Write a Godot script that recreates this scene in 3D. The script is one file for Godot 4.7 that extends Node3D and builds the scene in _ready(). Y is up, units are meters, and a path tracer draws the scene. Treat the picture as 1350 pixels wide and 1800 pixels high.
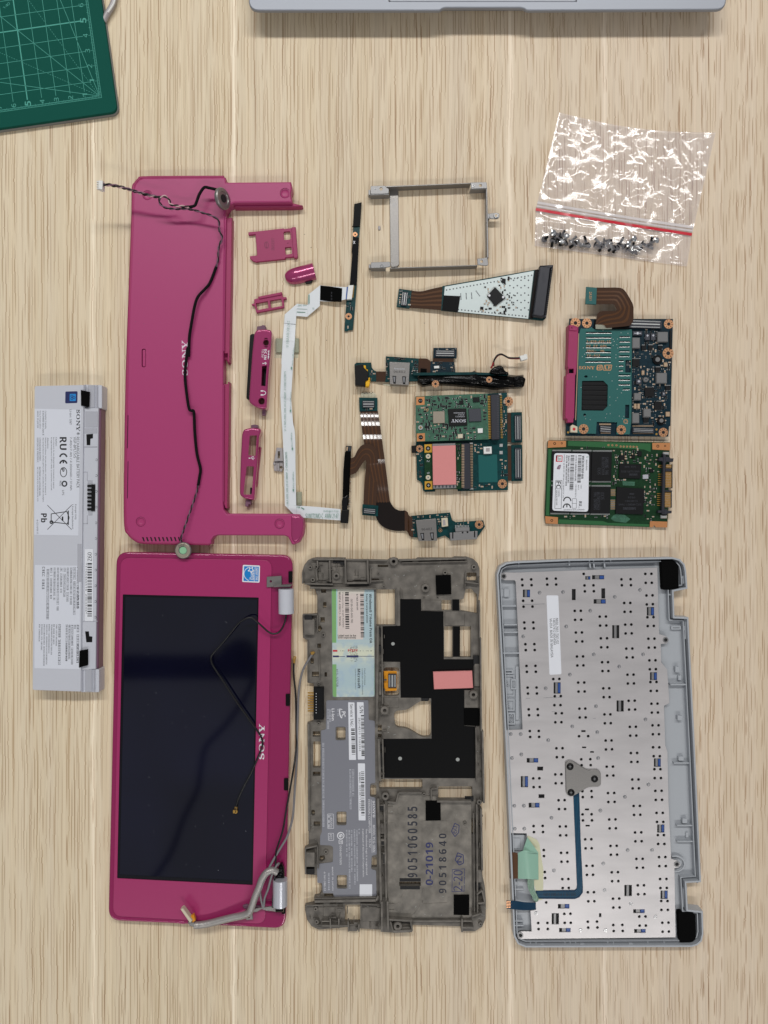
extends Node3D
# A netbook taken apart on a pale oak table, seen from straight above. All lengths are millimetres until a mesh is committed.

const SC := 0.378      # millimetres of table top per unit of the measuring grid
const EYE := 500.0     # height of the lens over the table, mm
var ox := 0.0
var oy := 0.0
var kk := 1.0
var org := Vector3.ZERO
var cur: Node3D
var M := {}
var F := []
var used := {}
var rng := RandomNumberGenerator.new()
var deep_tries := 0

func _ready() -> void:
	rng.seed = 7
	var cam := Camera3D.new()
	cam.name = "camera"
	cam.position = Vector3(0, EYE * 0.001, 0)
	cam.rotation_degrees = Vector3(-90, 0, 0)
	cam.fov = rad_to_deg(2.0 * atan(900.0 * SC / EYE))
	cam.near = 0.02
	cam.far = 30.0
	add_child(cam)
	cam.current = true
	var env := Environment.new()
	env.background_mode = Environment.BG_COLOR
	env.background_color = Color(0.50, 0.505, 0.52)
	env.tonemap_mode = Environment.TONE_MAPPER_LINEAR
	env.tonemap_exposure = 0.97
	env.sdfgi_enabled = true
	env.ssao_enabled = true
	env.ssil_enabled = true
	var we := WorldEnvironment.new()
	we.name = "surroundings"
	we.environment = env
	add_child(we)
	materials()
	ceiling_lights()
	overhead()
	table()
	cutting_mat()
	white_cable()
	laptop()
	battery()
	bottom_shell()
	speaker_cable()
	display_lid()
	mid_frame()
	keyboard_tray()
	small_covers()
	side_trims()
	metal_cage()
	clip_bracket()
	ribbon_assembly()
	flex_and_ports()
	audio_assembly()
	card_board()
	main_board()
	storage_board()
	adapter_board()
	screw_bag()
	crumbs()

# ---------------------------------------------------------------- measuring and naming
func fr(x: float, y: float, k := 1.0) -> void:
	ox = x
	oy = y
	kk = k

func q(x: float, y: float, h := 0.0) -> Vector2:
	return Vector2(ox + x * kk - 675.0, oy + y * kk - 900.0) * (SC * (EYE - h) / EYE)

func w3(x: float, y: float, h := 0.0) -> Vector3:
	var p := q(x, y, h)
	return Vector3(p.x, h, p.y)

func py(a: Array, h := 0.0) -> PackedVector2Array:
	var o := PackedVector2Array()
	for i in range(0, a.size(), 2):
		o.append(q(a[i], a[i + 1], h))
	return o

func bx(x0: float, y0: float, x1: float, y1: float, h := 0.0) -> PackedVector2Array:
	return py([x0, y0, x1, y0, x1, y1, x0, y1], h)

func circ(x: float, y: float, r: float, h := 0.0, n := 16, ry := -1.0) -> PackedVector2Array:
	var o := PackedVector2Array()
	for i in n:
		var a := TAU * (i + 0.5) / n
		o.append(q(x + cos(a) * r, y + sin(a) * (ry if ry > 0.0 else r), h))
	return o

func rounded(p: PackedVector2Array, r: float, n := 4) -> PackedVector2Array:
	var o := PackedVector2Array()
	var c := p.size()
	for i in c:
		var b := p[i]
		var u := p[(i + c - 1) % c] - b
		var v := p[(i + 1) % c] - b
		var d := minf(r, minf(u.length(), v.length()) * 0.45)
		var s := b + u.normalized() * d
		var e := b + v.normalized() * d
		for k in n + 1:
			var t := float(k) / n
			o.append(s.lerp(b, t).lerp(b.lerp(e, t), t))
	return o

func numbered(called: String) -> String:
	if not used.has(called):
		used[called] = 0
		return called
	used[called] += 1
	return "%s_%03d" % [called, used[called]]

func thing(called: String, label: String, category: String, px: float, pz: float, group := "") -> Node3D:
	var o := Node3D.new()
	o.name = numbered(called)
	fr(0, 0, 1)
	var c := q(px, pz)
	org = Vector3(c.x, 0, c.y)
	o.position = org * 0.001
	add_child(o)
	o.set_meta("label", label)
	o.set_meta("category", category)
	if group:
		o.set_meta("group", group)
	cur = o
	return o

func nb() -> SurfaceTool:
	var s := SurfaceTool.new()
	s.begin(Mesh.PRIMITIVE_TRIANGLES)
	return s

func pt(called: String, s: SurfaceTool, m: Material, parent: Node3D = null, kind := "") -> MeshInstance3D:
	var o := MeshInstance3D.new()
	o.name = called
	o.mesh = s.commit()
	o.material_override = m
	o.cast_shadow = GeometryInstance3D.SHADOW_CASTING_SETTING_ON
	(parent if parent else cur).add_child(o, true)
	if kind:
		o.set_meta("kind", kind)
	return o

# ---------------------------------------------------------------- mesh helpers
func tri(s: SurfaceTool, a: Vector3, b: Vector3, c: Vector3, na: Vector3, nb_: Vector3, nc: Vector3) -> void:
	var g := (b - a).cross(c - a)
	if g.length_squared() < 1e-12:
		return
	if g.dot(na + nb_ + nc) > 0.0:
		var t := b
		b = c
		c = t
		t = nb_
		nb_ = nc
		nc = t
	for v in [[a, na], [b, nb_], [c, nc]]:
		s.set_normal(v[1])
		s.add_vertex((v[0] - org) * 0.001)

func quad(s: SurfaceTool, a: Vector3, b: Vector3, c: Vector3, d: Vector3, na: Vector3, nb_: Vector3, nc: Vector3, nd: Vector3) -> void:
	tri(s, a, b, c, na, nb_, nc)
	tri(s, a, c, d, na, nc, nd)

func area(p: PackedVector2Array) -> float:
	var t := 0.0
	for i in p.size():
		t += p[i].cross(p[(i + 1) % p.size()])
	return t * 0.5

func turned(p: PackedVector2Array) -> PackedVector2Array:
	var o := PackedVector2Array()
	for v in p:
		if o.is_empty() or o[o.size() - 1].distance_to(v) > 0.004:
			o.append(v)
	if o.size() > 2 and o[0].distance_to(o[o.size() - 1]) < 0.004:
		o.remove_at(o.size() - 1)
	if area(o) < 0.0:
		o.reverse()
	return o

func edge_normal(a: Vector2, b: Vector2) -> Vector2:
	var d := (b - a).normalized()
	return Vector2(d.y, -d.x)

func inset(p: PackedVector2Array, d: float) -> PackedVector2Array:
	if absf(d) < 1e-5:
		return p
	var o := PackedVector2Array()
	var c := p.size()
	for i in c:
		var a := edge_normal(p[(i + c - 1) % c], p[i])
		var b := edge_normal(p[i], p[(i + 1) % c])
		o.append(p[i] - (a + b) / maxf(0.35, 1.0 + a.dot(b)) * d)
	return o

func hull(p: PackedVector2Array) -> Rect2:
	var r := Rect2(p[0], Vector2.ZERO)
	for v in p:
		r = r.expand(v)
	return r

func simple_pieces(poly: PackedVector2Array, holes: Array, deep := 0) -> Array:
	if holes.is_empty() or deep > 40:
		return [poly]
	var r := hull(poly)
	var wide := r.size.x > r.size.y
	var order := holes.duplicate()
	order.sort_custom(func(a, b): return hull(a).get_center()[0 if wide else 1] < hull(b).get_center()[0 if wide else 1])
	var at: float = hull(order[order.size() / 2]).get_center()[0 if wide else 1]
	var out := []
	for side in 2:
		var half := r.grow(1.0)
		if wide:
			if side == 0:
				half.end.x = at
			else:
				half = Rect2(at, half.position.y, half.end.x - at, half.size.y)
		else:
			if side == 0:
				half.end.y = at
			else:
				half = Rect2(half.position.x, at, half.size.x, half.end.y - at)
		var box := PackedVector2Array([half.position, Vector2(half.end.x, half.position.y), half.end, Vector2(half.position.x, half.end.y)])
		var bits: Array = Geometry2D.intersect_polygons(poly, box)
		var rest := []
		for h in holes:
			var hr := hull(h)
			if not hr.intersects(half):
				continue
			var lo: float = hr.position[0 if wide else 1]
			var hi: float = hr.end[0 if wide else 1]
			if lo < at - 1e-4 and hi > at + 1e-4:
				var nxt := []
				for b in bits:
					for c in Geometry2D.clip_polygons(b, h):
						nxt.append(c)
				bits = nxt
			else:
				rest.append(h)
		for b in bits:
			if b.size() < 3 or absf(area(b)) < 1e-4:
				continue
			var mine := []
			for h in rest:
				if Geometry2D.is_point_in_polygon(hull(h).get_center(), b) or Geometry2D.is_point_in_polygon(h[0], b):
					mine.append(h)
			out.append_array(simple_pieces(b, mine, deep + 1))
	return out

func cap(s: SurfaceTool, p: PackedVector2Array, holes: Array, y: float, up := 1.0) -> void:
	var n := Vector3(0, up, 0)
	var todo := simple_pieces(p, holes)
	while not todo.is_empty():
		var piece: PackedVector2Array = todo.pop_back()
		var ix := Geometry2D.triangulate_polygon(piece)
		if ix.is_empty() and piece.size() > 3 and not piece[0].is_equal_approx(piece[1]):
			for clean in Geometry2D.offset_polygon(piece, -0.003):
				if absf(area(clean)) > 0.01 and clean.size() < piece.size() + 40 and deep_tries < 200:
					deep_tries += 1
					todo.append(clean)
		for i in range(0, ix.size(), 3):
			var a: Vector2 = piece[ix[i]]
			var b: Vector2 = piece[ix[i + 1]]
			var c: Vector2 = piece[ix[i + 2]]
			tri(s, Vector3(a.x, y, a.y), Vector3(b.x, y, b.y), Vector3(c.x, y, c.y), n, n, n)

func wall(s: SurfaceTool, p: PackedVector2Array, p2: PackedVector2Array, y0: float, y1: float, e0: float, e1: float, out := 1.0) -> void:
	var c := p.size()
	var ns := []
	for i in c:
		ns.append(edge_normal(p[i], p[(i + 1) % c]) * out)
	for i in c:
		var j := (i + 1) % c
		var n: Vector2 = ns[i]
		var a: Vector2 = n
		var b: Vector2 = n
		if n.dot(ns[(i + c - 1) % c]) > 0.75:
			a = (n + ns[(i + c - 1) % c]).normalized()
		if n.dot(ns[j]) > 0.75:
			b = (n + ns[j]).normalized()
		quad(s, Vector3(p[i].x, y0, p[i].y), Vector3(p[j].x, y0, p[j].y), Vector3(p2[j].x, y1, p2[j].y), Vector3(p2[i].x, y1, p2[i].y),
			Vector3(a.x * cos(e0), sin(e0), a.y * cos(e0)), Vector3(b.x * cos(e0), sin(e0), b.y * cos(e0)), Vector3(b.x * cos(e1), sin(e1), b.y * cos(e1)), Vector3(a.x * cos(e1), sin(e1), a.y * cos(e1)))

# a plate from y0 to y1 with through holes and a chamfered (steps 1) or rounded top edge
func slab(s: SurfaceTool, poly: PackedVector2Array, holes: Array, y0: float, y1: float, bev := 0.15, steps := 1) -> void:
	var p := turned(poly)
	if p.size() < 3:
		return
	bev = minf(bev, y1 - y0)
	var hs := []
	for h in holes:
		hs.append(turned(h))
	if y1 - bev > y0 + 1e-5:
		wall(s, p, p, y0, y1 - bev, 0.0, 0.0)
	var last := p
	for k in steps:
		var a0 := PI / 2 * k / steps
		var a1 := PI / 2 * (k + 1) / steps
		if bev < 1e-5:
			break
		var nxt := inset(p, bev * (1.0 - cos(a1)))
		if steps == 1:
			wall(s, last, nxt, y1 - bev, y1, PI / 4, PI / 4)
		else:
			wall(s, last, nxt, y1 - bev + bev * sin(a0), y1 - bev + bev * sin(a1), a0, a1)
		last = nxt
	cap(s, last, hs, y1)
	for h in hs:
		wall(s, h, h, y0, y1, 0.0, 0.0, -1.0)
	if y0 > 0.05:
		cap(s, p, hs, y0, -1.0)

func tube(s: SurfaceTool, pts: Array, r: float, seg := 6, taper := []) -> void:
	var side := Vector3.ZERO
	var rings := []
	var c := pts.size()
	for i in c:
		var d: Vector3 = (pts[mini(i + 1, c - 1)] - pts[maxi(i - 1, 0)]).normalized()
		if side == Vector3.ZERO:
			side = d.cross(Vector3.UP if absf(d.y) < 0.9 else Vector3.RIGHT).normalized()
		side = (side - d * side.dot(d)).normalized()
		var up := side.cross(d)
		var ring := []
		var rr: float = r * (taper[i] if taper else 1.0)
		for k in seg:
			var a := TAU * k / seg
			var n := side * cos(a) + up * sin(a)
			ring.append([pts[i] + n * rr, n])
		rings.append(ring)
		if i == 0 or i == c - 1:
			var n2 := d * (1.0 if i else -1.0)
			for k in range(1, seg - 1):
				tri(s, ring[0][0], ring[k][0], ring[k + 1][0], n2, n2, n2)
	for i in c - 1:
		for k in seg:
			var a = rings[i][k]
			var b = rings[i][(k + 1) % seg]
			var e = rings[i + 1][(k + 1) % seg]
			var f = rings[i + 1][k]
			quad(s, a[0], b[0], e[0], f[0], a[1], b[1], e[1], f[1])

func spl(p: Array, n := 6) -> Array:
	var o := []
	for i in p.size() - 1:
		var a: Vector3 = p[maxi(i - 1, 0)]
		var b: Vector3 = p[i]
		var c: Vector3 = p[i + 1]
		var d: Vector3 = p[mini(i + 2, p.size() - 1)]
		for k in n:
			var t := float(k) / n
			o.append(0.5 * ((2.0 * b) + (c - a) * t + (2.0 * a - 5.0 * b + 4.0 * c - d) * t * t + (3.0 * b - a - 3.0 * c + d) * t * t * t))
	o.append(p[p.size() - 1])
	return o

# a path given as x, y, height triples on the current grid
func path(a: Array) -> Array:
	var o := []
	for i in range(0, a.size(), 3):
		o.append(w3(a[i], a[i + 1], a[i + 2]))
	return o

func twist(sa: SurfaceTool, sb: SurfaceTool, pts: Array, r: float, pitch: float) -> void:
	var even := []
	for i in pts.size() - 1:
		var n := maxi(1, int((pts[i + 1] - pts[i]).length() / 0.35))
		for k in n:
			even.append(pts[i].lerp(pts[i + 1], float(k) / n))
	even.append(pts[pts.size() - 1])
	var A := []
	var B := []
	var run := 0.0
	for i in even.size():
		var d: Vector3 = (even[mini(i + 1, even.size() - 1)] - even[maxi(i - 1, 0)]).normalized()
		var x := d.cross(Vector3.UP).normalized()
		var y := x.cross(d)
		if i:
			run += (even[i] - even[i - 1]).length()
		var a := TAU * run / pitch
		var o := (x * cos(a) + y * sin(a)) * r
		A.append(even[i] + o)
		B.append(even[i] - o)
	tube(sa, A, r, 5)
	tube(sb, B, r, 5)

# a flat ribbon between two edges, given as rows of [left x, left y, right x, right y, height]
func ribbon(s: SurfaceTool, rows: Array, th := 0.15, smooth := 5) -> void:
	var L := []
	var R := []
	for r in rows:
		L.append(w3(r[0], r[1], r[4]))
		R.append(w3(r[2], r[3], r[4] if r.size() < 6 else r[5]))
	if smooth > 1:
		L = spl(L, smooth)
		R = spl(R, smooth)
	var N := []
	for i in L.size():
		var d: Vector3 = (L[mini(i + 1, L.size() - 1)] + R[mini(i + 1, L.size() - 1)]) - (L[maxi(i - 1, 0)] + R[maxi(i - 1, 0)])
		var n := d.cross(R[i] - L[i]).normalized()
		N.append(n if n.y > 0 else -n)
	for i in L.size() - 1:
		var a: Vector3 = N[i]
		var b: Vector3 = N[i + 1]
		quad(s, L[i], R[i], R[i + 1], L[i + 1], a, a, b, b)
		quad(s, L[i] - a * th, R[i] - a * th, R[i + 1] - b * th, L[i + 1] - b * th, -a, -a, -b, -b)
		var o: Vector3 = (R[i] - L[i]).normalized()
		quad(s, R[i], R[i] - a * th, R[i + 1] - b * th, R[i + 1], o, o, o, o)
		quad(s, L[i], L[i] - a * th, L[i + 1] - b * th, L[i + 1], -o, -o, -o, -o)
	for i in [0, L.size() - 1]:
		var e: Vector3 = (L[i] - L[1 if i == 0 else i - 1]).normalized()
		quad(s, L[i], R[i], R[i] - N[i] * th, L[i] - N[i] * th, e, e, e, e)

func dome(s: SurfaceTool, x: float, y: float, r: float, y0: float, rise: float, n := 14) -> void:
	var c := w3(x, y, y0)
	var rm := r * kk * SC * (EYE - y0) / EYE
	for i in 4:
		for k in n:
			var v := []
			for e in [[i, k], [i, k + 1], [i + 1, k + 1], [i + 1, k]]:
				var a: float = PI / 2 * e[0] / 4.0
				var b: float = TAU * e[1] / n
				var d := Vector3(cos(a) * cos(b), sin(a), cos(a) * sin(b))
				v.append([c + Vector3(d.x * rm, d.y * rise, d.z * rm), Vector3(d.x, d.y * rm / maxf(rise, 0.01), d.z).normalized()])
			quad(s, v[0][0], v[1][0], v[2][0], v[3][0], v[0][1], v[1][1], v[2][1], v[3][1])

func ring(s: SurfaceTool, x: float, y: float, r0: float, r1: float, y0: float, y1: float, bev := 0.1, n := 18) -> void:
	slab(s, circ(x, y, r1, y1, n), [circ(x, y, r0, y1, n)], y0, y1, bev)

func line(s: SurfaceTool, x0: float, y0: float, x1: float, y1: float, wide: float, h: float, th := 0.03) -> void:
	var a := q(x0, y0, h)
	var b := q(x1, y1, h)
	var n := edge_normal(a, b) * wide * 0.5
	slab(s, PackedVector2Array([a + n, b + n, b - n, a - n]), [], h - 0.01, h + th, 0.0)

func pline(s: SurfaceTool, a: Array, wide: float, h: float, th := 0.03) -> void:
	for i in range(0, a.size() - 2, 2):
		line(s, a[i], a[i + 1], a[i + 2], a[i + 3], wide, h + 0.002 * (i / 2 % 3), th)

# ---------------------------------------------------------------- lettering
# corners in the order of reading: start top, end top, end bottom, start bottom
func tq(s: SurfaceTool, words: String, c: Array, h: float, font := 0) -> void:
	var t := TextMesh.new()
	t.text = words
	t.font = F[font]
	t.font_size = 24
	t.pixel_size = 1.0
	t.depth = 0.0
	t.curve_step = 4.0
	var arr := t.get_mesh_arrays()
	if arr.is_empty():
		return
	var vs: PackedVector3Array = arr[Mesh.ARRAY_VERTEX]
	if vs.is_empty():
		return
	var lo := vs[0]
	var hi := vs[0]
	for v in vs:
		lo = lo.min(v)
		hi = hi.max(v)
	var P := []
	for i in 4:
		P.append(q(c[i * 2], c[i * 2 + 1], h))
	var ix = arr[Mesh.ARRAY_INDEX]
	var count: int = ix.size() if ix != null else vs.size()
	var out := []
	for i in count:
		var v: Vector3 = vs[ix[i]] if ix != null else vs[i]
		var u := (v.x - lo.x) / maxf(hi.x - lo.x, 0.001)
		var w := (hi.y - v.y) / maxf(hi.y - lo.y, 0.001)
		var p: Vector2 = P[0].lerp(P[1], u).lerp(P[3].lerp(P[2], u), w)
		out.append(Vector3(p.x, h + 0.04, p.y))
	for i in range(0, out.size() - 2, 3):
		tri(s, out[i], out[i + 1], out[i + 2], Vector3.UP, Vector3.UP, Vector3.UP)

# rot 0 level, 90 reading down, -90 reading up, 180 upside down; the box is given by its corners
func tx(s: SurfaceTool, words: String, x0: float, y0: float, x1: float, y1: float, rot: int, h: float, font := 0, lean := 0.0) -> void:
	var c := [x0, y0, x1, y0, x1, y1, x0, y1]
	if rot == 90:
		c = [x1, y0, x1 + lean, y1, x0 + lean, y1, x0, y0]
	elif rot == -90:
		c = [x0 + lean, y1, x0, y0, x1, y0, x1 + lean, y1]
	elif rot == 180:
		c = [x1, y1, x0, y1, x0, y0, x1, y0]
	tq(s, words, c, h, font)

func strokes(s: SurfaceTool, x0: float, y0: float, x1: float, y1: float, n: int, h: float, lean := 0.0) -> void:
	# a column of small square characters that reads downwards
	for i in n:
		if rng.randf() < 0.06:
			continue
		var a := lerpf(y0, y1, (i + 0.06) / n)
		var b := lerpf(y0, y1, (i + 0.88) / n)
		var sx := lean * i / n
		var w := (x1 - x0)
		var t := (b - a) * 0.16
		var rows := rng.randi_range(2, 3)
		for r in rows:
			var x := x0 + sx + w * (0.1 + 0.8 * r / maxf(1, rows - 1))
			var cut := rng.randf_range(0.0, 0.3)
			slab(s, py([x - w * 0.07, a + (b - a) * cut, x + w * 0.07, a + (b - a) * cut, x + w * 0.07, b, x - w * 0.07, b], h), [], h, h + 0.035, 0.0)
		for r in rng.randi_range(1, 2):
			var y := lerpf(a, b - t, rng.randf_range(0.1, 0.9))
			slab(s, py([x0 + sx, y, x1 + sx, y, x1 + sx, y + t, x0 + sx, y + t], h), [], h, h + 0.04, 0.0)

func bars(s: SurfaceTool, x0: float, y0: float, x1: float, y1: float, n: int, h: float, lean := 0.0) -> void:
	var y := 0.0
	var ws := []
	var total := 0.0
	for i in n * 2:
		ws.append([1.0, 1.0, 2.0, 3.0][rng.randi() % 4])
		total += ws[i]
	for i in n * 2:
		if i % 2 == 0:
			var a := lerpf(y0, y1, y / total)
			var b := lerpf(y0, y1, (y + ws[i]) / total)
			var l0 := lean * y / total
			slab(s, py([x0 + l0, a, x1 + l0, a, x1 + l0, b, x0 + l0, b], h), [], h, h + 0.03, 0.0)
		y += ws[i]

func frame_line(s: SurfaceTool, p: PackedVector2Array, wide: float, h: float, th := 0.03) -> void:
	var t := turned(p)
	slab(s, t, [inset(t, wide)], h - 0.01, h + th, 0.0)

# ---------------------------------------------------------------- materials
func mk(key: String, c: Color, rough := 0.6, metal := 0.0, spec := 0.5) -> StandardMaterial3D:
	var m := StandardMaterial3D.new()
	m.resource_name = key
	m.albedo_color = c
	m.roughness = rough
	m.metallic = metal
	m.metallic_specular = spec
	M[key] = m
	return m

func rgb8(r: int, g: int, b: int) -> Color:
	return Color(r / 255.0, g / 255.0, b / 255.0)

func grain(freq: float, lo: float, hi: float, size := 256, sd := 1) -> NoiseTexture2D:
	var n := FastNoiseLite.new()
	n.seed = sd
	n.noise_type = FastNoiseLite.TYPE_SIMPLEX_SMOOTH
	n.frequency = freq
	n.fractal_octaves = 4
	var t := NoiseTexture2D.new()
	t.width = size
	t.height = size
	t.seamless = true
	t.noise = n
	var g := Gradient.new()
	g.set_color(0, Color(lo, lo, lo))
	g.set_color(1, Color(hi, hi, hi))
	t.color_ramp = g
	return t

func laid(m: StandardMaterial3D, t: Texture2D, per_metre: Vector3, slot := "albedo_texture") -> void:
	m.set(slot, t)
	m.uv1_triplanar = true
	m.uv1_world_triplanar = true
	m.uv1_scale = per_metre

func rough_relief(m: StandardMaterial3D, t: Texture2D, cm: float) -> void:
	m.heightmap_enabled = true
	m.heightmap_texture = t
	m.heightmap_scale = cm
	m.uv1_triplanar = true
	m.uv1_world_triplanar = true

# copper runs and plated holes under solder mask, as a tone that multiplies the mask colour
func board_tone(sd: int) -> ImageTexture:
	var r := RandomNumberGenerator.new()
	r.seed = sd
	var n := 768
	var im := Image.create(n, n, false, Image.FORMAT_RGB8)
	im.fill(Color(0.72, 0.72, 0.72))
	for i in 60:
		var w := r.randi_range(20, 120)
		im.fill_rect(Rect2i(r.randi() % n, r.randi() % n, w, r.randi_range(20, 90)), Color(0.80, 0.80, 0.80))
	for i in 620:
		var x := r.randi() % n
		var y := r.randi() % n
		var d: Vector2i = [Vector2i(1, 0), Vector2i(0, 1), Vector2i(1, 1), Vector2i(1, -1)][r.randi() % 4]
		var tone := r.randf_range(0.86, 1.0)
		for leg in 2:
			for k in r.randi_range(8, 60):
				im.set_pixel(posmod(x, n), posmod(y, n), Color(tone, tone, tone))
				im.set_pixel(posmod(x + 1, n), posmod(y, n), Color(tone, tone, tone))
				x += d.x
				y += d.y
			d = [Vector2i(1, 0), Vector2i(0, 1), Vector2i(1, 1), Vector2i(1, -1)][r.randi() % 4]
		im.fill_rect(Rect2i(clampi(posmod(x, n), 2, n - 4), clampi(posmod(y, n), 2, n - 4), 3, 3), Color(1, 1, 0.95))
	return ImageTexture.create_from_image(im)

func materials() -> void:
	for e in [["Droid Sans", 400], ["Droid Sans", 700], ["Droid Serif", 700], ["Droid Sans Mono", 400]]:
		var f := SystemFont.new()
		f.font_names = PackedStringArray([e[0]])
		f.font_weight = e[1]
		F.append(f)
	var fine := grain(0.05, 0.0, 1.0, 256, 3)
	var soft := grain(0.012, 0.86, 1.0, 256, 5)
	# plastics
	var m := mk("pink_matte", rgb8(168, 58, 110), 0.42, 0.0, 0.45)
	m = mk("pink_gloss", rgb8(168, 56, 109), 0.22, 0.3, 0.5)
	m.clearcoat_enabled = true
	m.clearcoat = 0.8
	m.clearcoat_roughness = 0.08
	m = mk("pink_bezel", rgb8(162, 43, 99), 0.36, 0.0, 0.5)
	m = mk("pink_lid", rgb8(148, 32, 88), 0.16, 0.1, 0.5)
	m.clearcoat_enabled = true
	m.clearcoat = 0.6
	m.clearcoat_roughness = 0.05
	m = mk("pink_plain", rgb8(154, 38, 90), 0.5)
	m = mk("pink_dark", rgb8(118, 82, 102), 0.4)
	mk("black_plastic", rgb8(11, 11, 12), 0.45, 0.0, 0.35)
	mk("black_gloss", rgb8(8, 8, 10), 0.12)
	m = mk("black_tape", rgb8(5, 5, 5), 0.2, 0.0, 0.3)
	rough_relief(m, grain(0.02, 0.0, 1.0, 256, 11), 0.02)
	m.uv1_scale = Vector3(70, 70, 70)
	m = mk("black_film", rgb8(8, 8, 9), 0.5, 0.0, 0.25)
	m = mk("black_foam", rgb8(8, 8, 8), 0.95, 0.0, 0.2)
	rough_relief(m, fine, 0.02)
	m.uv1_scale = Vector3(90, 90, 90)
	mk("rubber", rgb8(10, 10, 11), 0.8, 0.0, 0.3)
	m = mk("screen", rgb8(17, 18, 40), 0.06, 0.0, 0.6)
	laid(m, grain(0.006, 0.62, 1.0, 256, 51), Vector3(3.1, 3.1, 3.1))
	mk("screen_edge", rgb8(6, 6, 14), 0.2)
	mk("white_plastic", rgb8(226, 226, 222), 0.5)
	mk("cream_plastic", rgb8(206, 196, 172), 0.5)
	mk("yellow_plastic", rgb8(236, 180, 16), 0.4)
	m = mk("silver_plastic", rgb8(196, 198, 206), 0.42, 0.0)
	m = mk("silver_gloss", rgb8(205, 206, 214), 0.22, 0.4)
	m = mk("grey_plastic", rgb8(170, 174, 179), 0.45)
	m = mk("grey_plastic_light", rgb8(160, 163, 160), 0.45)
	m = mk("magnesium", rgb8(126, 120, 112), 0.6, 0.1)
	laid(m, grain(0.03, 0.70, 1.0, 256, 21), Vector3(14, 14, 14))
	m = mk("magnesium_dark", rgb8(84, 80, 76), 0.6, 0.25)
	m = mk("magnesium_bay", rgb8(138, 132, 123), 0.55, 0.15)
	laid(m, grain(0.025, 0.72, 1.0, 256, 23), Vector3(16, 16, 16))
	m = mk("grey_label", rgb8(124, 125, 133), 0.4)
	# metals
	m = mk("laptop_metal", rgb8(142, 146, 154), 0.45, 0.3)
	m = mk("steel", rgb8(142, 141, 141), 0.45, 0.6)
	m = mk("steel_bright", rgb8(226, 226, 226), 0.18, 1.0)
	m = mk("steel_dull", rgb8(140, 137, 134), 0.42, 0.75)
	rough_relief(m, fine, 0.004)
	m.uv1_scale = Vector3(60, 60, 60)
	m = mk("plate_metal", rgb8(204, 200, 200), 0.42, 0.5)
	laid(m, grain(0.01, 0.93, 1.0, 256, 31), Vector3(7, 60, 26))
	m = mk("gold", rgb8(226, 180, 96), 0.3, 0.9)
	m = mk("gold_print", rgb8(206, 150, 104), 0.4, 0.4)
	m = mk("copper", rgb8(222, 166, 124), 0.32, 0.65)
	mk("copper_pad", rgb8(206, 142, 92), 0.4, 0.45)
	mk("yellow_pad", rgb8(214, 164, 60), 0.4, 0.45)
	mk("solder", rgb8(214, 216, 214), 0.3, 0.7)
	# boards
	m = mk("board_teal", rgb8(15, 76, 78), 0.35, 0.0, 0.35)
	laid(m, ImageTexture.create_from_image(board_tone(3).get_image()), Vector3(24, 24, 24))
	m = mk("board_blue", rgb8(20, 54, 68), 0.35, 0.0, 0.35)
	laid(m, board_tone(4), Vector3(30, 30, 30))
	m = mk("board_green", rgb8(32, 74, 44), 0.35, 0.0, 0.35)
	laid(m, board_tone(5), Vector3(24, 24, 24))
	m = mk("board_mint", rgb8(76, 130, 104), 0.38)
	laid(m, board_tone(6), Vector3(34, 34, 34))
	mk("mask_green", rgb8(46, 98, 58), 0.3)
	m = mk("shield_teal", rgb8(52, 106, 102), 0.24, 0.15)
	mk("teal_patch", rgb8(12, 88, 86), 0.35)
	m = mk("silver_film", rgb8(224, 235, 233), 0.24, 0.3)
	rough_relief(m, grain(0.01, 0.0, 1.0, 256, 41), 0.004)
	m.uv1_scale = Vector3(24, 24, 24)
	mk("chip_black", rgb8(15, 15, 17), 0.5, 0.0, 0.35)
	mk("chip_grey", rgb8(58, 60, 68), 0.45)
	mk("chip_tan", rgb8(166, 156, 140), 0.35, 0.4)
	mk("inductor", rgb8(112, 112, 112), 0.55)
	mk("cap_tan", rgb8(176, 150, 122), 0.5)
	mk("connector_dark", rgb8(40, 41, 50), 0.45)
	m = mk("flex_brown", rgb8(66, 42, 25), 0.13)
	m.clearcoat_enabled = true
	m.clearcoat = 0.6
	m.clearcoat_roughness = 0.06
	m = mk("flex_dark", rgb8(22, 14, 10), 0.18)
	mk("flex_trace", rgb8(88, 57, 33), 0.22)
	mk("flex_orange", rgb8(220, 146, 26), 0.3)
	mk("flex_blue", rgb8(6, 50, 76), 0.5, 0.0, 0.3)
	mk("flex_blue_trace", rgb8(24, 92, 120), 0.25)
	mk("pink_pad", rgb8(214, 138, 136), 0.85)
	m = mk("ribbon_white", rgb8(222, 226, 229), 0.3)
	mk("ribbon_blue", rgb8(44, 80, 150), 0.4)
	m = mk("pad_green", rgb8(150, 152, 130), 0.4)
	rough_relief(m, fine, 0.02)
	m.uv1_scale = Vector3(90, 90, 90)
	# print
	mk("ink_black", rgb8(12, 12, 15), 0.6)
	mk("ink_grey", rgb8(48, 50, 58), 0.6)
	mk("ink_white", rgb8(226, 226, 230), 0.5)
	mk("ink_pale", rgb8(198, 200, 208), 0.5)
	mk("ink_silver", rgb8(226, 206, 220), 0.4)
	mk("ink_green", rgb8(104, 146, 128), 0.5)
	mk("ink_stamp", rgb8(34, 36, 48), 0.6)
	mk("ink_stamp_blue", rgb8(40, 44, 92), 0.6)
	mk("ink_red", rgb8(196, 40, 50), 0.5)
	mk("mat_green", rgb8(18, 80, 69), 0.7, 0.0, 0.2)
	mk("mat_edge", rgb8(128, 128, 124), 0.6)
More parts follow.
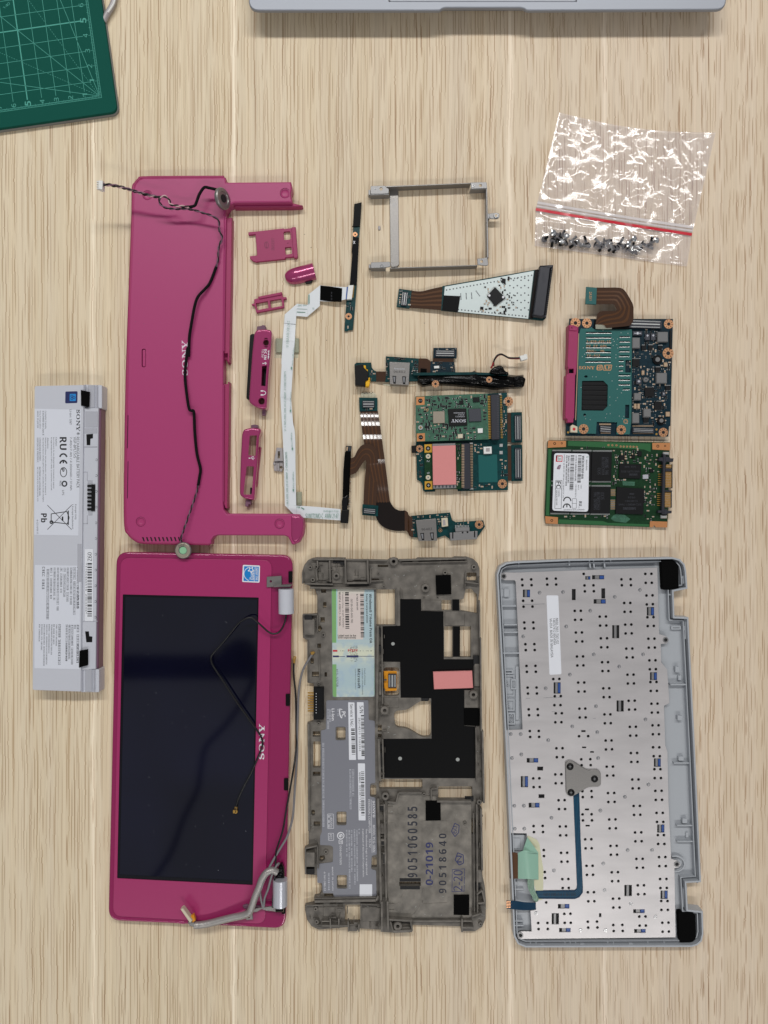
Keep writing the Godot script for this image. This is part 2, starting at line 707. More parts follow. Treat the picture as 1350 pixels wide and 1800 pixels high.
	mk("mat_line", rgb8(62, 154, 138), 0.6)
	mk("paper", rgb8(224, 226, 232), 0.55)
	mk("battery_label", rgb8(214, 217, 226), 0.5)
	mk("sticker_blue", rgb8(20, 128, 202), 0.35)
	mk("sticker_navy", rgb8(38, 44, 92), 0.35)
	mk("sticker_cyan", rgb8(30, 132, 204), 0.35)
	mk("wire_black", rgb8(9, 8, 9), 0.4)
	mk("wire_pink", rgb8(206, 172, 172), 0.4)
	mk("wire_red", rgb8(150, 28, 34), 0.4)
	mk("wire_grey", rgb8(120, 118, 120), 0.4)
	m = mk("braid", rgb8(168, 164, 160), 0.4, 0.5)
	rough_relief(m, fine, 0.02)
	m.uv1_scale = Vector3(80, 80, 80)
	mk("cloth_sleeve", rgb8(11, 9, 11), 0.8, 0.0, 0.3)
	mk("felt_green", rgb8(140, 190, 152), 0.9)
	mk("tape_green", rgb8(146, 186, 166), 0.25)
	mk("tape_cream", rgb8(206, 204, 172), 0.5)
	mk("pink_emboss", rgb8(128, 32, 76), 0.5)
	mk("fog_black", rgb8(14, 14, 16), 0.7)
	mk("trim_grey", rgb8(164, 158, 158), 0.35)
	m = mk("bag_film", Color(0.95, 0.93, 0.95, 0.13), 0.11)
	m.transparency = BaseMaterial3D.TRANSPARENCY_ALPHA
	m = mk("clear_tape", Color(0.9, 0.92, 0.84, 0.22), 0.08)
	m.transparency = BaseMaterial3D.TRANSPARENCY_ALPHA
	mk("bag_red", rgb8(200, 34, 50), 0.25)
	m = mk("bag_zip", Color(0.95, 0.94, 0.95, 0.4), 0.1)
	m.transparency = BaseMaterial3D.TRANSPARENCY_ALPHA

# ---------------------------------------------------------------- light: four long ceiling fittings over the room
func ceiling_lights() -> void:
	var i := 0
	for p in [Vector3(-0.62, 2.1, -1.52), Vector3(0.66, 2.1, -1.52), Vector3(0.62, 2.1, 1.75), Vector3(-1.15, 2.1, 2.2)]:
		var o := Node3D.new()
		o.name = numbered("ceiling_light")
		o.position = p
		add_child(o)
		o.set_meta("label", ["long white ceiling light over the far side, above the pink shell", "long white ceiling light over the far side, above the zip bag", "long white ceiling light over the near side, above the grey keyboard half", "long white ceiling light out past the near left corner of the table"][i])
		o.set_meta("category", "ceiling light")
		o.set_meta("group", "ceiling lights over the table")
		var glow := StandardMaterial3D.new()
		glow.resource_name = "lamp_diffuser"
		glow.albedo_color = Color(0.9, 0.9, 0.88)
		glow.emission_enabled = true
		glow.emission = Color(1.0, 0.98, 0.95)
		glow.emission_energy_multiplier = 1.0
		for b in [["housing", Vector3(1.26, 0.05, 0.3), 0.03, M.white_plastic], ["diffuser", Vector3(1.2, 0.006, 0.24), 0.001, glow]]:
			var me := BoxMesh.new()
			me.size = b[1]
			var n := MeshInstance3D.new()
			n.name = b[0]
			n.mesh = me
			n.material_override = b[3]
			n.position.y = b[2]
			o.add_child(n, true)
		var l := AreaLight3D.new()
		l.name = "lamp"
		l.area_size = Vector2(1.2, 0.24)
		l.light_energy = [2.5, 2.55, 1.85, 1.3][i]
		l.light_color = Color(1.0, 0.995, 0.985)
		l.area_normalize_energy = true
		l.area_range = 12.0
		l.area_attenuation = 2.0
		l.shadow_enabled = true
		l.position.y = -0.006
		l.rotation_degrees.x = -90
		o.add_child(l, true)
		i += 1

# ---------------------------------------------------------------- things overhead that the dark screen mirrors
func overhead() -> void:
	org = Vector3.ZERO
	var o := Node3D.new()
	o.name = numbered("ceiling_rail")
	o.position = Vector3(-1.15, 2.1, 0.53)
	add_child(o)
	o.set_meta("label", "black ceiling rail with an unlit round spotlight, mirrored as a dark band in the screen")
	o.set_meta("category", "ceiling rail")
	cur = o
	var s := nb()
	slab(s, PackedVector2Array([Vector2(-700, -38), Vector2(720, -30), Vector2(720, 44), Vector2(-700, 50)]), [], 0.0, 50.0, 4.0)
	pt("rail", s, M.fog_black)
	s = nb()
	spin(s, Vector3(660, -60, -40), Basis.IDENTITY, [[0.0, -60.0], [52.0, -60.0], [60.0, -40.0], [56.0, 60.0], [0.0, 60.0]])
	pt("spotlight", s, M.fog_black)
	o = Node3D.new()
	o.name = numbered("hanging_cord")
	o.position = Vector3(-0.4, 0.95, 0.6)
	add_child(o)
	o.set_meta("label", "thin black cord hanging above the table, mirrored as a curve in the screen")
	o.set_meta("category", "cord")
	cur = o
	s = nb()
	var P := []
	for e in [[452, 1185], [432, 1225], [400, 1270], [364, 1310], [354, 1345], [346, 1390], [322, 1440], [300, 1500], [264, 1552], [236, 1590], [224, 1650], [214, 1720]]:
		P.append(Vector3((e[0] - 675) * SC * 2.9 + 400.0, 20.0 * sin(e[1] * 0.01), (e[1] - 900) * SC * 2.9 - 600.0))
	tube(s, spl(P, 5), 5.5, 8)
	pt("cord", s, M.fog_black)

# ---------------------------------------------------------------- the table
func table() -> void:
	var n := 2048
	var r := RandomNumberGenerator.new()
	r.seed = 91
	var slow := FastNoiseLite.new()
	slow.seed = 4
	slow.frequency = 0.004
	var mid := FastNoiseLite.new()
	mid.seed = 9
	mid.frequency = 0.03
	var wob := FastNoiseLite.new()
	wob.seed = 12
	wob.frequency = 1.0
	# per column tone, bent sideways along the length
	var w2 := n + 128
	var tone := PackedFloat32Array()
	var warm := PackedFloat32Array()
	for x in w2:
		var t := slow.get_noise_2d(x * 1.0, 10.0) * 0.024 + mid.get_noise_2d(x * 2.0, 3.0) * 0.03 + r.randf_range(-0.02, 0.02)
		tone.append(t)
		warm.append(mid.get_noise_2d(x * 0.6, 900.0) * 0.02)
	var seams := [410.0, 895.0, 1062.0, 164.0]
	for sx in seams:
		var c := int((sx + 150.0) / 1650.0 * n) + 64
		for d in range(-7, 8):
			tone[c + d] += 0.11 * (1.0 - absf(d) / 8.0)
	var shift := PackedFloat32Array()
	var data := PackedByteArray()
	data.resize(n * n * 3)
	var bend := []
	for k in 17:
		var col := PackedFloat32Array()
		for y in n:
			var yy := float(y) / n
			# repeats at the end of the tile
			col.append(4.0 * wob.get_noise_3d(cos(yy * TAU) * 0.8, sin(yy * TAU) * 0.8, k * 0.35) + 1.5 * wob.get_noise_3d(cos(yy * TAU) * 3.0, sin(yy * TAU) * 3.0, k * 0.6 + 50.0))
		bend.append(col)
	var at := 0
	for y in n:
		for x in n:
			var g := x / 128.0
			var gi := int(g)
			var b: float = lerpf(bend[gi][y], bend[(gi + 1) % 16][y], g - gi) if gi < 16 else 0.0
			var c := int(x + b + 64.0)
			var t := tone[c]
			var v := warm[c]
			var k := smoothstep(0.25, 0.85, x / 2048.0)
			data[at] = int(clampf(0.874 - k * 0.02 + t * 0.95, 0, 1) * 255.0)
			data[at + 1] = int(clampf(0.808 - k * 0.028 + t + v * 0.3, 0, 1) * 255.0)
			data[at + 2] = int(clampf(0.694 - k * 0.012 + t * 1.05 + v, 0, 1) * 255.0)
			at += 3
	# open pores: short dark dashes that follow the bend, in flocks
	var flock := FastNoiseLite.new()
	flock.seed = 31
	flock.frequency = 0.006
	var row := 0.0
	while row < n:
		row += r.randf_range(3.0, 9.0)
		var y0 := r.randi_range(0, 400)
		var stop := y0 + n
		var far := smoothstep(0.35, 0.8, row / n)
		var strong := r.randf_range(0.0, 0.12)
		while y0 < stop - 30:
			var long := int(lerpf(r.randf_range(60, 340), r.randf_range(30, 130), far))
			var gap := int(lerpf(r.randf_range(4, 60), r.randf_range(6, 80), far))
			var x0 := int(row + r.randf_range(-2.0, 2.0))
			var f := flock.get_noise_2d(x0 * 1.0, y0 * 0.25)
			var deep := clampf(r.randf_range(0.82, 0.965) - strong - f * 0.1, 0.66, 0.98)
			var wide := 2 if r.randf() < 0.75 else 3
			var slant := r.randf_range(-0.012, 0.012)
			for k in long:
				var y := (y0 + k) % n
				var g := clampf(x0 / 128.0, 0.0, 15.9)
				var gi := int(g)
				var b: float = lerpf(bend[gi][y], bend[(gi + 1) % 16][y], g - gi)
				var x := posmod(int(x0 - b + slant * k), n)
				var fade := deep + (1.0 - deep) * pow(absf(2.0 * k / long - 1.0), 2.5)
				for d in wide:
					var w: float = fade if d != 2 else lerpf(fade, 1.0, 0.6)
					var p := (y * n + posmod(x + d, n)) * 3
					data[p] = int(data[p] * lerpf(1.0, w, 0.74))
					data[p + 1] = int(data[p + 1] * w)
					data[p + 2] = int(data[p + 2] * w * lerpf(1.0, w, 0.28))
			y0 += long + gap
	var im := Image.create_from_data(n, n, false, Image.FORMAT_RGB8, data)
	var m := mk("oak_veneer", Color.WHITE, 0.5, 0.0, 0.35)
	m.albedo_texture = ImageTexture.create_from_image(im)
	var o := MeshInstance3D.new()
	o.name = "table_top"
	org = Vector3.ZERO
	var s := nb()
	var tile := 1650.0 * SC
	var x0 := (-150.0 - 675.0) * SC
	var X := 900.0
	var Z := 560.0
	var c4 := [Vector2(-X, -Z), Vector2(X, -Z), Vector2(X, Z), Vector2(-X, Z)]
	for t in [[0, 1, 2], [0, 2, 3]]:
		for k in t:
			var p: Vector2 = c4[k]
			s.set_normal(Vector3.UP)
			s.set_uv(Vector2((p.x - x0) / tile, (p.y + 340.0) / tile))
			s.add_vertex(Vector3(p.x, 0, p.y) * 0.001)
	for k in 4:
		var a: Vector2 = c4[k]
		var b: Vector2 = c4[(k + 1) % 4]
		var nn := edge_normal(a, b)
		var N := Vector3(nn.x, 0, nn.y)
		var vs := [Vector3(a.x, 0, a.y), Vector3(b.x, 0, b.y), Vector3(b.x, -25, b.y), Vector3(a.x, 0, a.y), Vector3(b.x, -25, b.y), Vector3(a.x, -25, a.y)]
		for v in vs:
			s.set_normal(N)
			s.set_uv(Vector2(v.x / tile + v.y / tile, v.z / tile + v.y / tile))
			s.add_vertex(v * 0.001)
	for t in [[0, 2, 1], [0, 3, 2]]:
		for k in t:
			var p: Vector2 = c4[k]
			s.set_normal(Vector3.DOWN)
			s.set_uv(Vector2(p.x / tile, p.y / tile))
			s.add_vertex(Vector3(p.x, -25, p.y) * 0.001)
	o.mesh = s.commit()
	o.material_override = m
	o.set_meta("label", "pale oak veneer table top with straight grain under all the parts")
	o.set_meta("category", "table top")
	o.set_meta("kind", "structure")
	add_child(o)

# ---------------------------------------------------------------- top edge of the table
func cutting_mat() -> void:
	var root := thing("cutting_mat", "dark green self-healing cutting mat with pale grid in the top left corner", "cutting mat", 60, 60)
	fr(0, 0, 210.0 / 1350.0)
	var h := 4.5
	var p := py([1006, -976, 1325, 1260, -768, 1559, -1087, -677], h)
	p = rounded(p, 5.0, 7)
	var s := nb()
	slab(s, inset(turned(p), -0.5), [], 0.0, 2.2, 0.3)
	pt("backing", s, M.mat_edge)
	s = nb()
	slab(s, p, [], 2.2, h, 0.5, 2)
	var body := pt("mat", s, M.mat_green)
	# measured on the photographed grid: corner of the scale, and one centimetre along each side
	var o := Vector2(1125, 1085)
	var u := Vector2(-161, 23)
	var v := Vector2(-24.5, -172)
	s = nb()
	var put := func(a: Vector2, b: Vector2, w: float): line(s, a.x, a.y, b.x, b.y, w, h, 0.03)
	for i in range(1, 12):
		var w := 0.75 if i % 5 == 0 else 0.28
		put.call(o + u * i + v * (0.55 if i < 1 else 0.42), o + u * i + v * 11.0, w)
		put.call(o + v * i + u * 0.55, o + v * i + u * 11.0, w)
	put.call(o, o + u * 11, 0.3)
	put.call(o, o + v * 11, 0.3)
	put.call(o + u * -0.13 + v * -0.12, o + u * 11 + v * -0.12, 0.25)
	put.call(o + u * -0.13 + v * -0.12, o + v * 11 + u * -0.13, 0.25)
	for i in 110:
		var long := 0.32 if i % 10 == 0 else (0.22 if i % 5 == 0 else 0.14)
		put.call(o + u * i * 0.1 + v * -0.12, o + u * i * 0.1 + v * (long - 0.14), 0.2)
		put.call(o + v * i * 0.1 + u * -0.13, o + v * i * 0.1 + u * (long - 0.14), 0.2)
	for a in [[45.0, false], [30.0, true], [60.0, true], [15.0, false], [75.0, false]]:
		var d: Vector2 = u * cos(deg_to_rad(a[0])) + v * sin(deg_to_rad(a[0]))
		if not a[1]:
			put.call(o, o + d * 11, 0.28)
		else:
			for k in 60:
				put.call(o + d * (k * 0.18), o + d * (k * 0.18 + 0.1), 0.22)
	for i in range(1, 9):
		var big := 1.35 if i == 5 else 1.0
		for side in 2:
			var c: Vector2 = (o + u * i + v * 0.18) if side == 0 else (o + v * i + u * 0.38 + v * 0.02)
			var e := Vector2(0, -1) * 20.0 * big
			var r := Vector2(1, 0) * 26.0 * big
			tq(s, str(i), [c.x - r.x, c.y - e.y, c.x - r.x, c.y + e.y, c.x + r.x, c.y + e.y, c.x + r.x, c.y - e.y], h + 0.03, 1 if i == 5 else 0)
	tq(s, "140", [30, 85, 100, 20, 115, 50, 50, 100], h + 0.03, 0)
	pt("printed_grid", s, M.mat_line, body)

func white_cable() -> void:
	thing("white_cable", "end of a thick white cable behind the cutting mat", "cable", 193, 8)
	fr(0, 0, 1)
	var s := nb()
	tube(s, spl(path([182, 38, 2.6, 189, 24, 2.6, 198, 8, 2.6, 202, -12, 2.6, 200, -40, 2.6]), 6), 1.9, 10)
	pt("cable_jacket", s, M.trim_grey)
	s = nb()
	tube(s, spl(path([190, 22, 3.9, 200, 6, 3.9, 204, -12, 3.9]), 6), 0.7, 6)
	pt("cable_rib", s, M.white_plastic)

func laptop() -> void:
	thing("laptop", "silver aluminium laptop whose front edge enters the picture at the top", "laptop", 856, -20)
	fr(0, 0, 1)
	var h := 15.0
	var s := nb()
	slab(s, inset(turned(rounded(py([436, -330, 1278, -330, 1277, 19, 437, 19], h), 11, 7)), 9.0), [], 1.6, 12.8, 0.1)
	pt("lower_case", s, M.laptop_metal)
	s = nb()
	slab(s, rounded(py([436, -330, 1278, -330, 1277, 17, 926, 18.5, 921, 15, 916, 13.6, 783, 13.6, 778, 15, 773, 18.5, 437, 18.5], h), 7, 6),
		[bx(683, -150, 1014, 3.2, h)], 12.8, h, 0.9, 4)
	var top := pt("upper_case", s, M.laptop_metal)
	s = nb()
	slab(s, rounded(bx(684, -149, 1013, 2.2, h), 1.5), [], 13.0, h - 0.05, 0.15)
	pt("trackpad", s, M.laptop_metal, top)
	for x in [480, 1230]:
		s = nb()
		slab(s, circ(x, -30, 14), [], 0.0, 1.6, 0.2)
		pt("foot", s, M.rubber)

# ---------------------------------------------------------------- battery
func battery() -> void:
	thing("battery_pack", "slim silver battery pack with two white warning labels, at the left edge", "battery pack", 118, 948)
	fr(0, 0, 1)
	var h := 12.0
	var s := nb()
	slab(s, rounded(py([60.5, 678.5, 147, 676.5, 142, 1216, 57, 1213], h), 1.2), [], 0.0, h, 0.4, 2)
	var body := pt("case", s, M.silver_plastic)
	# the lower rail beside the label panel, and the pink spine along its outer side
	var hr := 10.6
	s = nb()
	slab(s, py([146, 717, 173, 717, 168, 1176, 141, 1178], hr), [], 0.0, hr, 0.3)
	pt("rail", s, M.silver_plastic)
	s = nb()
	slab(s, py([173.2, 717, 177.2, 717, 172.6, 1176, 168.2, 1176], 8.6), [], 0.0, 8.8, 1.6, 4)
	pt("spine", s, M.pink_dark)
	for e in [[675.5, 717.5, 0.0], [1176, 1217.5, -5.0]]:
		s = nb()
		slab(s, rounded(py([146 + e[2], e[0], 178.6 + e[2], e[0] + 1, 178.6 + e[2], e[1], 146 + e[2], e[1]], 10.2), 0.8), [], 0.0, 9.6, 0.5, 2)
		var ear := pt("end_cap", s, M.silver_plastic)
		s = nb()
		for x in [[146.5, 149.5], [154, 166], [168.5, 171]]:
			slab(s, py([x[0] + e[2], e[0] + 1, x[1] + e[2], e[0] + 1, x[1] + e[2], e[1] - 1, x[0] + e[2], e[1] - 1], 11.2), [], 9.0, 11.4 if x[0] < 150 else 10.8, 0.35)
		pt("end_rib", s, M.silver_gloss, ear)
	fr(40, 630, 160.0 / 960)
	for e in [[610, 332, 696, 350, 690, 512, 612, 496], [596, 3085, 676, 3072, 676, 3240, 590, 3262]]:
		s = nb()
		slab(s, py(e, 13), [], 8, 13, 0.3)
		pt("hinge_pad", s, M.black_foam)
	# keyhole shaped latch openings
	s = nb()
	slab(s, py([668, 800, 738, 795, 738, 842, 712, 848, 710, 915, 672, 915], 11), [], 10.4, 10.75, 0.1)
	pt("latch_slot", s, M.black_plastic)
	s = nb()
	slab(s, py([655, 2880, 695, 2880, 700, 2930, 732, 2935, 730, 2995, 668, 2995], 11), [], 10.4, 10.75, 0.1)
	pt("latch_slot", s, M.black_plastic)
	# output connector: a dark comb
	s = nb()
	slab(s, py([720, 1328, 757, 1328, 755, 1610, 718, 1610], 12), [], 9.0, 11.6, 0.2)
	for i in 7:
		var y := 1332 + i * 41
		slab(s, py([676, y, 724, y, 724, y + 24, 676, y + 24], 12), [], 9.0, 11.6, 0.2)
	pt("connector", s, M.black_plastic)
	for e in [[640, 545, 655, 725], [660, 560, 790, 725], [645, 735, 785, 790], [640, 925, 785, 940], [625, 1195, 683, 1202], [676, 1200, 684, 1290], [684, 1285, 735, 1325], [690, 1612, 735, 1655], [676, 1655, 684, 1745], [625, 1738, 684, 1746]]:
		s = nb()
		slab(s, py([e[0], e[1], e[2], e[1], e[2], e[3], e[0], e[3]], 10.8), [], 10.4, 10.85, 0.1)
		pt("raised_moulding", s, M.silver_gloss)
	for e in [[588, 1956, 630, 2356], [635, 2770, 790, 2780], [630, 3120, 650, 3240], [660, 3120, 690, 3200]]:
		s = nb()
		slab(s, py([e[0] - 8, e[1], e[2] - 8, e[1], e[2] - 8, e[3], e[0] - 8, e[3]], 11.6), [], 10.4, 12.3 if e[0] < 600 else 10.9, 0.15)
		pt("raised_moulding", s, M.silver_gloss)
	s = nb()
	for i in 11:
		var y := 1070 + i * 166
		pline(s, [768 - i * 1.3, y - 6, 780 - i * 1.3, y - 12, 790 - i * 1.3, y, 780 - i * 1.3, y + 12, 768 - i * 1.3, y + 6], 0.22, hr)
	pt("rail_mark", s, M.ink_grey)
	# labels
	s = nb()
	slab(s, rounded(py([125, 530, 614, 542, 586, 1868, 122, 1860], h), 0.5), [], h, h + 0.08, 0.0)
	var lab := pt("warning_label", s, M.battery_label)
	var y2 := h + 0.08
	s = nb()
	tx(s, "SONY", 566, 540, 604, 770, 90, y2, 2)
	tx(s, "®", 570, 780, 600, 808, 90, y2, 1)
	tx(s, "RECHARGEABLE BATTERY PACK", 568, 828, 597, 1365, 90, y2, 0)
	tx(s, "VGP-BPL15/S", 536, 828, 562, 1050, 90, y2, 0)
	tx(s, "7.4V(cc7.4V) / 4 200mAh / 31Wh", 494, 828, 520, 1390, 90, y2, 0)
	tx(s, "Li-ion  SNT", 494, 540, 516, 700, 90, y2, 0)
	tx(s, "Complies Canada", 233, 553, 250, 740, 90, y2, 0)
	tx(s, "ICES/NMB-003 Class B", 208, 553, 226, 810, 90, y2, 0)
	tx(s, "Sony Corporation", 174, 553, 190, 740, 90, y2, 0)
	tx(s, "MADE IN JAPAN", 150, 555, 166, 732, 90, y2, 0)
	tx(s, "Caution:", 346, 832, 362, 925, 90, y2, 0)
	tx(s, "Burn hazard. Do not disassemble, incinerate or expose", 318, 832, 334, 1372, 90, y2, 0)
	tx(s, "to high temperature (140°F). Refer to instruction manual.", 294, 832, 310, 1395, 90, y2, 0)
	tx(s, "Attention:", 258, 836, 272, 952, 90, y2, 0)
	tx(s, "Risque de brûlures. Ne pas démonter, incinérer ou exposer à", 232, 836, 248, 1438, 90, y2, 0)
	tx(s, "des températures élevées (60°C/140°F). Consultez le mode d'emploi.", 206, 836, 223, 1515, 90, y2, 0)
	tx(s, "LITHIUM ION BATTERY.", 174, 838, 190, 1085, 90, y2, 0)
	tx(s, "DISPOSE OF PROPERLY.", 150, 838, 166, 1100, 90, y2, 0)
	tx(s, "BATTERIE AU LITHIUM-ION.", 172, 1145, 188, 1450, 90, y2, 0)
	tx(s, "NE PAS LA JETER N'IMPORTE OÙ.", 150, 1145, 166, 1515, 90, y2, 0)
	tx(s, "Europe Only", 546, 1540, 568, 1700, 90, y2, 0)
	tx(s, "L'Europe Seulement", 514, 1540, 536, 1800, 90, y2, 0)
	tx(s, "Pb", 192, 1635, 256, 1730, 90, y2, 1)
	tx(s, "4-121-018-11", 146, 1700, 163, 1850, 90, y2, 0)
	tx(s, "N50", 388, 1292, 408, 1345, 90, y2, 0)
	tx(s, "LPS", 415, 1390, 436, 1442, 90, y2, 0)
	# approval marks: mirrored letters in a frame, two round letters, a ringed P, a ringed tick
	tx(s, "RU", 390, 830, 462, 965, 90, y2, 1)
	for c in [[1005, false], [1075, true]]:
		var arc := []
		for k in 13:
			var a := deg_to_rad(100 + 160.0 * k / 12 + 0.0) - PI / 2
			arc.append(428 + cos(a) * 36)
			arc.append(c[0] + 42 + sin(a) * -40)
		pline(s, arc, 1.0, y2)
		if c[1]:
			line(s, 428, c[0] + 2, 428, c[0] + 30, 0.9, y2)
	for e in [[430, 1200, 34, 50], [440, 1322, 24, 26]]:
		var arc := []
		for k in 17:
			arc.append(e[0] + cos(TAU * k / 16) * e[2])
			arc.append(e[1] + sin(TAU * k / 16) * e[3])
		pline(s, arc, 0.45 if e[3] > 40 else 0.9, y2)
	tx(s, "P", 405, 1160, 440, 1195, 90, y2, 1)
	# crossed-out bin
	pline(s, [260, 1548, 515, 1805], 0.35, y2)
	pline(s, [515, 1548, 260, 1805], 0.35, y2)
	pline(s, [465, 1615, 300, 1640, 300, 1725, 470, 1745, 490, 1680, 465, 1615], 0.5, y2)
	pline(s, [480, 1605, 480, 1755], 0.7, y2)
	slab(s, py([412, 1668, 428, 1668, 428, 1712, 412, 1712], y2), [], y2, y2 + 0.03, 0.0)
	ring(s, 302, 1727, 8, 20, y2, y2 + 0.03, 0.0)
	pt("printed_text", s, M.ink_black, lab)
	fr(40, 920, 160.0 / 929)
	s = nb()
	slab(s, rounded(py([125, 424, 588, 432, 582, 1488, 120, 1478], h), 0.5), [], h, h + 0.08, 0.0)
	var lab2 := pt("warning_label", s, M.battery_label)
	s = nb()
	for e in [[553, 440, 575, 870, 26], [518, 445, 540, 935, 34], [485, 450, 506, 830, 26], [450, 450, 470, 800, 24], [418, 450, 438, 752, 20], [385, 450, 404, 708, 18], [350, 450, 370, 890, 30], [316, 450, 335, 785, 23], [283, 450, 301, 772, 22], [245, 465, 270, 980, 36], [200, 440, 224, 700, 10],
			[552, 1032, 575, 1425, 24], [525, 1034, 544, 1075, 3], [497, 1034, 516, 1440, 28], [468, 1032, 488, 1390, 25], [440, 1028, 458, 1405, 22], [365, 1025, 388, 1445, 24], [340, 1028, 352, 1262, 22], [312, 1028, 326, 1235, 20], [290, 1028, 302, 1340, 30], [264, 1028, 276, 1328, 28], [240, 1028, 252, 1440, 38], [214, 1028, 226, 1455, 40], [190, 1028, 202, 1295, 26], [166, 1028, 178, 1205, 18]]:
		strokes(s, e[0], e[1], e[2], e[3], e[4], y2, -4.0)
	tx(s, "VGP-BPL15/S", 553, 648, 575, 870, 90, y2 + 0.01, 0)
	tx(s, "VGP-BPL15/S", 551, 1230, 572, 1425, 90, y2 + 0.01, 0)
	tx(s, "7.4V/4200mAh", 438, 1235, 456, 1405, 90, y2 + 0.01, 0)
	pt("printed_text", s, M.ink_grey, lab2)
	s = nb()
	slab(s, rounded(py([635, 262, 718, 262, 720, 996, 636, 996], hr), 0.3), [], hr, hr + 0.3, 0.0)
	var bar := pt("barcode_sticker", s, M.paper)
	s = nb()
	tx(s, "09Z", 662, 296, 704, 384, 90, hr + 0.3, 0)
	bars(s, 660, 405, 706, 960, 34, hr + 0.3)
	tx(s, "*1756486516 2004436*", 640, 405, 654, 925, 90, hr + 0.3, 3)
	pt("printed_text", s, M.ink_black, bar)
	fr(40, 630, 160.0 / 960)
	s = nb()
	slab(s, rounded(py([450, 350, 578, 346, 576, 470, 448, 474], h), 0.7), [], h, h + 0.1, 0.0)
	var st := pt("cell_sticker", s, M.sticker_navy)
	s = nb()
	slab(s, rounded(py([497, 374, 562, 374, 560, 450, 495, 450], h), 0.5), [], h + 0.1, h + 0.15, 0.0)
	var pane := pt("sticker_panel", s, M.sticker_cyan, st)
	s = nb()
	for e in [[518, 398], [518, 425], [540, 412]]:
		ring(s, e[0], e[1], 9, 14, h + 0.15, h + 0.18, 0.0, 12)
	tx(s, "Li-ion", 458, 380, 476, 448, 90, h + 0.12, 1)
	pt("sticker_mark", s, M.sticker_navy, st)

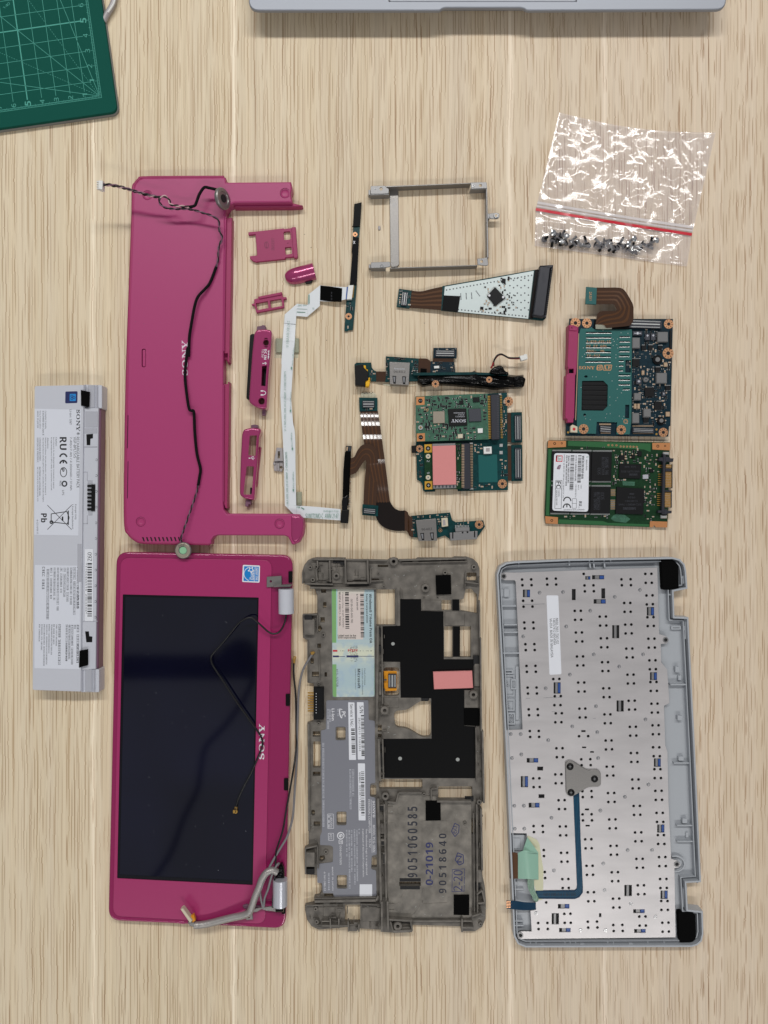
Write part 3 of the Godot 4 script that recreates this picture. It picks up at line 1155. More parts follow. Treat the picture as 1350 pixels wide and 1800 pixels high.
# ---------------------------------------------------------------- pink bottom shell
func bottom_shell() -> void:
	thing("bottom_shell", "matte pink bottom cover of the small computer, a long panel with two side arms", "computer cover", 330, 640)
	fr(0, 0, 1)
	var h := 9.0
	var outline := py([232, 400, 233.5, 334, 237, 323, 244, 315, 252, 312, 396, 311, 397, 320, 511.4, 319, 513, 330, 511, 340, 513.5, 356,
		412, 357, 402, 361, 397, 370, 395.5, 383, 392.6, 621, 392, 880, 393, 895, 399, 902.5, 509, 903, 526, 904, 533, 911, 535, 924, 533, 940, 526, 953, 517, 957.5, 513, 957, 510, 951, 506, 944, 500, 941.6,
		383, 941, 376, 943, 371.5, 949, 371, 957, 253, 954.5, 236, 949, 226, 939, 220.5, 924, 219.5, 880, 224.5, 600], h)
	var holes := []
	var feet := [[259, 343, 8.6], [501, 339.5, 9.0], [247.5, 917, 8.6], [491.5, 920.5, 8.8]]
	for f in feet:
		holes.append(circ(f[0], f[1], f[2], h, 28))
	holes.append(rounded(bx(249, 613, 256.3, 645.5, h), 1.3))
	for i in 10:
		var x := 249.5 + i * 7.0
		holes.append(rounded(py([x, 944, x + 2.8, 944, x + 5.2, 951.2, x + 2.4, 951.2], h), 0.35, 2))
	var s := nb()
	slab(s, outline, holes, 0.0, h, 1.3, 4)
	var body := pt("panel", s, M.pink_matte)
	# glossy rim that rolls over the outer edge
	s = nb()
	tube(s, spl(path([394, 312.4, 7.6, 320, 312.6, 7.6, 253, 313.4, 7.6, 245, 316.4, 7.6, 238.4, 324, 7.6, 235, 334, 7.6, 233.6, 400, 7.6, 226.2, 600, 7.6, 223, 720, 7.6, 221.1, 860, 7.6, 221.8, 924, 7.6, 226.9, 937.2, 7.6, 237, 947, 7.6, 253, 952.6, 7.6, 310, 954, 7.6, 369, 955.2, 7.6]), 5), 1.32, 8)
	pt("rolled_rim", s, M.pink_plain, body)
	for f in feet:
		s = nb()
		var R: float = (f[2] - 0.45) * SC * (EYE - h) / EYE
		spin(s, w3(f[0], f[1], h), Basis.IDENTITY, [[R, -4.0], [R, -0.35], [R * 0.95, -0.1], [R * 0.86, -0.05], [R * 0.78, -0.25], [R * 0.62, -0.75], [R * 0.3, -0.95], [0.0, -0.98]], 28)
		pt("rubber_foot", s, M.pink_matte)
	s = nb()
	slab(s, rounded(bx(249.9, 614, 255.4, 644.5, h), 1.1), [], 4.0, h - 0.3, 0.5, 3)
	pt("slot_plug", s, M.pink_matte)
	# the lower lip along the inner edge with its bright bead
	s = nb()
	slab(s, py([395.8, 384, 407.5, 382, 406, 500, 403, 636, 400, 636, 400, 621, 392.8, 621], 7.4), [], 0.0, 7.4, 0.4, 2)
	slab(s, py([392.5, 675, 400, 675, 401, 671, 403, 671, 402, 760, 399.5, 880, 399.5, 894, 396, 893, 392.3, 882], 7.4), [], 0.0, 7.4, 0.4, 2)
	slab(s, py([392.6, 621, 401, 621, 401, 632, 403.5, 640, 401, 640, 398, 633, 392.8, 631], 4), [], 0.0, 4, 0.3)
	pt("inner_lip", s, M.pink_plain)
	s = nb()
	tube(s, path([396.6, 380, 8.0, 395, 480, 8.0, 393.2, 618, 8.0]), 0.85, 6)
	tube(s, path([393, 677, 8.0, 392.6, 780, 8.0, 392.4, 882, 8.0]), 0.75, 6)
	pt("bead", s, M.pink_gloss)
	s = nb()
	slab(s, py([413, 357.2, 513, 356, 532, 360.5, 530, 363, 511, 364, 411.5, 364.6], 5.5), [], 0.0, 5.5, 1.0, 3)
	pt("arm_flange", s, M.pink_plain)
	# glossy roll of the corner at the arm's end
	s = nb()
	slab(s, py([511, 906, 527, 906, 533.5, 913, 534, 926, 531, 940, 525, 950, 518, 955, 513, 950, 511, 942], 10), [], 8.0, 9.9, 1.6, 4)
	pt("corner_roll", s, M.pink_gloss)
	s = nb()
	for e in [[731, 788], [812, 876]]:
		slab(s, py([222.6, e[0], 225, e[0] + 2, 224.2, e[1] - 3, 221.8, e[1]], 7), [], 3.0, 7.9, 0.3)
	pt("latch", s, M.pink_gloss)
	s = nb()
	for e in [[729, 790], [810, 878]]:
		line(s, 225.6, e[0] + 1, 224.4, e[1] - 2, 0.35, h - 0.5, 0.7)
	pt("latch_gap", s, M.black_plastic)
	for i in 10:
		var x := 250.9 + i * 7.0
		s = nb()
		tube(s, path([x + 0.4, 945, h - 0.35, x + 2.6, 950.6, h - 0.35, x + 3.6, 953, h - 0.75, x + 4.3, 954.6, h - 1.5]), 0.55, 6)
		pt("vent_slot", s, M.fog_black, body)
	s = nb()
	tx(s, "SONY", 319.6, 598.5, 329.5, 660, -90, h, 2, 0.8)
	pt("logo_lettering", s, M.ink_silver)
	for e in [[244, 463], [274, 523], [238, 565], [253, 569], [274, 584], [330, 700], [290, 440]]:
		s = nb()
		slab(s, circ(e[0], e[1], 0.6, h, 6), [], h, h + 0.05, 0.0)
		pt("fleck", s, M.pink_dark, body)

# ---------------------------------------------------------------- loudspeakers on one twisted lead
func speaker_cable() -> void:
	thing("speaker_lead", "twisted black lead with two round speakers and a white plug across the pink cover", "speaker lead", 330, 640)
	fr(150, 290, 410.0 / 1350)
	var a := nb()
	var b := nb()
	# the four wires from the plug to where they part
	var trunk := spl(path([104, 116, 27, 150, 118, 25, 210, 130, 24, 275, 150, 23, 350, 172, 22, 432, 190, 21]), 6)
	twist(a, b, trunk, 0.5, 6.5)
	var b2 := nb()
	twist(a, b2, spl(path([104, 112, 27.4, 150, 114, 25.6, 210, 126, 24.6, 275, 146, 23.8, 350, 168, 22.6, 432, 186, 21.4]), 6), 0.4, 8.0)
	var c := nb()
	twist(b, a, spl(path([432, 186, 21.4, 462, 182, 21, 486, 205, 20, 492, 228, 20, 545, 238, 19.5, 605, 243, 19]), 6), 0.45, 7.0)
	var d := nb()
	twist(a, c, spl(path([432, 190, 21, 428, 214, 20, 450, 240, 19, 500, 254, 18.5, 600, 256, 18, 690, 280, 17, 745, 300, 16, 772, 325, 15, 776, 380, 13, 792, 425, 12.4, 772, 475, 11.8, 768, 545, 11, 757, 592, 10.6]), 6), 0.42, 8.0)
	fr(200, 600, 360.0 / 1350)
	twist(a, c, spl(path([556, 948, 10.6, 545, 1000, 11, 518, 1080, 12, 490, 1160, 12.5, 466, 1230, 13, 446, 1290, 12, 446, 1330, 11, 452, 1355, 11]), 6), 0.4, 7.0)
	pt("black_wire", a, M.wire_black)
	pt("red_wire", b2, M.pink_dark)
	pt("pale_wire", b, M.wire_pink)
	pt("pink_wire", c, M.pink_dark)
	var s := nb()
	fr(150, 290, 410.0 / 1350)
	tube(s, spl(path([600, 244, 19, 632, 236, 18.5, 645, 210, 18, 660, 170, 17.6, 688, 131, 17, 720, 134, 16.5, 780, 148, 16]), 6), 0.95, 7)
	var long := path([757, 590, 10.8, 722, 680, 10.6, 690, 720, 11.6, 652, 762, 12.2, 632, 820, 12.2, 612, 930, 11.8, 602, 1000, 11.4, 598, 1110, 10.8])
	fr(200, 600, 360.0 / 1350)
	long.append_array(path([489, 40, 10.6, 478, 120, 10.6, 470, 220, 10.6, 479, 330, 11.4, 496, 440, 12.0, 512, 458, 12.0, 528, 468, 12.0, 534, 600, 11.6, 548, 740, 11.0, 571, 838, 10.8, 566, 890, 10.6, 556, 950, 10.8]))
	tube(s, spl(long, 6), 0.95, 7)
	pt("sleeve", s, M.cloth_sleeve)
	# plug
	fr(150, 290, 410.0 / 1350)
	s = nb()
	slab(s, py([78, 90, 102, 92, 100, 144, 76, 140], 28), [], 24.5, 28.5, 0.2)
	for i in 4:
		slab(s, py([64, 91 + i * 13, 80, 92 + i * 13, 80, 98 + i * 13, 64, 97 + i * 13], 28), [], 25.2, 27.8, 0.1)
	pt("plug", s, M.white_plastic)
	# upright speaker at the arm
	var tilt := Basis.from_euler(Vector3(0.2, 0.12, -1.08))
	s = nb()
	var cc := w3(795, 195, 14.6)
	spin(s, cc, tilt, [[0.0, -1.7], [6.2, -1.7], [6.9, -1.0], [6.9, 0.4], [6.3, 1.1], [4.4, 1.2], [4.1, 0.7], [2.6, 0.7], [2.4, 0.2], [0.0, 0.1]])
	var sp := pt("speaker", s, M.steel_dull)
	s = nb()
	spin(s, cc + tilt * Vector3(0, 0.8, 0), tilt, [[2.5, 0.0], [2.5, 0.3], [0.0, 0.3]])
	pt("speaker_hole", s, M.fog_black, sp)
	# flat speaker over the gap below the cover
	fr(200, 600, 360.0 / 1350)
	s = nb()
	cc = w3(457, 1378, 11)
	spin(s, cc, Basis.IDENTITY, [[0.0, -3.4], [5.0, -3.4], [5.4, -1.0], [5.4, 0.2], [4.9, 0.7], [2.6, 0.75], [2.4, 0.3], [0.0, 0.3]])
	sp = pt("speaker", s, M.steel_dull)
	s = nb()
	spin(s, cc, Basis.IDENTITY, [[2.45, 0.32], [2.2, 0.45], [0.0, 0.45]])
	pt("felt_disc", s, M.felt_green, sp)
	s = nb()
	spin(s, cc, Basis.IDENTITY, [[4.8, 0.72], [4.6, 0.8], [3.1, 0.8], [2.9, 0.74]])
	pt("paper_ring", s, M.paper if false else M.chip_tan, sp)
	s = nb()
	tq(s, "03027", [424, 1346, 470, 1330, 474, 1346, 430, 1362], 11.85, 0)
	pt("printed_text", s, M.ink_grey, sp)

# a turned shape: rows of [radius, height] about an axis
func spin(s: SurfaceTool, at: Vector3, b: Basis, prof: Array, n := 24) -> void:
	for i in prof.size() - 1:
		var r0: float = prof[i][0]
		var r1: float = prof[i + 1][0]
		var y0: float = prof[i][1]
		var y1: float = prof[i + 1][1]
		var t := Vector2(r1 - r0, y1 - y0).normalized()
		var nn := Vector2(t.y, -t.x)
		for k in n:
			var v := []
			for e in [[r0, y0, k], [r0, y0, k + 1], [r1, y1, k + 1], [r1, y1, k]]:
				var a: float = TAU * e[2] / n
				v.append([at + b * Vector3(cos(a) * e[0], e[1], sin(a) * e[0]), b * Vector3(cos(a) * nn.x, nn.y, sin(a) * nn.x)])
			quad(s, v[0][0], v[1][0], v[2][0], v[3][0], v[0][1], v[1][1], v[2][1], v[3][1])

# ---------------------------------------------------------------- screen half
func display_lid() -> void:
	thing("screen_half", "pink screen half with a dark blank display, hinges and loose antenna leads", "screen half", 352, 1302)
	fr(0, 0, 1)
	var h := 7.2
	var hb := 8.0
	var s := nb()
	var lid := rounded(py([204, 970, 515, 975.5, 502, 1633.5, 189.5, 1619], h), 8.0, 7)
	slab(s, lid, [], 0.0, h, 1.4, 4)
	pt("lid", s, M.pink_lid)
	# hollow strip beside the bezel, where the hinges sit
	s = nb()
	slab(s, py([480, 1040, 508, 1042, 500, 1560, 470, 1560], h), [], h - 0.1, h + 0.12, 0.1)
	pt("hinge_strip", s, M.pink_lid)
	var scr := rounded(py([215.8, 1044.8, 454.8, 1050.3, 444.2, 1556, 205.8, 1544], hb), 0.5)
	s = nb()
	slab(s, rounded(py([212, 980.5, 478, 984.5, 466, 1624.5, 198.5, 1610.5], hb), 6.0, 6), [scr], h, hb, 0.3, 2)
	var bez := pt("bezel", s, M.pink_bezel)
	s = nb()
	slab(s, scr, [py([220.2, 1049, 452, 1054.2, 441.6, 1549, 210.2, 1537.5], h + 0.3)], h, h + 0.35, 0.0)
	pt("screen_border", s, M.screen_edge)
	s = nb()
	slab(s, py([219.8, 1048.6, 452.4, 1053.8, 442, 1549.4, 209.8, 1538], h + 0.2), [], h, h + 0.2, 0.0)
	pt("screen", s, M.screen)
	s = nb()
	rng.seed = 5
	for i in 22:
		var x := rng.randf_range(225, 436)
		var y := rng.randf_range(1060, 1530)
		slab(s, circ(x, y, rng.randf_range(0.2, 0.42), h + 0.2, 6), [], h + 0.2, h + 0.26, 0.0)
	pt("dust", s, M.ink_pale, null, "stuff")
	s = nb()
	tx(s, "SONY", 455.6, 1272.5, 465, 1335, -90, hb, 2, -0.6)
	pt("logo_lettering", s, M.ink_white, bez)
	# rubber stops
	fr(180, 960, 360.0 / 1350)
	for e in [[1226, 166, 1252, 240], [1208, 976, 1236, 1054], [1196, 1533, 1224, 1611], [1180, 2353, 1206, 2426]]:
		s = nb()
		slab(s, rounded(bx(e[0], e[1], e[2], e[3], 8.4), 0.5), [], h - 0.2, 8.4, 0.4, 2)
		pt("rubber_stop", s, M.rubber)
	# energy sticker
	s = nb()
	slab(s, rounded(py([926, 123, 1039, 128, 1036, 241, 921, 236], hb), 0.8), [], hb, hb + 0.1, 0.0)
	var stk := pt("energy_sticker", s, M.paper, bez)
	s = nb()
	slab(s, rounded(py([934, 132, 1031, 136, 1028, 233, 930, 229], hb), 0.3), [], hb + 0.1, hb + 0.13, 0.0)
	var pane := pt("sticker_panel", s, M.sticker_blue, stk)
	s = nb()
	var hh := hb + 0.13
	var star := []
	for k in 11:
		var a := TAU * k / 10.0 + 0.25
		star.append(980 + cos(a) * (22 if k % 2 == 0 else 9))
		star.append(156 + sin(a) * (22 if k % 2 == 0 else 9))
	pline(s, star, 0.45, hh)
	tx(s, "energy", 970, 165, 1000, 226, 90, hh, 2)
	var arc := []
	for k in 13:
		var a := deg_to_rad(112 + 138.0 * k / 12)
		arc.append(985 + cos(a) * 52)
		arc.append(183 + sin(a) * 47)
	pline(s, arc, 0.4, hh)
	tx(s, "ENERGY STAR", 1010, 142, 1024, 226, 90, hh, 1)
	pline(s, [1006, 134, 1003, 232], 0.25, hh)
	pt("sticker_print", s, M.ink_white, stk)
	# upper hinge
	s = nb()
	slab(s, rounded(py([1083, 202, 1180, 196, 1182, 262, 1140, 268, 1082, 272], 9.4), 0.5), [circ(1110, 232, 8, 9.4, 10)], 8.1, 9.3, 0.2)
	slab(s, py([1128, 258, 1248, 252, 1240, 268, 1128, 272], 12), [], 8.0, 12.0, 0.3)
	var hg := pt("hinge", s, M.steel_dull)
	s = nb()
	tube(s, path([1211, 283, 11.6, 1212, 444, 11.6]), 5.0 * 1.0, 16)
	pt("hinge_barrel", s, M.silver_plastic, hg)
	fr(180, 1300, 360.0 / 1350)
	s = nb()
	slab(s, py([940, 1128, 1000, 1122, 1010, 1112, 1050, 1108, 1145, 1098, 1190, 1100, 1186, 1112, 1146, 1116, 1148, 1136, 1078, 1128, 1050, 1118, 1018, 1136, 988, 1140, 992, 1186, 946, 1190, 948, 1140], 11.5),
		[circ(965, 1170, 7, 11.5, 10)], 10.6, 11.6, 0.2)
	hg = pt("hinge", s, M.steel_dull)
	s = nb()
	slab(s, py([924, 1098, 945, 1090, 1045, 1102, 1030, 1125, 932, 1115], 10), [], 8.2, 10.0, 0.3)
	pt("hinge_leaf", s, M.pink_dark, hg)
	s = nb()
	tube(s, path([1172, 920, 11.4, 1171, 1092, 11.4]), 4.8, 16)
	pt("hinge_barrel", s, M.silver_gloss, hg)
	s = nb()
	slab(s, py([1140, 915, 1165, 830, 1182, 818, 1195, 850, 1198, 912], 11), [], 8.0, 11.5, 1.0, 3)
	tube(s, path([1146, 1092, 11.4, 1196, 1092, 11.4]), 4.2, 10)
	pt("hinge_sleeve", s, M.black_tape, hg)
	# black antenna lead with its tiny plug
	fr(180, 960, 360.0 / 1350)
	s = nb()
	tube(s, spl(path([1212, 440, 12, 1208, 480, 11.5, 1192, 528, 11, 1165, 566, 11, 1130, 578, 11.5, 1095, 566, 12, 1045, 522, 13, 1005, 486, 14.5, 975, 471, 15, 935, 482, 15, 895, 512, 14, 850, 566, 13, 800, 628, 12, 745, 690, 11, 720, 722, 10.6, 716, 748, 10.4, 730, 790, 10.6, 790, 882, 11, 880, 1020, 11, 955, 1125, 10.6, 1020, 1215, 10.2, 1048, 1262, 9.8, 1056, 1300, 9.6, 1050, 1330, 9.5, 1022, 1400, 9.2, 988, 1478, 9.0, 950, 1550, 8.8, 918, 1612, 8.6, 894, 1670, 8.6, 882, 1720, 8.8, 880, 1745, 9]), 5), 0.62, 7)
	var lead := pt("antenna_lead", s, M.wire_black)
	s = nb()
	slab(s, circ(878, 1752, 13, 9.4, 12), [circ(878, 1752, 5, 9.4, 8)], 8.0, 9.5, 0.2)
	slab(s, py([872, 1720, 888, 1720, 886, 1745, 872, 1745], 9.4), [], 8.2, 9.3, 0.2)
	slab(s, py([860, 1742, 868, 1740, 868, 1762, 860, 1764], 9.2), [], 8.2, 9.0, 0.1)
	pt("lead_plug", s, M.gold, lead)
	# leads that run up beside the screen half onto the table
	s = nb()
	tube(s, spl(path([1262, 770, 4, 1261, 830, 3.4, 1266, 900, 3, 1273, 960, 2.4, 1277, 1080, 2.2, 1278, 1200, 2.2, 1279, 1300, 3, 1272, 1380, 6, 1258, 1480, 9.6, 1236, 1610, 10, 1212, 1740, 10, 1190, 1870, 10.4, 1162, 1960, 11, 1146, 2012, 12, 1142, 2080, 13, 1136, 2160, 13, 1132, 2260, 12.6, 1124, 2330, 12.4, 1122, 2380, 12]), 5), 0.62, 7)
	lead = pt("antenna_lead", s, M.wire_black)
	s = nb()
	slab(s, circ(1266, 738, 11, 4.4, 12), [circ(1266, 738, 4.5, 4.4, 8)], 2.8, 4.5, 0.2)
	slab(s, py([1256, 742, 1274, 742, 1268, 775, 1258, 775], 4.4), [], 3.0, 4.4, 0.2)
	pt("lead_plug", s, M.gold, lead)
	s = nb()
	var g := path([1384, 712, 5.2, 1372, 730, 5.4, 1338, 784, 4.6, 1318, 830, 3.4, 1302, 900, 2.6, 1292, 1000, 2.2, 1288, 1120, 2.2, 1284, 1250, 2.2, 1284, 1350, 2.6, 1279, 1450, 4, 1270, 1580, 7, 1258, 1760, 8.4, 1240, 1850, 9.6, 1215, 1920, 10.4, 1180, 1980, 11, 1150, 2030, 12, 1115, 2090, 13.6, 1080, 2160, 14.4, 1050, 2240, 14, 1040, 2280, 13.6, 1046, 2330, 13, 1058, 2380, 12.6])
	tube(s, spl(g, 5), 0.75, 7)
	tube(s, spl(path([1165, 2092, 12, 1152, 2100, 13.4, 1120, 2160, 14, 1092, 2260, 13.6, 1070, 2320, 13, 1064, 2380, 12.4]), 5), 0.75, 7)
	lead = pt("antenna_lead", s, M.wire_grey)
	s = nb()
	slab(s, py([1370, 700, 1388, 694, 1402, 702, 1390, 716, 1376, 722], 6), [], 4.4, 6.0, 0.3)
	pt("lead_plug", s, M.gold, lead)
	# braided display lead
	fr(180, 1300, 360.0 / 1350)
	s = nb()
	tube(s, spl(path([1150, 875, 13, 1120, 862, 14, 1085, 876, 15, 1055, 915, 15.4, 1030, 980, 15.6, 1005, 1040, 15, 985, 1100, 14.4, 965, 1142, 14, 920, 1160, 13, 860, 1172, 12, 780, 1192, 11, 700, 1212, 10.6, 640, 1222, 10.6, 604, 1222, 11]), 6), 2.3, 9)
	lead = pt("display_lead", s, M.braid)
	s = nb()
	slab(s, py([514, 1120, 530, 1112, 592, 1196, 576, 1210], 15), [], 11.0, 15.0, 0.3)
	pt("display_plug", s, M.cream_plastic, lead)
	s = nb()
	slab(s, py([576, 1172, 598, 1160, 610, 1200, 592, 1215], 14), [], 10.5, 13.0, 0.3)
	pt("plug_flag", s, M.flex_orange, lead)
	s = nb()
	slab(s, py([560, 1206, 600, 1200, 620, 1222, 600, 1238, 575, 1230], 12.5), [], 9.5, 12.6, 0.8, 3)
	pt("plug_tape", s, M.steel_dull, lead)
	s = nb()
	slab(s, rounded(py([500, 1196, 545, 1200, 545, 1216, 500, 1212], h), 1.6), [], 6.5, h + 0.4, 0.4, 2)
	pt("catch", s, M.pink_gloss)

# ---------------------------------------------------------------- grey middle frame
func boss(s: SurfaceTool, sd: SurfaceTool, x: float, y: float, r: float, y0: float, y1: float) -> void:
	ring(s, x, y, r * 0.42, r, y0, y1, 0.25, 16)
	slab(sd, circ(x, y, r * 0.44, y1, 10), [], y0, y0 + 0.1, 0.0)

func mid_frame() -> void:
	thing("middle_frame", "grey cast metal middle frame with labels, black film and many cut-outs", "computer frame", 690, 1312)
	fr(520, 960, 340.0 / 1350)
	var h := 4.0
	var outer := py([44, 225, 46, 170, 60, 130, 85, 98, 112, 84, 150, 78, 345, 80, 350, 95, 500, 92, 640, 95, 660, 82, 705, 82, 720, 95, 830, 95, 850, 80, 1090, 80, 1110, 72, 1195, 74, 1240, 90, 1270, 120, 1283, 160, 1283, 300, 1275, 370, 1282, 420, 1280, 600, 1290, 640, 1285, 990, 1292, 1290, 1302, 1310, 1302, 1400, 1310, 1780, 1285, 1800, 1290, 1900, 1295, 2260, 1320, 2380, 1328, 2480, 1325, 2600, 1300, 2660, 1250, 2690, 1160, 2690, 1155, 2655, 812, 2645, 812, 2690, 680, 2700, 600, 2695, 595, 2680, 440, 2670, 425, 2690, 375, 2690, 365, 2660, 240, 2672, 160, 2678, 110, 2655, 78, 2610, 64, 2540, 64, 2510, 130, 2495, 128, 2450, 165, 2440, 178, 2410, 182, 2300, 66, 2292, 64, 2110, 90, 2092, 90, 1990, 85, 1600, 80, 1235, 122, 1222, 124, 960, 82, 955, 80, 656, 50, 640, 46, 480, 150, 470, 150, 345, 128, 292, 60, 262], h)
	var holes := [bx(562, 302, 692, 550, h), bx(1017, 376, 1088, 448, h), py([1142, 374, 1172, 366, 1185, 300, 1225, 296, 1250, 326, 1266, 336, 1266, 470, 1145, 448], h), bx(1035, 560, 1095, 778, h), bx(1145, 560, 1222, 775, h), rounded(bx(612, 846, 722, 1044, h), 2),
		rounded(py([686, 1150, 780, 1142, 866, 1082, 944, 1066, 946, 1330, 880, 1334, 780, 1272, 690, 1262], h), 3), rounded(bx(580, 1626, 884, 1694, h), 1), rounded(bx(994, 1676, 1232, 1768, h), 1), bx(722, 2342, 872, 2372, h), rounded(bx(118, 1363, 172, 1546, h), 1), rounded(bx(284, 1266, 346, 1348, h), 1.2), rounded(bx(288, 1854, 352, 1942, h), 1.2), rounded(bx(290, 2296, 354, 2384, h), 1.2), rounded(bx(124, 1921, 170, 1955, h), 0.6), rounded(bx(108, 1840, 133, 1880, h), 1.0), bx(342, 2502, 450, 2626, h), bx(198, 2426, 262, 2460, h),
		bx(190, 390, 214, 430, h), bx(176, 302, 212, 326, h), bx(172, 496, 202, 532, h), rounded(bx(102, 782, 126, 822, h), 0.6), bx(112, 876, 162, 912, h), rounded(bx(1192, 184, 1262, 240, h), 1), bx(530, 226, 582, 246, h), rounded(bx(570, 130, 646, 146, h), 1.5), bx(572, 1246, 600, 1296, h), bx(574, 1310, 600, 1340, h), rounded(bx(1226, 1900, 1252, 2010, h), 1.0), rounded(bx(520, 1668, 562, 1748, h), 1), rounded(bx(526, 2172, 566, 2242, h), 1), bx(118, 1292, 170, 1330, h), bx(118, 1574, 172, 1604, h), bx(150, 680, 176, 712, h), bx(200, 880, 218, 912, h), py([142, 560, 172, 552, 186, 575, 165, 600, 148, 590], h), py([168, 2162, 200, 2158, 206, 2184, 180, 2204, 164, 2196], h)]
	var s := nb()
	slab(s, outer, holes, 0.4, h, 0.35)
	var body := pt("frame", s, M.magnesium)
	# drive bay floor
	s = nb()
	slab(s, rounded(py([640, 1790, 700, 1790, 715, 1724, 880, 1724, 890, 1745, 980, 1745, 995, 1780, 1225, 1790, 1230, 2580, 1210, 2600, 650, 2600, 636, 2400], 4.6), 2), [bx(722, 2342, 872, 2372, 4.6), rounded(bx(1228, 1900, 1252, 2010, 4.6), 1.0)], h, 4.6, 0.2)
	var bay := pt("drive_bay", s, M.magnesium_bay)
	var hb := 4.6
	s = nb()
	frame_line(s, rounded(py([878, 1915, 1056, 1912, 1066, 2490, 880, 2500], hb), 1.5), 0.4, hb, 0.2)
	for e in [[736, 1848, 30], [668, 1958, 32], [676, 2338, 28], [722, 2518, 32], [852, 2572, 22], [1180, 1988, 26]]:
		ring(s, e[0], e[1], e[2] - 2.5, e[2], hb - 0.1, hb + 0.12, 0.05, 20)
	var arcp := []
	for k in 13:
		arcp.append(890 - 140 * pow(k / 12.0, 2.0))
		arcp.append(2390 + 210 * sin(k / 12.0 * PI / 2))
	pline(s, arcp, 1.4, hb, 0.2)
	pline(s, [735, 2560, 738, 2450, 770, 2400], 0.8, hb, 0.2)
	for e in [[640, 1820], [640, 1868], [650, 2496], [650, 2540]]:
		line(s, e[0], e[1], e[0] + 38, e[1] + 1, 0.7, hb, 0.5)
	pt("bay_rib", s, M.magnesium_bay, bay)
	s = nb()
	tx(s, "9 0 5 1 0 6 0 5 8 5", 780, 1818, 850, 2312, -90, hb, 1)
	tx(s, "9 0 5 1 8 6 4 0", 998, 2006, 1052, 2422, -90, hb, 1)
	pt("stamped_number", s, M.ink_stamp, bay)
	s = nb()
	tx(s, "0-21019", 906, 2068, 958, 2366, -90, hb, 1)
	tx(s, "2-20", 1100, 2262, 1164, 2406, -90, hb, 0)
	frame_line(s, py([1090, 2256, 1180, 2250, 1176, 2410, 1088, 2414], hb), 0.35, hb)
	pline(s, [1086, 1990, 1110, 1934, 1140, 1950, 1136, 2000, 1110, 2028, 1086, 1990], 0.5, hb)
	tx(s, "60", 1096, 1955, 1126, 2005, -90, hb, 0)
	pline(s, [1112, 2190, 1130, 2140, 1168, 2156, 1170, 2212, 1140, 2226, 1112, 2190], 0.6, hb)
	tx(s, "N", 1124, 2160, 1158, 2208, -90, hb, 0)
	pt("ink_stamp", s, M.ink_stamp_blue, bay)
	# black film over the middle, in one sheet with tongues
	s = nb()
	var hf := h + 0.25
	slab(s, py([728, 370, 875, 370, 875, 452, 1030, 455, 1033, 790, 1240, 790, 1242, 1008, 1176, 1010, 1178, 1257, 1250, 1262, 1252, 1620, 616, 1618, 612, 1346, 948, 1344, 945, 1062, 930, 1062, 928, 1078, 878, 1078, 874, 1058, 732, 1058, 728, 808, 607, 806, 605, 560, 728, 556], hf),
		[circ(678, 682, 13, hf, 14), circ(728, 1483, 14, hf, 14), circ(1130, 1490, 14, hf, 14)], h, hf, 0.05)
	for e in [[1092, 372, 1140, 450], [1097, 560, 1146, 772]]:
		slab(s, bx(e[0], e[1], e[2], e[3], hf), [], 2.5, hf, 0.0)
	pt("insulating_film", s, M.black_film)
	s = nb()
	for e in [[678, 682, 12.4], [728, 1483, 13.4], [1130, 1490, 13.4]]:
		slab(s, circ(e[0], e[1], e[2], hf, 14), [], h, h + 0.02, 0.0)
	pt("bare_spot", s, M.grey_plastic_light)
	s = nb()
	slab(s, py([958, 878, 1231, 871, 1238, 991, 965, 1000], 6), [], hf, 6.0, 0.3)
	pt("thermal_pad", s, M.pink_pad)
	for e in [[977, 204, 1082, 201, 1086, 336, 981, 340], [907, 1780, 1010, 1780, 1012, 1916, 907, 1918], [1103, 2438, 1211, 2438, 1210, 2578, 1103, 2575], [1176, 1135, 1282, 1135, 1282, 1256, 1178, 1252]]:
		s = nb()
		slab(s, py(e, 5.6), [], h, 5.5, 0.25)
		pt("foam_pad", s, M.black_foam)
	# flat cable connector behind the film
	s = nb()
	slab(s, rounded(py([612, 872, 704, 872, 704, 1008, 614, 1012], 3.6), 0.5), [], 3.2, 3.6, 0.0)
	var fp := pt("flat_cable_end", s, M.flex_orange)
	s = nb()
	slab(s, py([590, 880, 614, 878, 616, 1010, 592, 1012], 5), [], 3.0, 4.8, 0.3)
	pt("cable_fold", s, M.black_film, fp)
	s = nb()
	slab(s, bx(645, 892, 702, 990, 5), [], 3.6, 4.9, 0.2)
	pt("socket", s, M.connector_dark, fp)
	s = nb()
	for i in 14:
		for x in [[647, 660], [684, 700]]:
			slab(s, bx(x[0], 900 + i * 6.0, x[1], 903 + i * 6.0, 5), [], 4.8, 5.0, 0.0)
	slab(s, bx(668, 900, 678, 982, 5), [], 4.8, 5.05, 0.0)
	pt("socket_pins", s, M.solder, fp, "stuff")
	frame_walls()
	frame_labels(body)
	fr(520, 960, 340.0 / 1350)
	# battery connector with gold blades
	s = nb()
	slab(s, bx(124, 988, 194, 1212, 8), [], h, 8.0, 0.4)
	var con := pt("battery_connector", s, M.black_plastic)
	for i in 8:
		s = nb()
		slab(s, bx(82, 1022 + i * 18, 126, 1031 + i * 18, 6), [], 4.6, 5.4, 0.1)
		pt("blade", s, M.gold, con)
	s = nb()
	for i in 8:
		slab(s, circ(142, 1030 + i * 19, 3, 8, 8), [], 8.0, 8.05, 0.0)
	pt("contact_dot", s, M.ink_white, con)

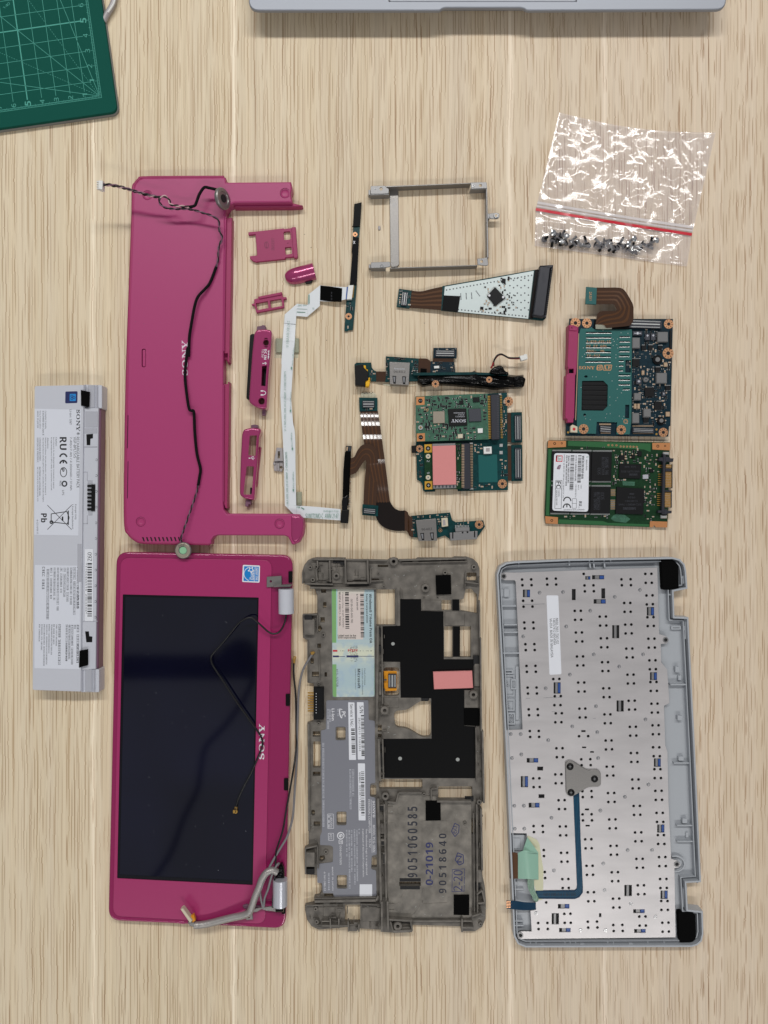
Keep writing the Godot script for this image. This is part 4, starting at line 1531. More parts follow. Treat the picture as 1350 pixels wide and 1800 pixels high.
func frame_walls() -> void:
	var h := 4.0
	var dark := nb()
	var s := nb()
	for e in [[683, 107, 30, 7], [905, 293, 30, 7], [620, 1148, 30, 8], [1240, 1038, 30, 8], [1243, 146, 18, 7], [1042, 185, 16, 6], [615, 285, 13, 6], [283, 208, 24, 7], [100, 148, 15, 6], [118, 236, 17, 6], [625, 1747, 27, 8], [895, 1735, 14, 6], [712, 2655, 30, 8], [145, 2625, 16, 8], [138, 2535, 16, 7], [305, 2542, 17, 5], [210, 2135, 16, 5], [1180, 1935, 14, 5.5], [1281, 1788, 18, 8], [192, 620, 16, 5], [160, 960, 12, 5], [160, 1238, 12, 5], [602, 832, 14, 6], [1203, 1099, 12, 5], [1290, 2640, 14, 6], [895, 358, 9, 4.6], [990, 358, 9, 4.6], [575, 190, 10, 5]]:
		boss(s, dark, e[0], e[1], e[2], h, e[3])
	pt("screw_boss", s, M.grey_plastic if false else M.magnesium, null, "stuff")
	pt("boss_bore", dark, M.fog_black, null, "stuff")
	# upright ribs: [x0, y0, x1, y1, thickness mm, height]
	s = nb()
	for e in [[572, 556, 566, 1245, 1.6, 7.5], [600, 556, 606, 1100, 1.0, 6.5], [578, 1345, 588, 1640, 1.6, 7.5], [606, 1345, 612, 1625, 1.0, 6.5], [574, 1760, 596, 2500, 1.6, 8], [618, 1800, 632, 2480, 1.2, 7],
		[1288, 640, 1294, 1290, 1.0, 8], [1302, 1290, 1312, 1790, 1.2, 8], [1256, 1265, 1262, 1640, 0.8, 6], [1262, 1800, 1268, 2560, 1.0, 7], [1292, 1830, 1300, 2260, 1.2, 8], [1240, 1860, 1246, 2560, 0.8, 6],
		[110, 90, 640, 100, 1.0, 7], [720, 98, 1190, 86, 1.2, 7.5], [740, 116, 1200, 106, 0.7, 6], [48, 180, 48, 262, 1.0, 7], [60, 262, 260, 268, 1.0, 7], [100, 290, 560, 298, 1.4, 6.5], [345, 90, 350, 262, 1.2, 8], [500, 92, 505, 256, 1.2, 8], [350, 258, 510, 256, 1.4, 7], [236, 100, 240, 250, 1.0, 7], [150, 100, 152, 150, 1, 7], [152, 150, 140, 162, 1, 7], [140, 162, 150, 240, 1, 7], [520, 150, 520, 260, 0.9, 6], [520, 245, 612, 240, 0.9, 6],
		[130, 2482, 560, 2474, 1.6, 7], [130, 2462, 560, 2454, 0.8, 6], [560, 2474, 576, 2440, 1.2, 7], [70, 2510, 190, 2508, 1.0, 7], [180, 2620, 240, 2620, 1.0, 7], [240, 2600, 242, 2672, 1, 8], [300, 2600, 300, 2668, 1.0, 8], [365, 2620, 368, 2690, 1, 8], [440, 2640, 440, 2690, 1, 8], [180, 2650, 370, 2652, 1.0, 8], [450, 2500, 590, 2505, 0.8, 6], [600, 2480, 600, 2690, 1.4, 9], [640, 2480, 645, 2690, 1.4, 9],
		[640, 2606, 815, 2616, 1.2, 8], [815, 2616, 1230, 2616, 1.2, 6], [660, 2620, 680, 2690, 1.0, 8], [680, 2690, 812, 2684, 1.6, 8], [800, 2610, 812, 2684, 1.0, 8], [1160, 2600, 1160, 2690, 1.2, 8], [1160, 2660, 1240, 2660, 1.2, 8], [1230, 2580, 1300, 2560, 1.0, 8], [1270, 2490, 1325, 2485, 1.0, 8], [1262, 2430, 1300, 2400, 1.0, 8], [1300, 2400, 1318, 2480, 1.2, 8],
		[640, 1785, 700, 1792, 1.2, 7], [700, 1790, 716, 1722, 1.0, 7], [716, 1722, 880, 1722, 1.2, 6.5], [985, 1780, 1225, 1782, 1.4, 7], [945, 1695, 945, 1770, 1.0, 6], [945, 1695, 985, 1690, 0.8, 6],
		[734, 300, 735, 366, 0.8, 5.5], [700, 300, 700, 552, 0.8, 5], [1280, 380, 1282, 640, 1.0, 7], [1180, 250, 1280, 262, 1.0, 6.5], [1185, 180, 1180, 300, 0.7, 5.5], [84, 660, 84, 950, 0.8, 5.5], [160, 730, 168, 930, 0.8, 5.5], [90, 1240, 92, 1990, 1.2, 6.5], [66, 2110, 68, 2290, 1.0, 8], [66, 2112, 150, 2092, 1.0, 8], [150, 2092, 156, 2250, 0.8, 7], [50, 480, 150, 478, 1.0, 7], [150, 478, 150, 600, 0.8, 6.5]]:
		var a := q(e[0], e[1], e[5])
		var b := q(e[2], e[3], e[5])
		var n: Vector2 = edge_normal(a, b) * e[4] * 0.5
		slab(s, PackedVector2Array([a + n, b + n, b - n, a - n]), [], h - 0.05, e[5] + 0.0007 * e[0], 0.2)
	rng.seed = 40
	for e in [[110, 100, 560, 250, 22], [660, 86, 1240, 108, 10], [1264, 1300, 1300, 2640, 26], [80, 2500, 590, 2670, 26], [576, 580, 628, 2460, 34], [1200, 180, 1275, 250, 4]]:
		for i in e[4]:
			var x := rng.randf_range(e[0], e[2])
			var y := rng.randf_range(e[1], e[3])
			var along := rng.randf() < 0.5
			var long := rng.randf_range(14, 46)
			var hh := rng.randf_range(5.2, 7.4)
			var w := rng.randf_range(3.0, 7.0)
			if along:
				slab(s, bx(x, y, minf(x + long, e[2] + 6), y + w, hh), [], h - 0.05, hh, 0.2)
			else:
				slab(s, bx(x, y, x + w, minf(y + long, e[3] + 6), hh), [], h - 0.05, hh, 0.2)
	pt("rib", s, M.magnesium, null, "stuff")
	# raised blocks
	s = nb()
	for e in [[354, 98, 498, 240, 5.2], [250, 145, 330, 260, 5.0], [156, 110, 232, 238, 4.8], [55, 510, 132, 620, 7.5], [70, 2140, 132, 2240, 8.2], [880, 376, 1015, 450, 4.5], [1040, 456, 1178, 556, 4.7], [590, 1116, 652, 1180, 6.0], [1176, 1006, 1276, 1130, 4.8], [576, 880, 598, 1040, 6.2], [1246, 820, 1284, 980, 5.5], [612, 1346 - 290, 720, 1130, 4.5], [190, 2520, 330, 2590, 4.6], [460, 2520, 590, 2620, 4.6], [584, 2045, 632, 2092, 7.2], [606, 2140, 626, 2220, 7.4], [1258, 2260, 1300, 2350, 6.4], [585, 1940, 625, 2010, 6.4], [690, 2660, 800, 2690, 6.5]]:
		slab(s, rounded(bx(e[0], e[1], e[2], e[3], e[4]), 0.5), [], h, e[4], 0.3)
	pt("raised_block", s, M.magnesium)
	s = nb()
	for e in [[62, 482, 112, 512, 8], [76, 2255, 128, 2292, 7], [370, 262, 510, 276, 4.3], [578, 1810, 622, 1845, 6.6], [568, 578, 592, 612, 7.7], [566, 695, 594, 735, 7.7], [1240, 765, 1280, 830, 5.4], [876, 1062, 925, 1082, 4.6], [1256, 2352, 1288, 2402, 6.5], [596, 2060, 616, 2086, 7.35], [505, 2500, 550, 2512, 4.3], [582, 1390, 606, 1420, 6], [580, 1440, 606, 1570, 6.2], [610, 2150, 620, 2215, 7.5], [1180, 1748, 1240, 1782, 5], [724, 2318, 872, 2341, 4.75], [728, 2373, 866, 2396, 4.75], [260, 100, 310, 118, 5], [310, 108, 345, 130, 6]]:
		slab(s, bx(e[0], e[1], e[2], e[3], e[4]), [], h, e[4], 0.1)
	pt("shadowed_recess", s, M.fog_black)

func frame_labels(body: Node3D) -> void:
	fr(520, 960, 340.0 / 1350)
	rng.seed = 63
	var wear := nb()
	for e in [[460, 2510, 580, 2600, 26], [100, 90, 520, 260, 18], [640, 130, 1180, 350, 22], [620, 1080, 720, 1330, 8], [660, 1800, 1210, 2580, 26], [1250, 2380, 1320, 2660, 14], [90, 1640, 165, 2080, 10], [1180, 1260, 1290, 1780, 8]]:
		for i in e[4]:
			var x := rng.randf_range(e[0], e[2])
			var y := rng.randf_range(e[1], e[3])
			line(wear, x, y, x + rng.randf_range(-16, 16), y + rng.randf_range(-10, 10), rng.randf_range(0.08, 0.22), 4.64 if e[0] == 660 else 4.02, 0.01)
	pt("worn_mark", wear, M.grey_plastic_light, body, "stuff")
	var h := 4.0
	# licence sticker: a printed wash of blue, pink and cream
	var im := Image.create(96, 240, false, Image.FORMAT_RGB8)
	var fn := FastNoiseLite.new()
	fn.seed = 8
	fn.frequency = 0.035
	for y in 240:
		for x in 96:
			var u := x / 95.0
			var v := y / 239.0
			var c := Color(0.69, 0.77, 0.79)
			if v < 0.47 and u > 0.13 and u < 0.77 - v * 0.05:
				c = Color(0.87, 0.80, 0.76)
			if v < 0.06 and u < 0.78:
				c = c.lerp(Color(0.87, 0.86, 0.78), 1.0 - v / 0.06)
			c = c.lerp(Color(0.85, 0.86, 0.77), exp(-pow((v - 0.60) / 0.085, 2.0)) * 0.95)
			c = c.lerp(Color(0.86, 0.87, 0.79), 0.6 * clampf((v - 0.9) * 10.0, 0, 1) * (0.5 + fn.get_noise_2d(x * 2.0, y * 2.0)))
			c = c.lerp(Color(0.64, 0.73, 0.80), clampf(fn.get_noise_2d(x * 1.0, y * 1.0) * 1.2, 0.0, 0.5) if v > 0.5 else 0.12)
			if u < 0.095 and (v < 0.5 or v > 0.7):
				c = Color(0.50, 0.69, 0.44)
			elif u < 0.13 and v < 0.5:
				c = Color(0.66, 0.80, 0.80)
			im.set_pixel(x, y, c)
	var m := mk("licence_print", Color.WHITE, 0.35)
	m.albedo_texture = ImageTexture.create_from_image(im)
	fr(530, 1030, 140.0 / 1260)
	var s := nb()
	var hl := h + 0.3
	var P := rounded(py([478, 42, 1146, 40, 1158, 1752, 494, 1756], hl), 1.6, 3)
	slab(s, py([470, 36, 1152, 34, 1164, 1758, 488, 1762], hl), [], h, h + 0.16, 0.1)
	var st := pt("sticker_base", s, M.grey_label, body)
	s = nb()
	var a := q(478, 42, hl)
	var ux := q(1146, 40, hl) - a
	var uy := q(486, 1754, hl) - a
	var t := turned(P)
	var ix := Geometry2D.triangulate_polygon(t)
	for i in range(0, ix.size(), 3):
		var vs := [t[ix[i]], t[ix[i + 1]], t[ix[i + 2]]]
		if (vs[1] - vs[0]).cross(vs[2] - vs[0]) < 0:
			vs.reverse()
		for v in vs:
			var d: Vector2 = v - a
			s.set_normal(Vector3.UP)
			s.set_uv(Vector2(clampf(d.dot(ux) / ux.length_squared(), 0, 1), clampf(d.dot(uy) / uy.length_squared(), 0, 1)))
			s.add_vertex((Vector3(v.x, hl, v.y) - org) * 0.001)
	var lic := pt("licence_sticker", s, m, null)
	s = nb()
	tx(s, "Windows® 7 Home Prem OA", 1070, 125, 1112, 905, 90, hl, 1, 8)
	tx(s, "Sony Corporation", 1014, 125, 1048, 585, 90, hl, 1, 5)
	bars(s, 928, 125, 985, 820, 30, hl, 10)
	tx(s, "4-163-203-01", 868, 125, 892, 380, 90, hl, 1, 4)
	tx(s, "00196-043-668-780", 776, 208, 808, 585, 90, hl, 0, 5)
	bars(s, 688, 98, 748, 682, 26, hl, 8)
	tx(s, "Product Key: 4CJ9F-RM8B9-", 638, 100, 664, 670, 90, hl, 0, 6)
	tx(s, "MGRP4-K8KYJ-99CWG", 588, 98, 618, 628, 90, hl, 3, 6)
	tx(s, "Label not to be", 575, 768, 862, 800, 0, hl, 1)
	tx(s, "sold separately", 575, 804, 862, 838, 0, hl, 1)
	tx(s, "Microsoft", 886, 1310, 930, 1620, 90, hl, 1, 4)
	tx(s, "Proof of License", 990, 1305, 1012, 1565, 90, hl, 0, 3)
	tx(s, "Certificate of Authenticity", 948, 1305, 972, 1725, 90, hl, 0, 5)
	tx(s, "©2009 Microsoft Corporation", 842, 1308, 860, 1635, 90, hl, 0, 4)
	tx(s, "X15-53758", 546, 1312, 578, 1592, 90, hl, 3, 4)
	pt("printed_text", s, M.ink_black, lic)
	s = nb()
	for e in [[496, 1100, 590, 1128, 1.0], [590, 1112, 690, 1120, 1], [712, 1098, 900, 1130, 1], [900, 1108, 1150, 1116, 1]]:
		slab(s, py([e[0], e[1], e[2], e[1], e[2], e[3], e[0], e[3]], hl), [], hl, hl + 0.04, 0.0)
	pt("thread", s, M.ink_stamp_blue, lic)
	s = nb()
	for e in [[495, 1012, 568, 1040]]:
		slab(s, py([e[0], e[1], e[2], e[1], e[2], e[3], e[0], e[3]], hl), [], hl, hl + 0.04, 0.0)
	tx(s, "FTSFY", 735, 1000, 890, 1040, 0, hl, 1)
	pt("red_print", s, M.ink_red, lic)
	s = nb()
	rng.seed = 77
	for i in 90:
		var y := rng.randf_range(945, 1195)
		var half := 62.0 - absf(y - 1070) * 0.12
		var x := 815 + rng.randf_range(-half, half)
		line(s, x, y, x + rng.randf_range(8, 34), y + rng.randf_range(-4, 4), 0.12, hl)
	for i in 30:
		var x := rng.randf_range(580, 1130)
		line(s, x, 1026, x + rng.randf_range(6, 14), 1028, 0.3, hl)
	pt("fine_print", s, M.ink_grey, lic)
	# grey rating label
	fr(540, 1220, 140.0 / 1260)
	var hg := 4.35
	s = nb()
	var gp := py([300, 100, 968, 98, 974, 410, 1070, 425, 1078, 1410, 1000, 1416, 990, 1620, 1080, 1640, 1105, 2540, 1022, 2560, 1012, 2770, 1090, 2790, 1098, 3190, 1050, 3210, 420, 3205, 412, 3150, 250, 3150, 235, 2990, 160, 2990, 155, 2690, 405, 2660, 410, 2420, 370, 2396, 200, 2390, 205, 2240, 232, 2180, 222, 900, 218, 575, 296, 560], hg)
	slab(s, rounded(gp, 0.8, 2), [rounded(bx(448, 516, 610, 732, hg), 1.2), rounded(bx(462, 1858, 622, 2078, hg), 1.2), rounded(bx(468, 2862, 634, 3080, hg), 1.2)], h, hg, 0.05)
	var g := pt("rating_label", s, M.grey_label)
	for e in [[648, 130, 748, 134, 774, 1042, 662, 1042], [786, 128, 892, 130, 910, 1036, 800, 1036], [802, 1096, 914, 1098, 924, 2000, 814, 1998], [830, 3010, 1028, 3010, 1028, 3208, 828, 3206]]:
		s = nb()
		slab(s, rounded(py(e, hg + 0.1), 0.4), [], hg, hg + 0.1, 0.0)
		pt("white_sticker", s, M.paper, g)
	var hs := hg + 0.1
	s = nb()
	tx(s, "S/N", 830, 185, 886, 300, 90, hs, 0)
	bars(s, 850, 332, 898, 985, 34, hs, 10)
	tx(s, "28214213 1103391", 812, 375, 840, 898, 90, hs, 3, 6)
	tx(s, "Service TAG:", 676, 160, 722, 515, 90, hs, 0, 8)
	bars(s, 694, 546, 752, 970, 16, hs, 12)
	bars(s, 850, 1222, 902, 1925, 36, hs, 6)
	tx(s, "WiMAX 001DE1172C82", 818, 1240, 848, 1845, 90, hs, 3, 8)
	pt("printed_text", s, M.ink_black, g)
	s = nb()
	tx(s, "Li-ion", 388, 230, 432, 418, 90, hg, 1)
	tx(s, "PC", 545, 275, 606, 365, 90, hg, 1)
	pline(s, [520, 230, 512, 270, 516, 320, 530, 362, 552, 380], 0.7, hg)
	pline(s, [530, 238, 555, 245], 0.5, hg)
	tx(s, "SONY®", 1032, 1690, 1072, 1955, 90, hg, 2, 4)
	tx(s, "MODEL PCG-1R6N", 1036, 2072, 1072, 2500, 90, hg, 0, 4)
	tx(s, "PERSONAL COMPUTER", 962, 1668, 994, 2200, 90, hg, 0, 12)
	tx(s, "10.5V", 978, 2290, 1004, 2430, 90, hg, 0, 2)
	pline(s, [1012, 1670, 1026, 2510], 0.22, hg)
	tx(s, "The Windows logo is a registered", 918, 2130, 950, 2860, 90, hg, 0, 6)
	tx(s, "trademark of Microsoft Corporation.", 864, 2130, 896, 2900, 90, hg, 0, 8)
	tx(s, "D09-0071005", 512, 2400, 542, 2700, 90, hg, 0, 3)
	tx(s, "MADE IN JAPAN", 386, 2735, 410, 3105, 90, hg, 0, 6)
	tx(s, "4-161-386-51", 262, 2810, 288, 3108, 90, hg, 0, 4)
	tx(s, "2.4DS/OF4", 362, 1915, 396, 2110, 90, hg, 0)
	tx(s, "FCC", 352, 2220, 392, 2300, 90, hg, 0)
	frame_line(s, rounded(py([318, 1895, 418, 1895, 422, 2130, 322, 2130], hg), 0.6), 0.22, hg)
	frame_line(s, rounded(py([330, 2200, 420, 2200, 422, 2318, 334, 2318], hg), 0.6), 0.22, hg)
	for e in [[1916, 1956], [1990, 2040], [2060, 2114]]:
		slab(s, py([338, e[0], 350, e[0], 350, e[1], 338, e[1]], hg), [], hg, hg + 0.03, 0.0)
	ring(s, 530, 2240, 46, 58, hg, hg + 0.03, 0.0)
	ring(s, 530, 2240, 16, 30, hg, hg + 0.03, 0.0, 10)
	pline(s, [500, 2210, 545, 2265], 0.6, hg)
	frame_line(s, rounded(py([498, 2305, 562, 2305, 564, 2372, 500, 2372], hg), 0.6), 0.3, hg)
	tx(s, "T", 515, 2322, 548, 2355, 90, hg, 1)
	pt("white_print", s, M.ink_white, g)
	s = nb()
	rng.seed = 21
	for e in [[240, 768, 268, 2100, 62, 4], [318, 232, 345, 555, 14, 0], [350, 235, 378, 440, 9, 0], [478, 232, 500, 375, 6, 0], [712, 1186, 742, 1650, 22, 0], [668, 1186, 696, 1825, 30, 6], [812, 2130, 832, 2220, 4, 0], [776, 2145, 796, 2960, 38, 8], [738, 2135, 758, 3040, 40, 8], [692, 2148, 712, 2810, 30, 4], [654, 2145, 676, 3080, 42, 8], [614, 2145, 634, 2590, 20, 4], [330, 2825, 352, 3105, 8, 3]]:
		strokes(s, e[0], e[1], e[2], e[3], e[4], hg, e[5])
	pt("small_print", s, M.ink_pale, g, "stuff")

# ---------------------------------------------------------------- keyboard half seen from below
func keyboard_tray() -> void:
	thing("keyboard_half", "grey keyboard cover lying face down with a perforated bright metal plate", "keyboard cover", 1055, 1322)
	fr(0, 0, 1)
	var H := 8.0
	var outer := py([873, 1010, 878, 996, 890, 989, 905, 987, 1000, 983, 1183, 979.5, 1196, 983, 1204, 992, 1206.5, 1003, 1209, 1035, 1184.5, 1040, 1186, 1084, 1210.5, 1085, 1222, 1315, 1232.8, 1551, 1207, 1552.5, 1209.6, 1599, 1235.8, 1602, 1237, 1642, 1234, 1655, 1226, 1662, 1216, 1665, 924, 1666, 910, 1660, 903, 1646, 896, 1480, 888.6, 1310], H)
	var s := nb()
	var t := turned(outer)
	slab(s, t, [], 0.0, 1.8, 0.0)
	pt("cover_floor", s, M.grey_plastic)
	s = nb()
	slab(s, t, [inset(t, 1.15)], 1.8, H, 0.35, 2)
	var rim := pt("rim", s, M.grey_plastic)
	# second rim step and stiffening ribs
	s = nb()
	var t2 := inset(t, 2.3)
	slab(s, t2, [inset(t2, 0.7)], 1.8, 5.6, 0.2)
	pt("inner_rim", s, M.grey_plastic_light if false else M.grey_plastic)
	# openings in the floor are paler inserts on the left side and ribs
	fr(860, 970, 380.0 / 1350)
	s = nb()
	for e in [[185, 55, 185, 92], [500, 48, 500, 85], [624, 45, 632, 100], [650, 45, 656, 100], [716, 42, 722, 96], [750, 40, 760, 60], [80, 338, 168, 338], [92, 455, 172, 455], [92, 502, 176, 502], [86, 632, 186, 632], [1130, 828, 1225, 828], [1120, 268, 1150, 268], [1208, 150, 1212, 200], [1196, 160, 1224, 160], [1222, 415, 1224, 545], [1228, 440, 1240, 440], [1226, 470, 1242, 470], [1224, 500, 1240, 500]]:
		line(s, e[0], e[1], e[2], e[3], 0.8, 5.0, 0.0007 * e[1])
		var a := q(e[0], e[1], 5)
		var b := q(e[2], e[3], 5)
		var n := edge_normal(a, b) * 0.4
		slab(s, PackedVector2Array([a + n, b + n, b - n, a - n]), [], 1.8, 4.4 + 0.0005 * e[0], 0.1)
	for e in [[88, 770, 160, 905, 2.8], [135, 795, 172, 860, 3.4], [100, 920, 160, 995, 2.8], [112, 1005, 162, 1080, 3.2], [164, 715, 186, 1050, 3.0], [92, 232, 125, 282, 3.6], [60, 235, 90, 280, 3.0], [82, 735, 150, 765, 3.0], [1132, 462, 1195, 485, 2.6], [1158, 715, 1185, 750, 3.8], [1176, 770, 1196, 800, 2.6], [1172, 1020, 1202, 1050, 3.8], [1205, 170, 1230, 200, 4], [1212, 460, 1240, 490, 4]]:
		slab(s, rounded(bx(e[0], e[1], e[2], e[3], e[4]), 0.5), [inset(turned(bx(e[0], e[1], e[2], e[3], e[4])), 1.0)] if e[2] - e[0] > 35 else [], 1.8, e[4] + 0.001 * e[0], 0.2)
	for e in [[115, 828], [122, 962], [140, 1025], [140, 1062]]:
		boss(s, s, e[0], e[1], 9, 1.8, 3.9)
	fr(860, 1310, 390.0 / 1350)
	for e in [[1125, 110, 1222, 110], [1142, 490, 1245, 490], [1145, 587, 1250, 587], [250, 1190, 250, 1220], [285, 1190, 285, 1222], [460, 1192, 462, 1218], [492, 1192, 494, 1218], [525, 1192, 526, 1218], [722, 1192, 724, 1218], [755, 1192, 756, 1218], [965, 1188, 966, 1218], [1062, 1190, 1066, 1216], [150, 1070, 205, 1070], [150, 1098, 210, 1098], [1180, 870, 1180, 985], [1180, 870, 1205, 870], [1265, 700, 1268, 840], [1262, 720, 1285, 720], [1262, 760, 1285, 760], [1262, 800, 1290, 800]]:
		var a := q(e[0], e[1], 5)
		var b := q(e[2], e[3], 5)
		var n := edge_normal(a, b) * 0.4
		slab(s, PackedVector2Array([a + n, b + n, b - n, a - n]), [], 1.8, 4.6 + 0.0004 * e[1], 0.1)
	for e in [[1152, 68, 1185, 95, 4], [1175, 445, 1205, 475, 4], [1195, 530, 1212, 562, 2.6], [310, 1208, 335, 1228, 6], [552, 1206, 580, 1228, 6], [848, 1204, 874, 1226, 6], [1265, 770, 1285, 800, 4], [130, 545, 215, 640, 2.7], [145, 565, 190, 630, 3.3], [140, 870, 210, 880, 3], [150, 830, 172, 850, 3], [1280, 1055, 1300, 1100, 4], [150, 1078, 175, 1092, 3]]:
		slab(s, rounded(bx(e[0], e[1], e[2], e[3], e[4]), 0.5), [], 1.8, e[4] + 0.0005 * e[1], 0.2)
	var arc := []
	for k in 11:
		var a := deg_to_rad(-110 + 220.0 * k / 10)
		arc.append(1130 + cos(a) * 58)
		arc.append(720 + sin(a) * 48)
	pline(s, arc, 1.0, 3.0, 0.6)
	pt("cover_rib", s, M.grey_plastic, null, "stuff")
	s = nb()
	fr(860, 970, 380.0 / 1350)
	slab(s, rounded(py([1075, 48, 1130, 48, 1160, 56, 1182, 82, 1186, 236, 1084, 238], 6.5), 1.2), [], 1.8, 6.2, 0.3)
	pt("felt_pad", s, M.black_foam)
	fr(860, 1310, 390.0 / 1350)
	s = nb()
	slab(s, rounded(py([1152, 1018, 1240, 1018, 1256, 1035, 1260, 1180, 1240, 1200, 1160, 1202], 6.5), 1.2), [], 1.8, 6.2, 0.3)
	pt("felt_pad", s, M.black_foam)
	# ---- the perforated plate
	var hp := 5.4
	fr(860, 970, 380.0 / 1350)
	var A := py([1050, 98, 1062, 515, 1085, 520, 1110, 530, 1122, 552, 1110, 572, 1072, 576, 1075, 690, 1112, 735, 1126, 945, 1092, 962, 1100, 1208], hp)
	var Bk := py([104, 1208, 98, 1113, 208, 1110, 165, 188, 158, 178, 100, 178, 76, 170, 66, 153, 76, 136, 100, 128, 165, 130], hp)
	fr(860, 1310, 390.0 / 1350)
	var A2 := py([1085, 40, 1092, 350, 1108, 692, 1140, 700, 1160, 715, 1165, 730, 1150, 745, 1128, 750, 1135, 1170], hp)
	var B2 := py([180, 1180, 170, 1160, 178, 1140, 200, 1132, 258, 1134, 250, 1008, 285, 1000, 228, 560, 228, 537, 122, 535, 100, 40], hp)
	var plate := PackedVector2Array()
	plate.append_array(A)
	plate.append_array(A2)
	plate.append_array(B2)
	plate.append_array(Bk)
	var holes := []
	var pits := []
	# clusters of rivet holes: x, y, step x, step y, count, spacing across, spacing along
	fr(860, 970, 380.0 / 1350)
	for e in [[205, 173, 0, 0, 1, 57, 36], [360, 168, 0, 0, 1, 56, 37], [212, 306, 6.9, 135.6, 7, 56, 37], [405, 902, 3.6, 56, 0, 37, 56], [595, 210, 0, 0, 1, 56, 37], [534, 369, 7, 135.5, 2, 38, 56], [548, 654, 7.5, 163, 2, 38, 56], [563, 980, 0, 0, 1, 37, 55], [561, 1152, 0, 0, 1, 57, 37], [690, 405, 7, 135.7, 2, 39, 56], [705, 690, 7.4, 163, 4, 37, 55], [826, 172, 0, 0, 1, 57, 37], [843, 320, 6.5, 135, 2, 38, 55], [856, 605, 7.4, 162.8, 4, 38, 55], [975, 138, 0, 0, 1, 38, 56], [990, 464, 0, 0, 0, 0, 0], [994, 543, 6.4, 135.3, 5, 38, 55.5], [407, 958, 6, 107, 2, 38, -56]]:
		for i in e[4]:
			for k in 4:
				var x: float = e[0] + e[2] * i + (k % 2) * e[5] + (k / 2) * 2.4
				var y: float = e[1] + e[3] * i + (k / 2) * e[6] - (k % 2) * 0.6
				if y < 1188.0:
					holes.append(circ(x, y, 9.4, hp, 8))
	for e in [[400, 795], [438, 794], [982, 273], [1020, 272], [984, 329], [1022, 327], [988, 409], [1026, 408], [990, 464], [1028, 463], [590, 138]]:
		holes.append(circ(e[0], e[1], 9.4, hp, 8))
	for e in [[516, 232, 540, 302], [700, 228, 724, 292], [575, 1114, 602, 1126], [580, 1213, 606, 1224]]:
		if e[3] < 1200:
			holes.append(bx(e[0], e[1], e[2], e[3], hp))
	# slots with bent tongues: x0, y0, x1, y1, blue side (1 right, -1 left, 0 none)
	var tongues := [[210, 236, 255, 284, 1], [402, 815, 446, 886, 1], [768, 458, 812, 540, 0], [795, 928, 840, 998, 0], [984, 345, 1030, 398, 1], [1004, 752, 1048, 802, 1], [642, 146, 718, 172, 1], [600, 152, 632, 174, 1], [652, 296, 728, 324, 1]]
	var T := []
	for e in tongues:
		holes.append(bx(e[0], e[1], e[2], e[3], hp))
		T.append([bx(e[0], e[1], e[2], e[3], hp - 2), e[4], bx(lerpf(e[0], e[2], 0.25), e[1], lerpf(e[0], e[2], 0.62), e[3], hp), bx(lerpf(e[0], e[2], 0.64), lerpf(e[1], e[3], 0.06), e[2], lerpf(e[1], e[3], 0.94), hp - 0.8)])
	for e in [[314, 255], [460, 251], [940, 237], [783, 281], [630, 367], [480, 466], [652, 640], [960, 640], [811, 716], [503, 766], [352, 852], [666, 964], [975, 1046], [518, 1090], [674, 1126], [134, 1138], [196, 1138], [368, 1176], [212, 528]]:
		pits.append(w3(e[0], e[1], hp))
	fr(860, 1310, 390.0 / 1350)
	for e in [[409, 19, 0, 0, 1, 37, 54], [402, 178, 0, 0, 1, 37, 54], [268, 202, 0, 0, 1, 37, 53], [270, 492, 0, 0, 1, 55, 37], [422, 335, 7.6, 160, 4, 37, 54], [457, 1026, 0, 0, 1, 37, 55], [560, 86, 0, 0, 1, 55, 36], [567, 280, 0, 0, 1, 55, 36], [568, 421, 0, 0, 1, 55, 37], [584, 573, 8.2, 161, 3, 37, 55], [600, 1074, 0, 0, 1, 56, 36], [715, 131, 7.6, 160.6, 6, 38, 54], [710, 26, 0, 0, 0, 37, 54], [862, 48, 8.4, 161, 6, 38, 54], [913, 1043, 0, 0, 1, 38, 55], [755, 1094, 0, 0, 1, 55, 37], [298, 1082, 0, 0, 1, 56, 37], [1011, 278, 8.0, 133.6, 1, 38, 55], [1028, 601, 0, 0, 0, 38, 55], [1033, 681, 6.5, 133.5, 2, 39, 55], [1053, 1080, 0, 0, 1, 38, 55]]:
		for i in e[4]:
			for k in 4:
				holes.append(circ(e[0] + e[2] * i + (k % 2) * e[5] + (k / 2) * 2.4, e[1] + e[3] * i + (k / 2) * e[6] - (k % 2) * 0.6, 9.2, hp, 8))
	for e in [[710, 26], [747, 25], [997, 13], [1035, 13], [1001, 67], [1038, 67], [1005, 146], [1042, 146], [1007, 200], [1045, 200], [1018, 412], [1056, 412], [1021, 467], [1059, 467], [1026, 547], [1063, 547], [1028, 601], [1066, 601], [1048, 1002], [1087, 1002], [1047, 948], [1085, 948], [332, 638], [333, 675], [338, 772], [340, 808], [347, 957]]:
		holes.append(circ(e[0], e[1], 9.2, hp, 8))
	for e in [[565, 8, 590, 18], [614, 36, 637, 46], [582, 385, 608, 397], [586, 484, 612, 495], [668, 1022, 682, 1046], [292, 130, 328, 154], [300, 298, 336, 322]]:
		holes.append(bx(e[0], e[1], e[2], e[3], hp))
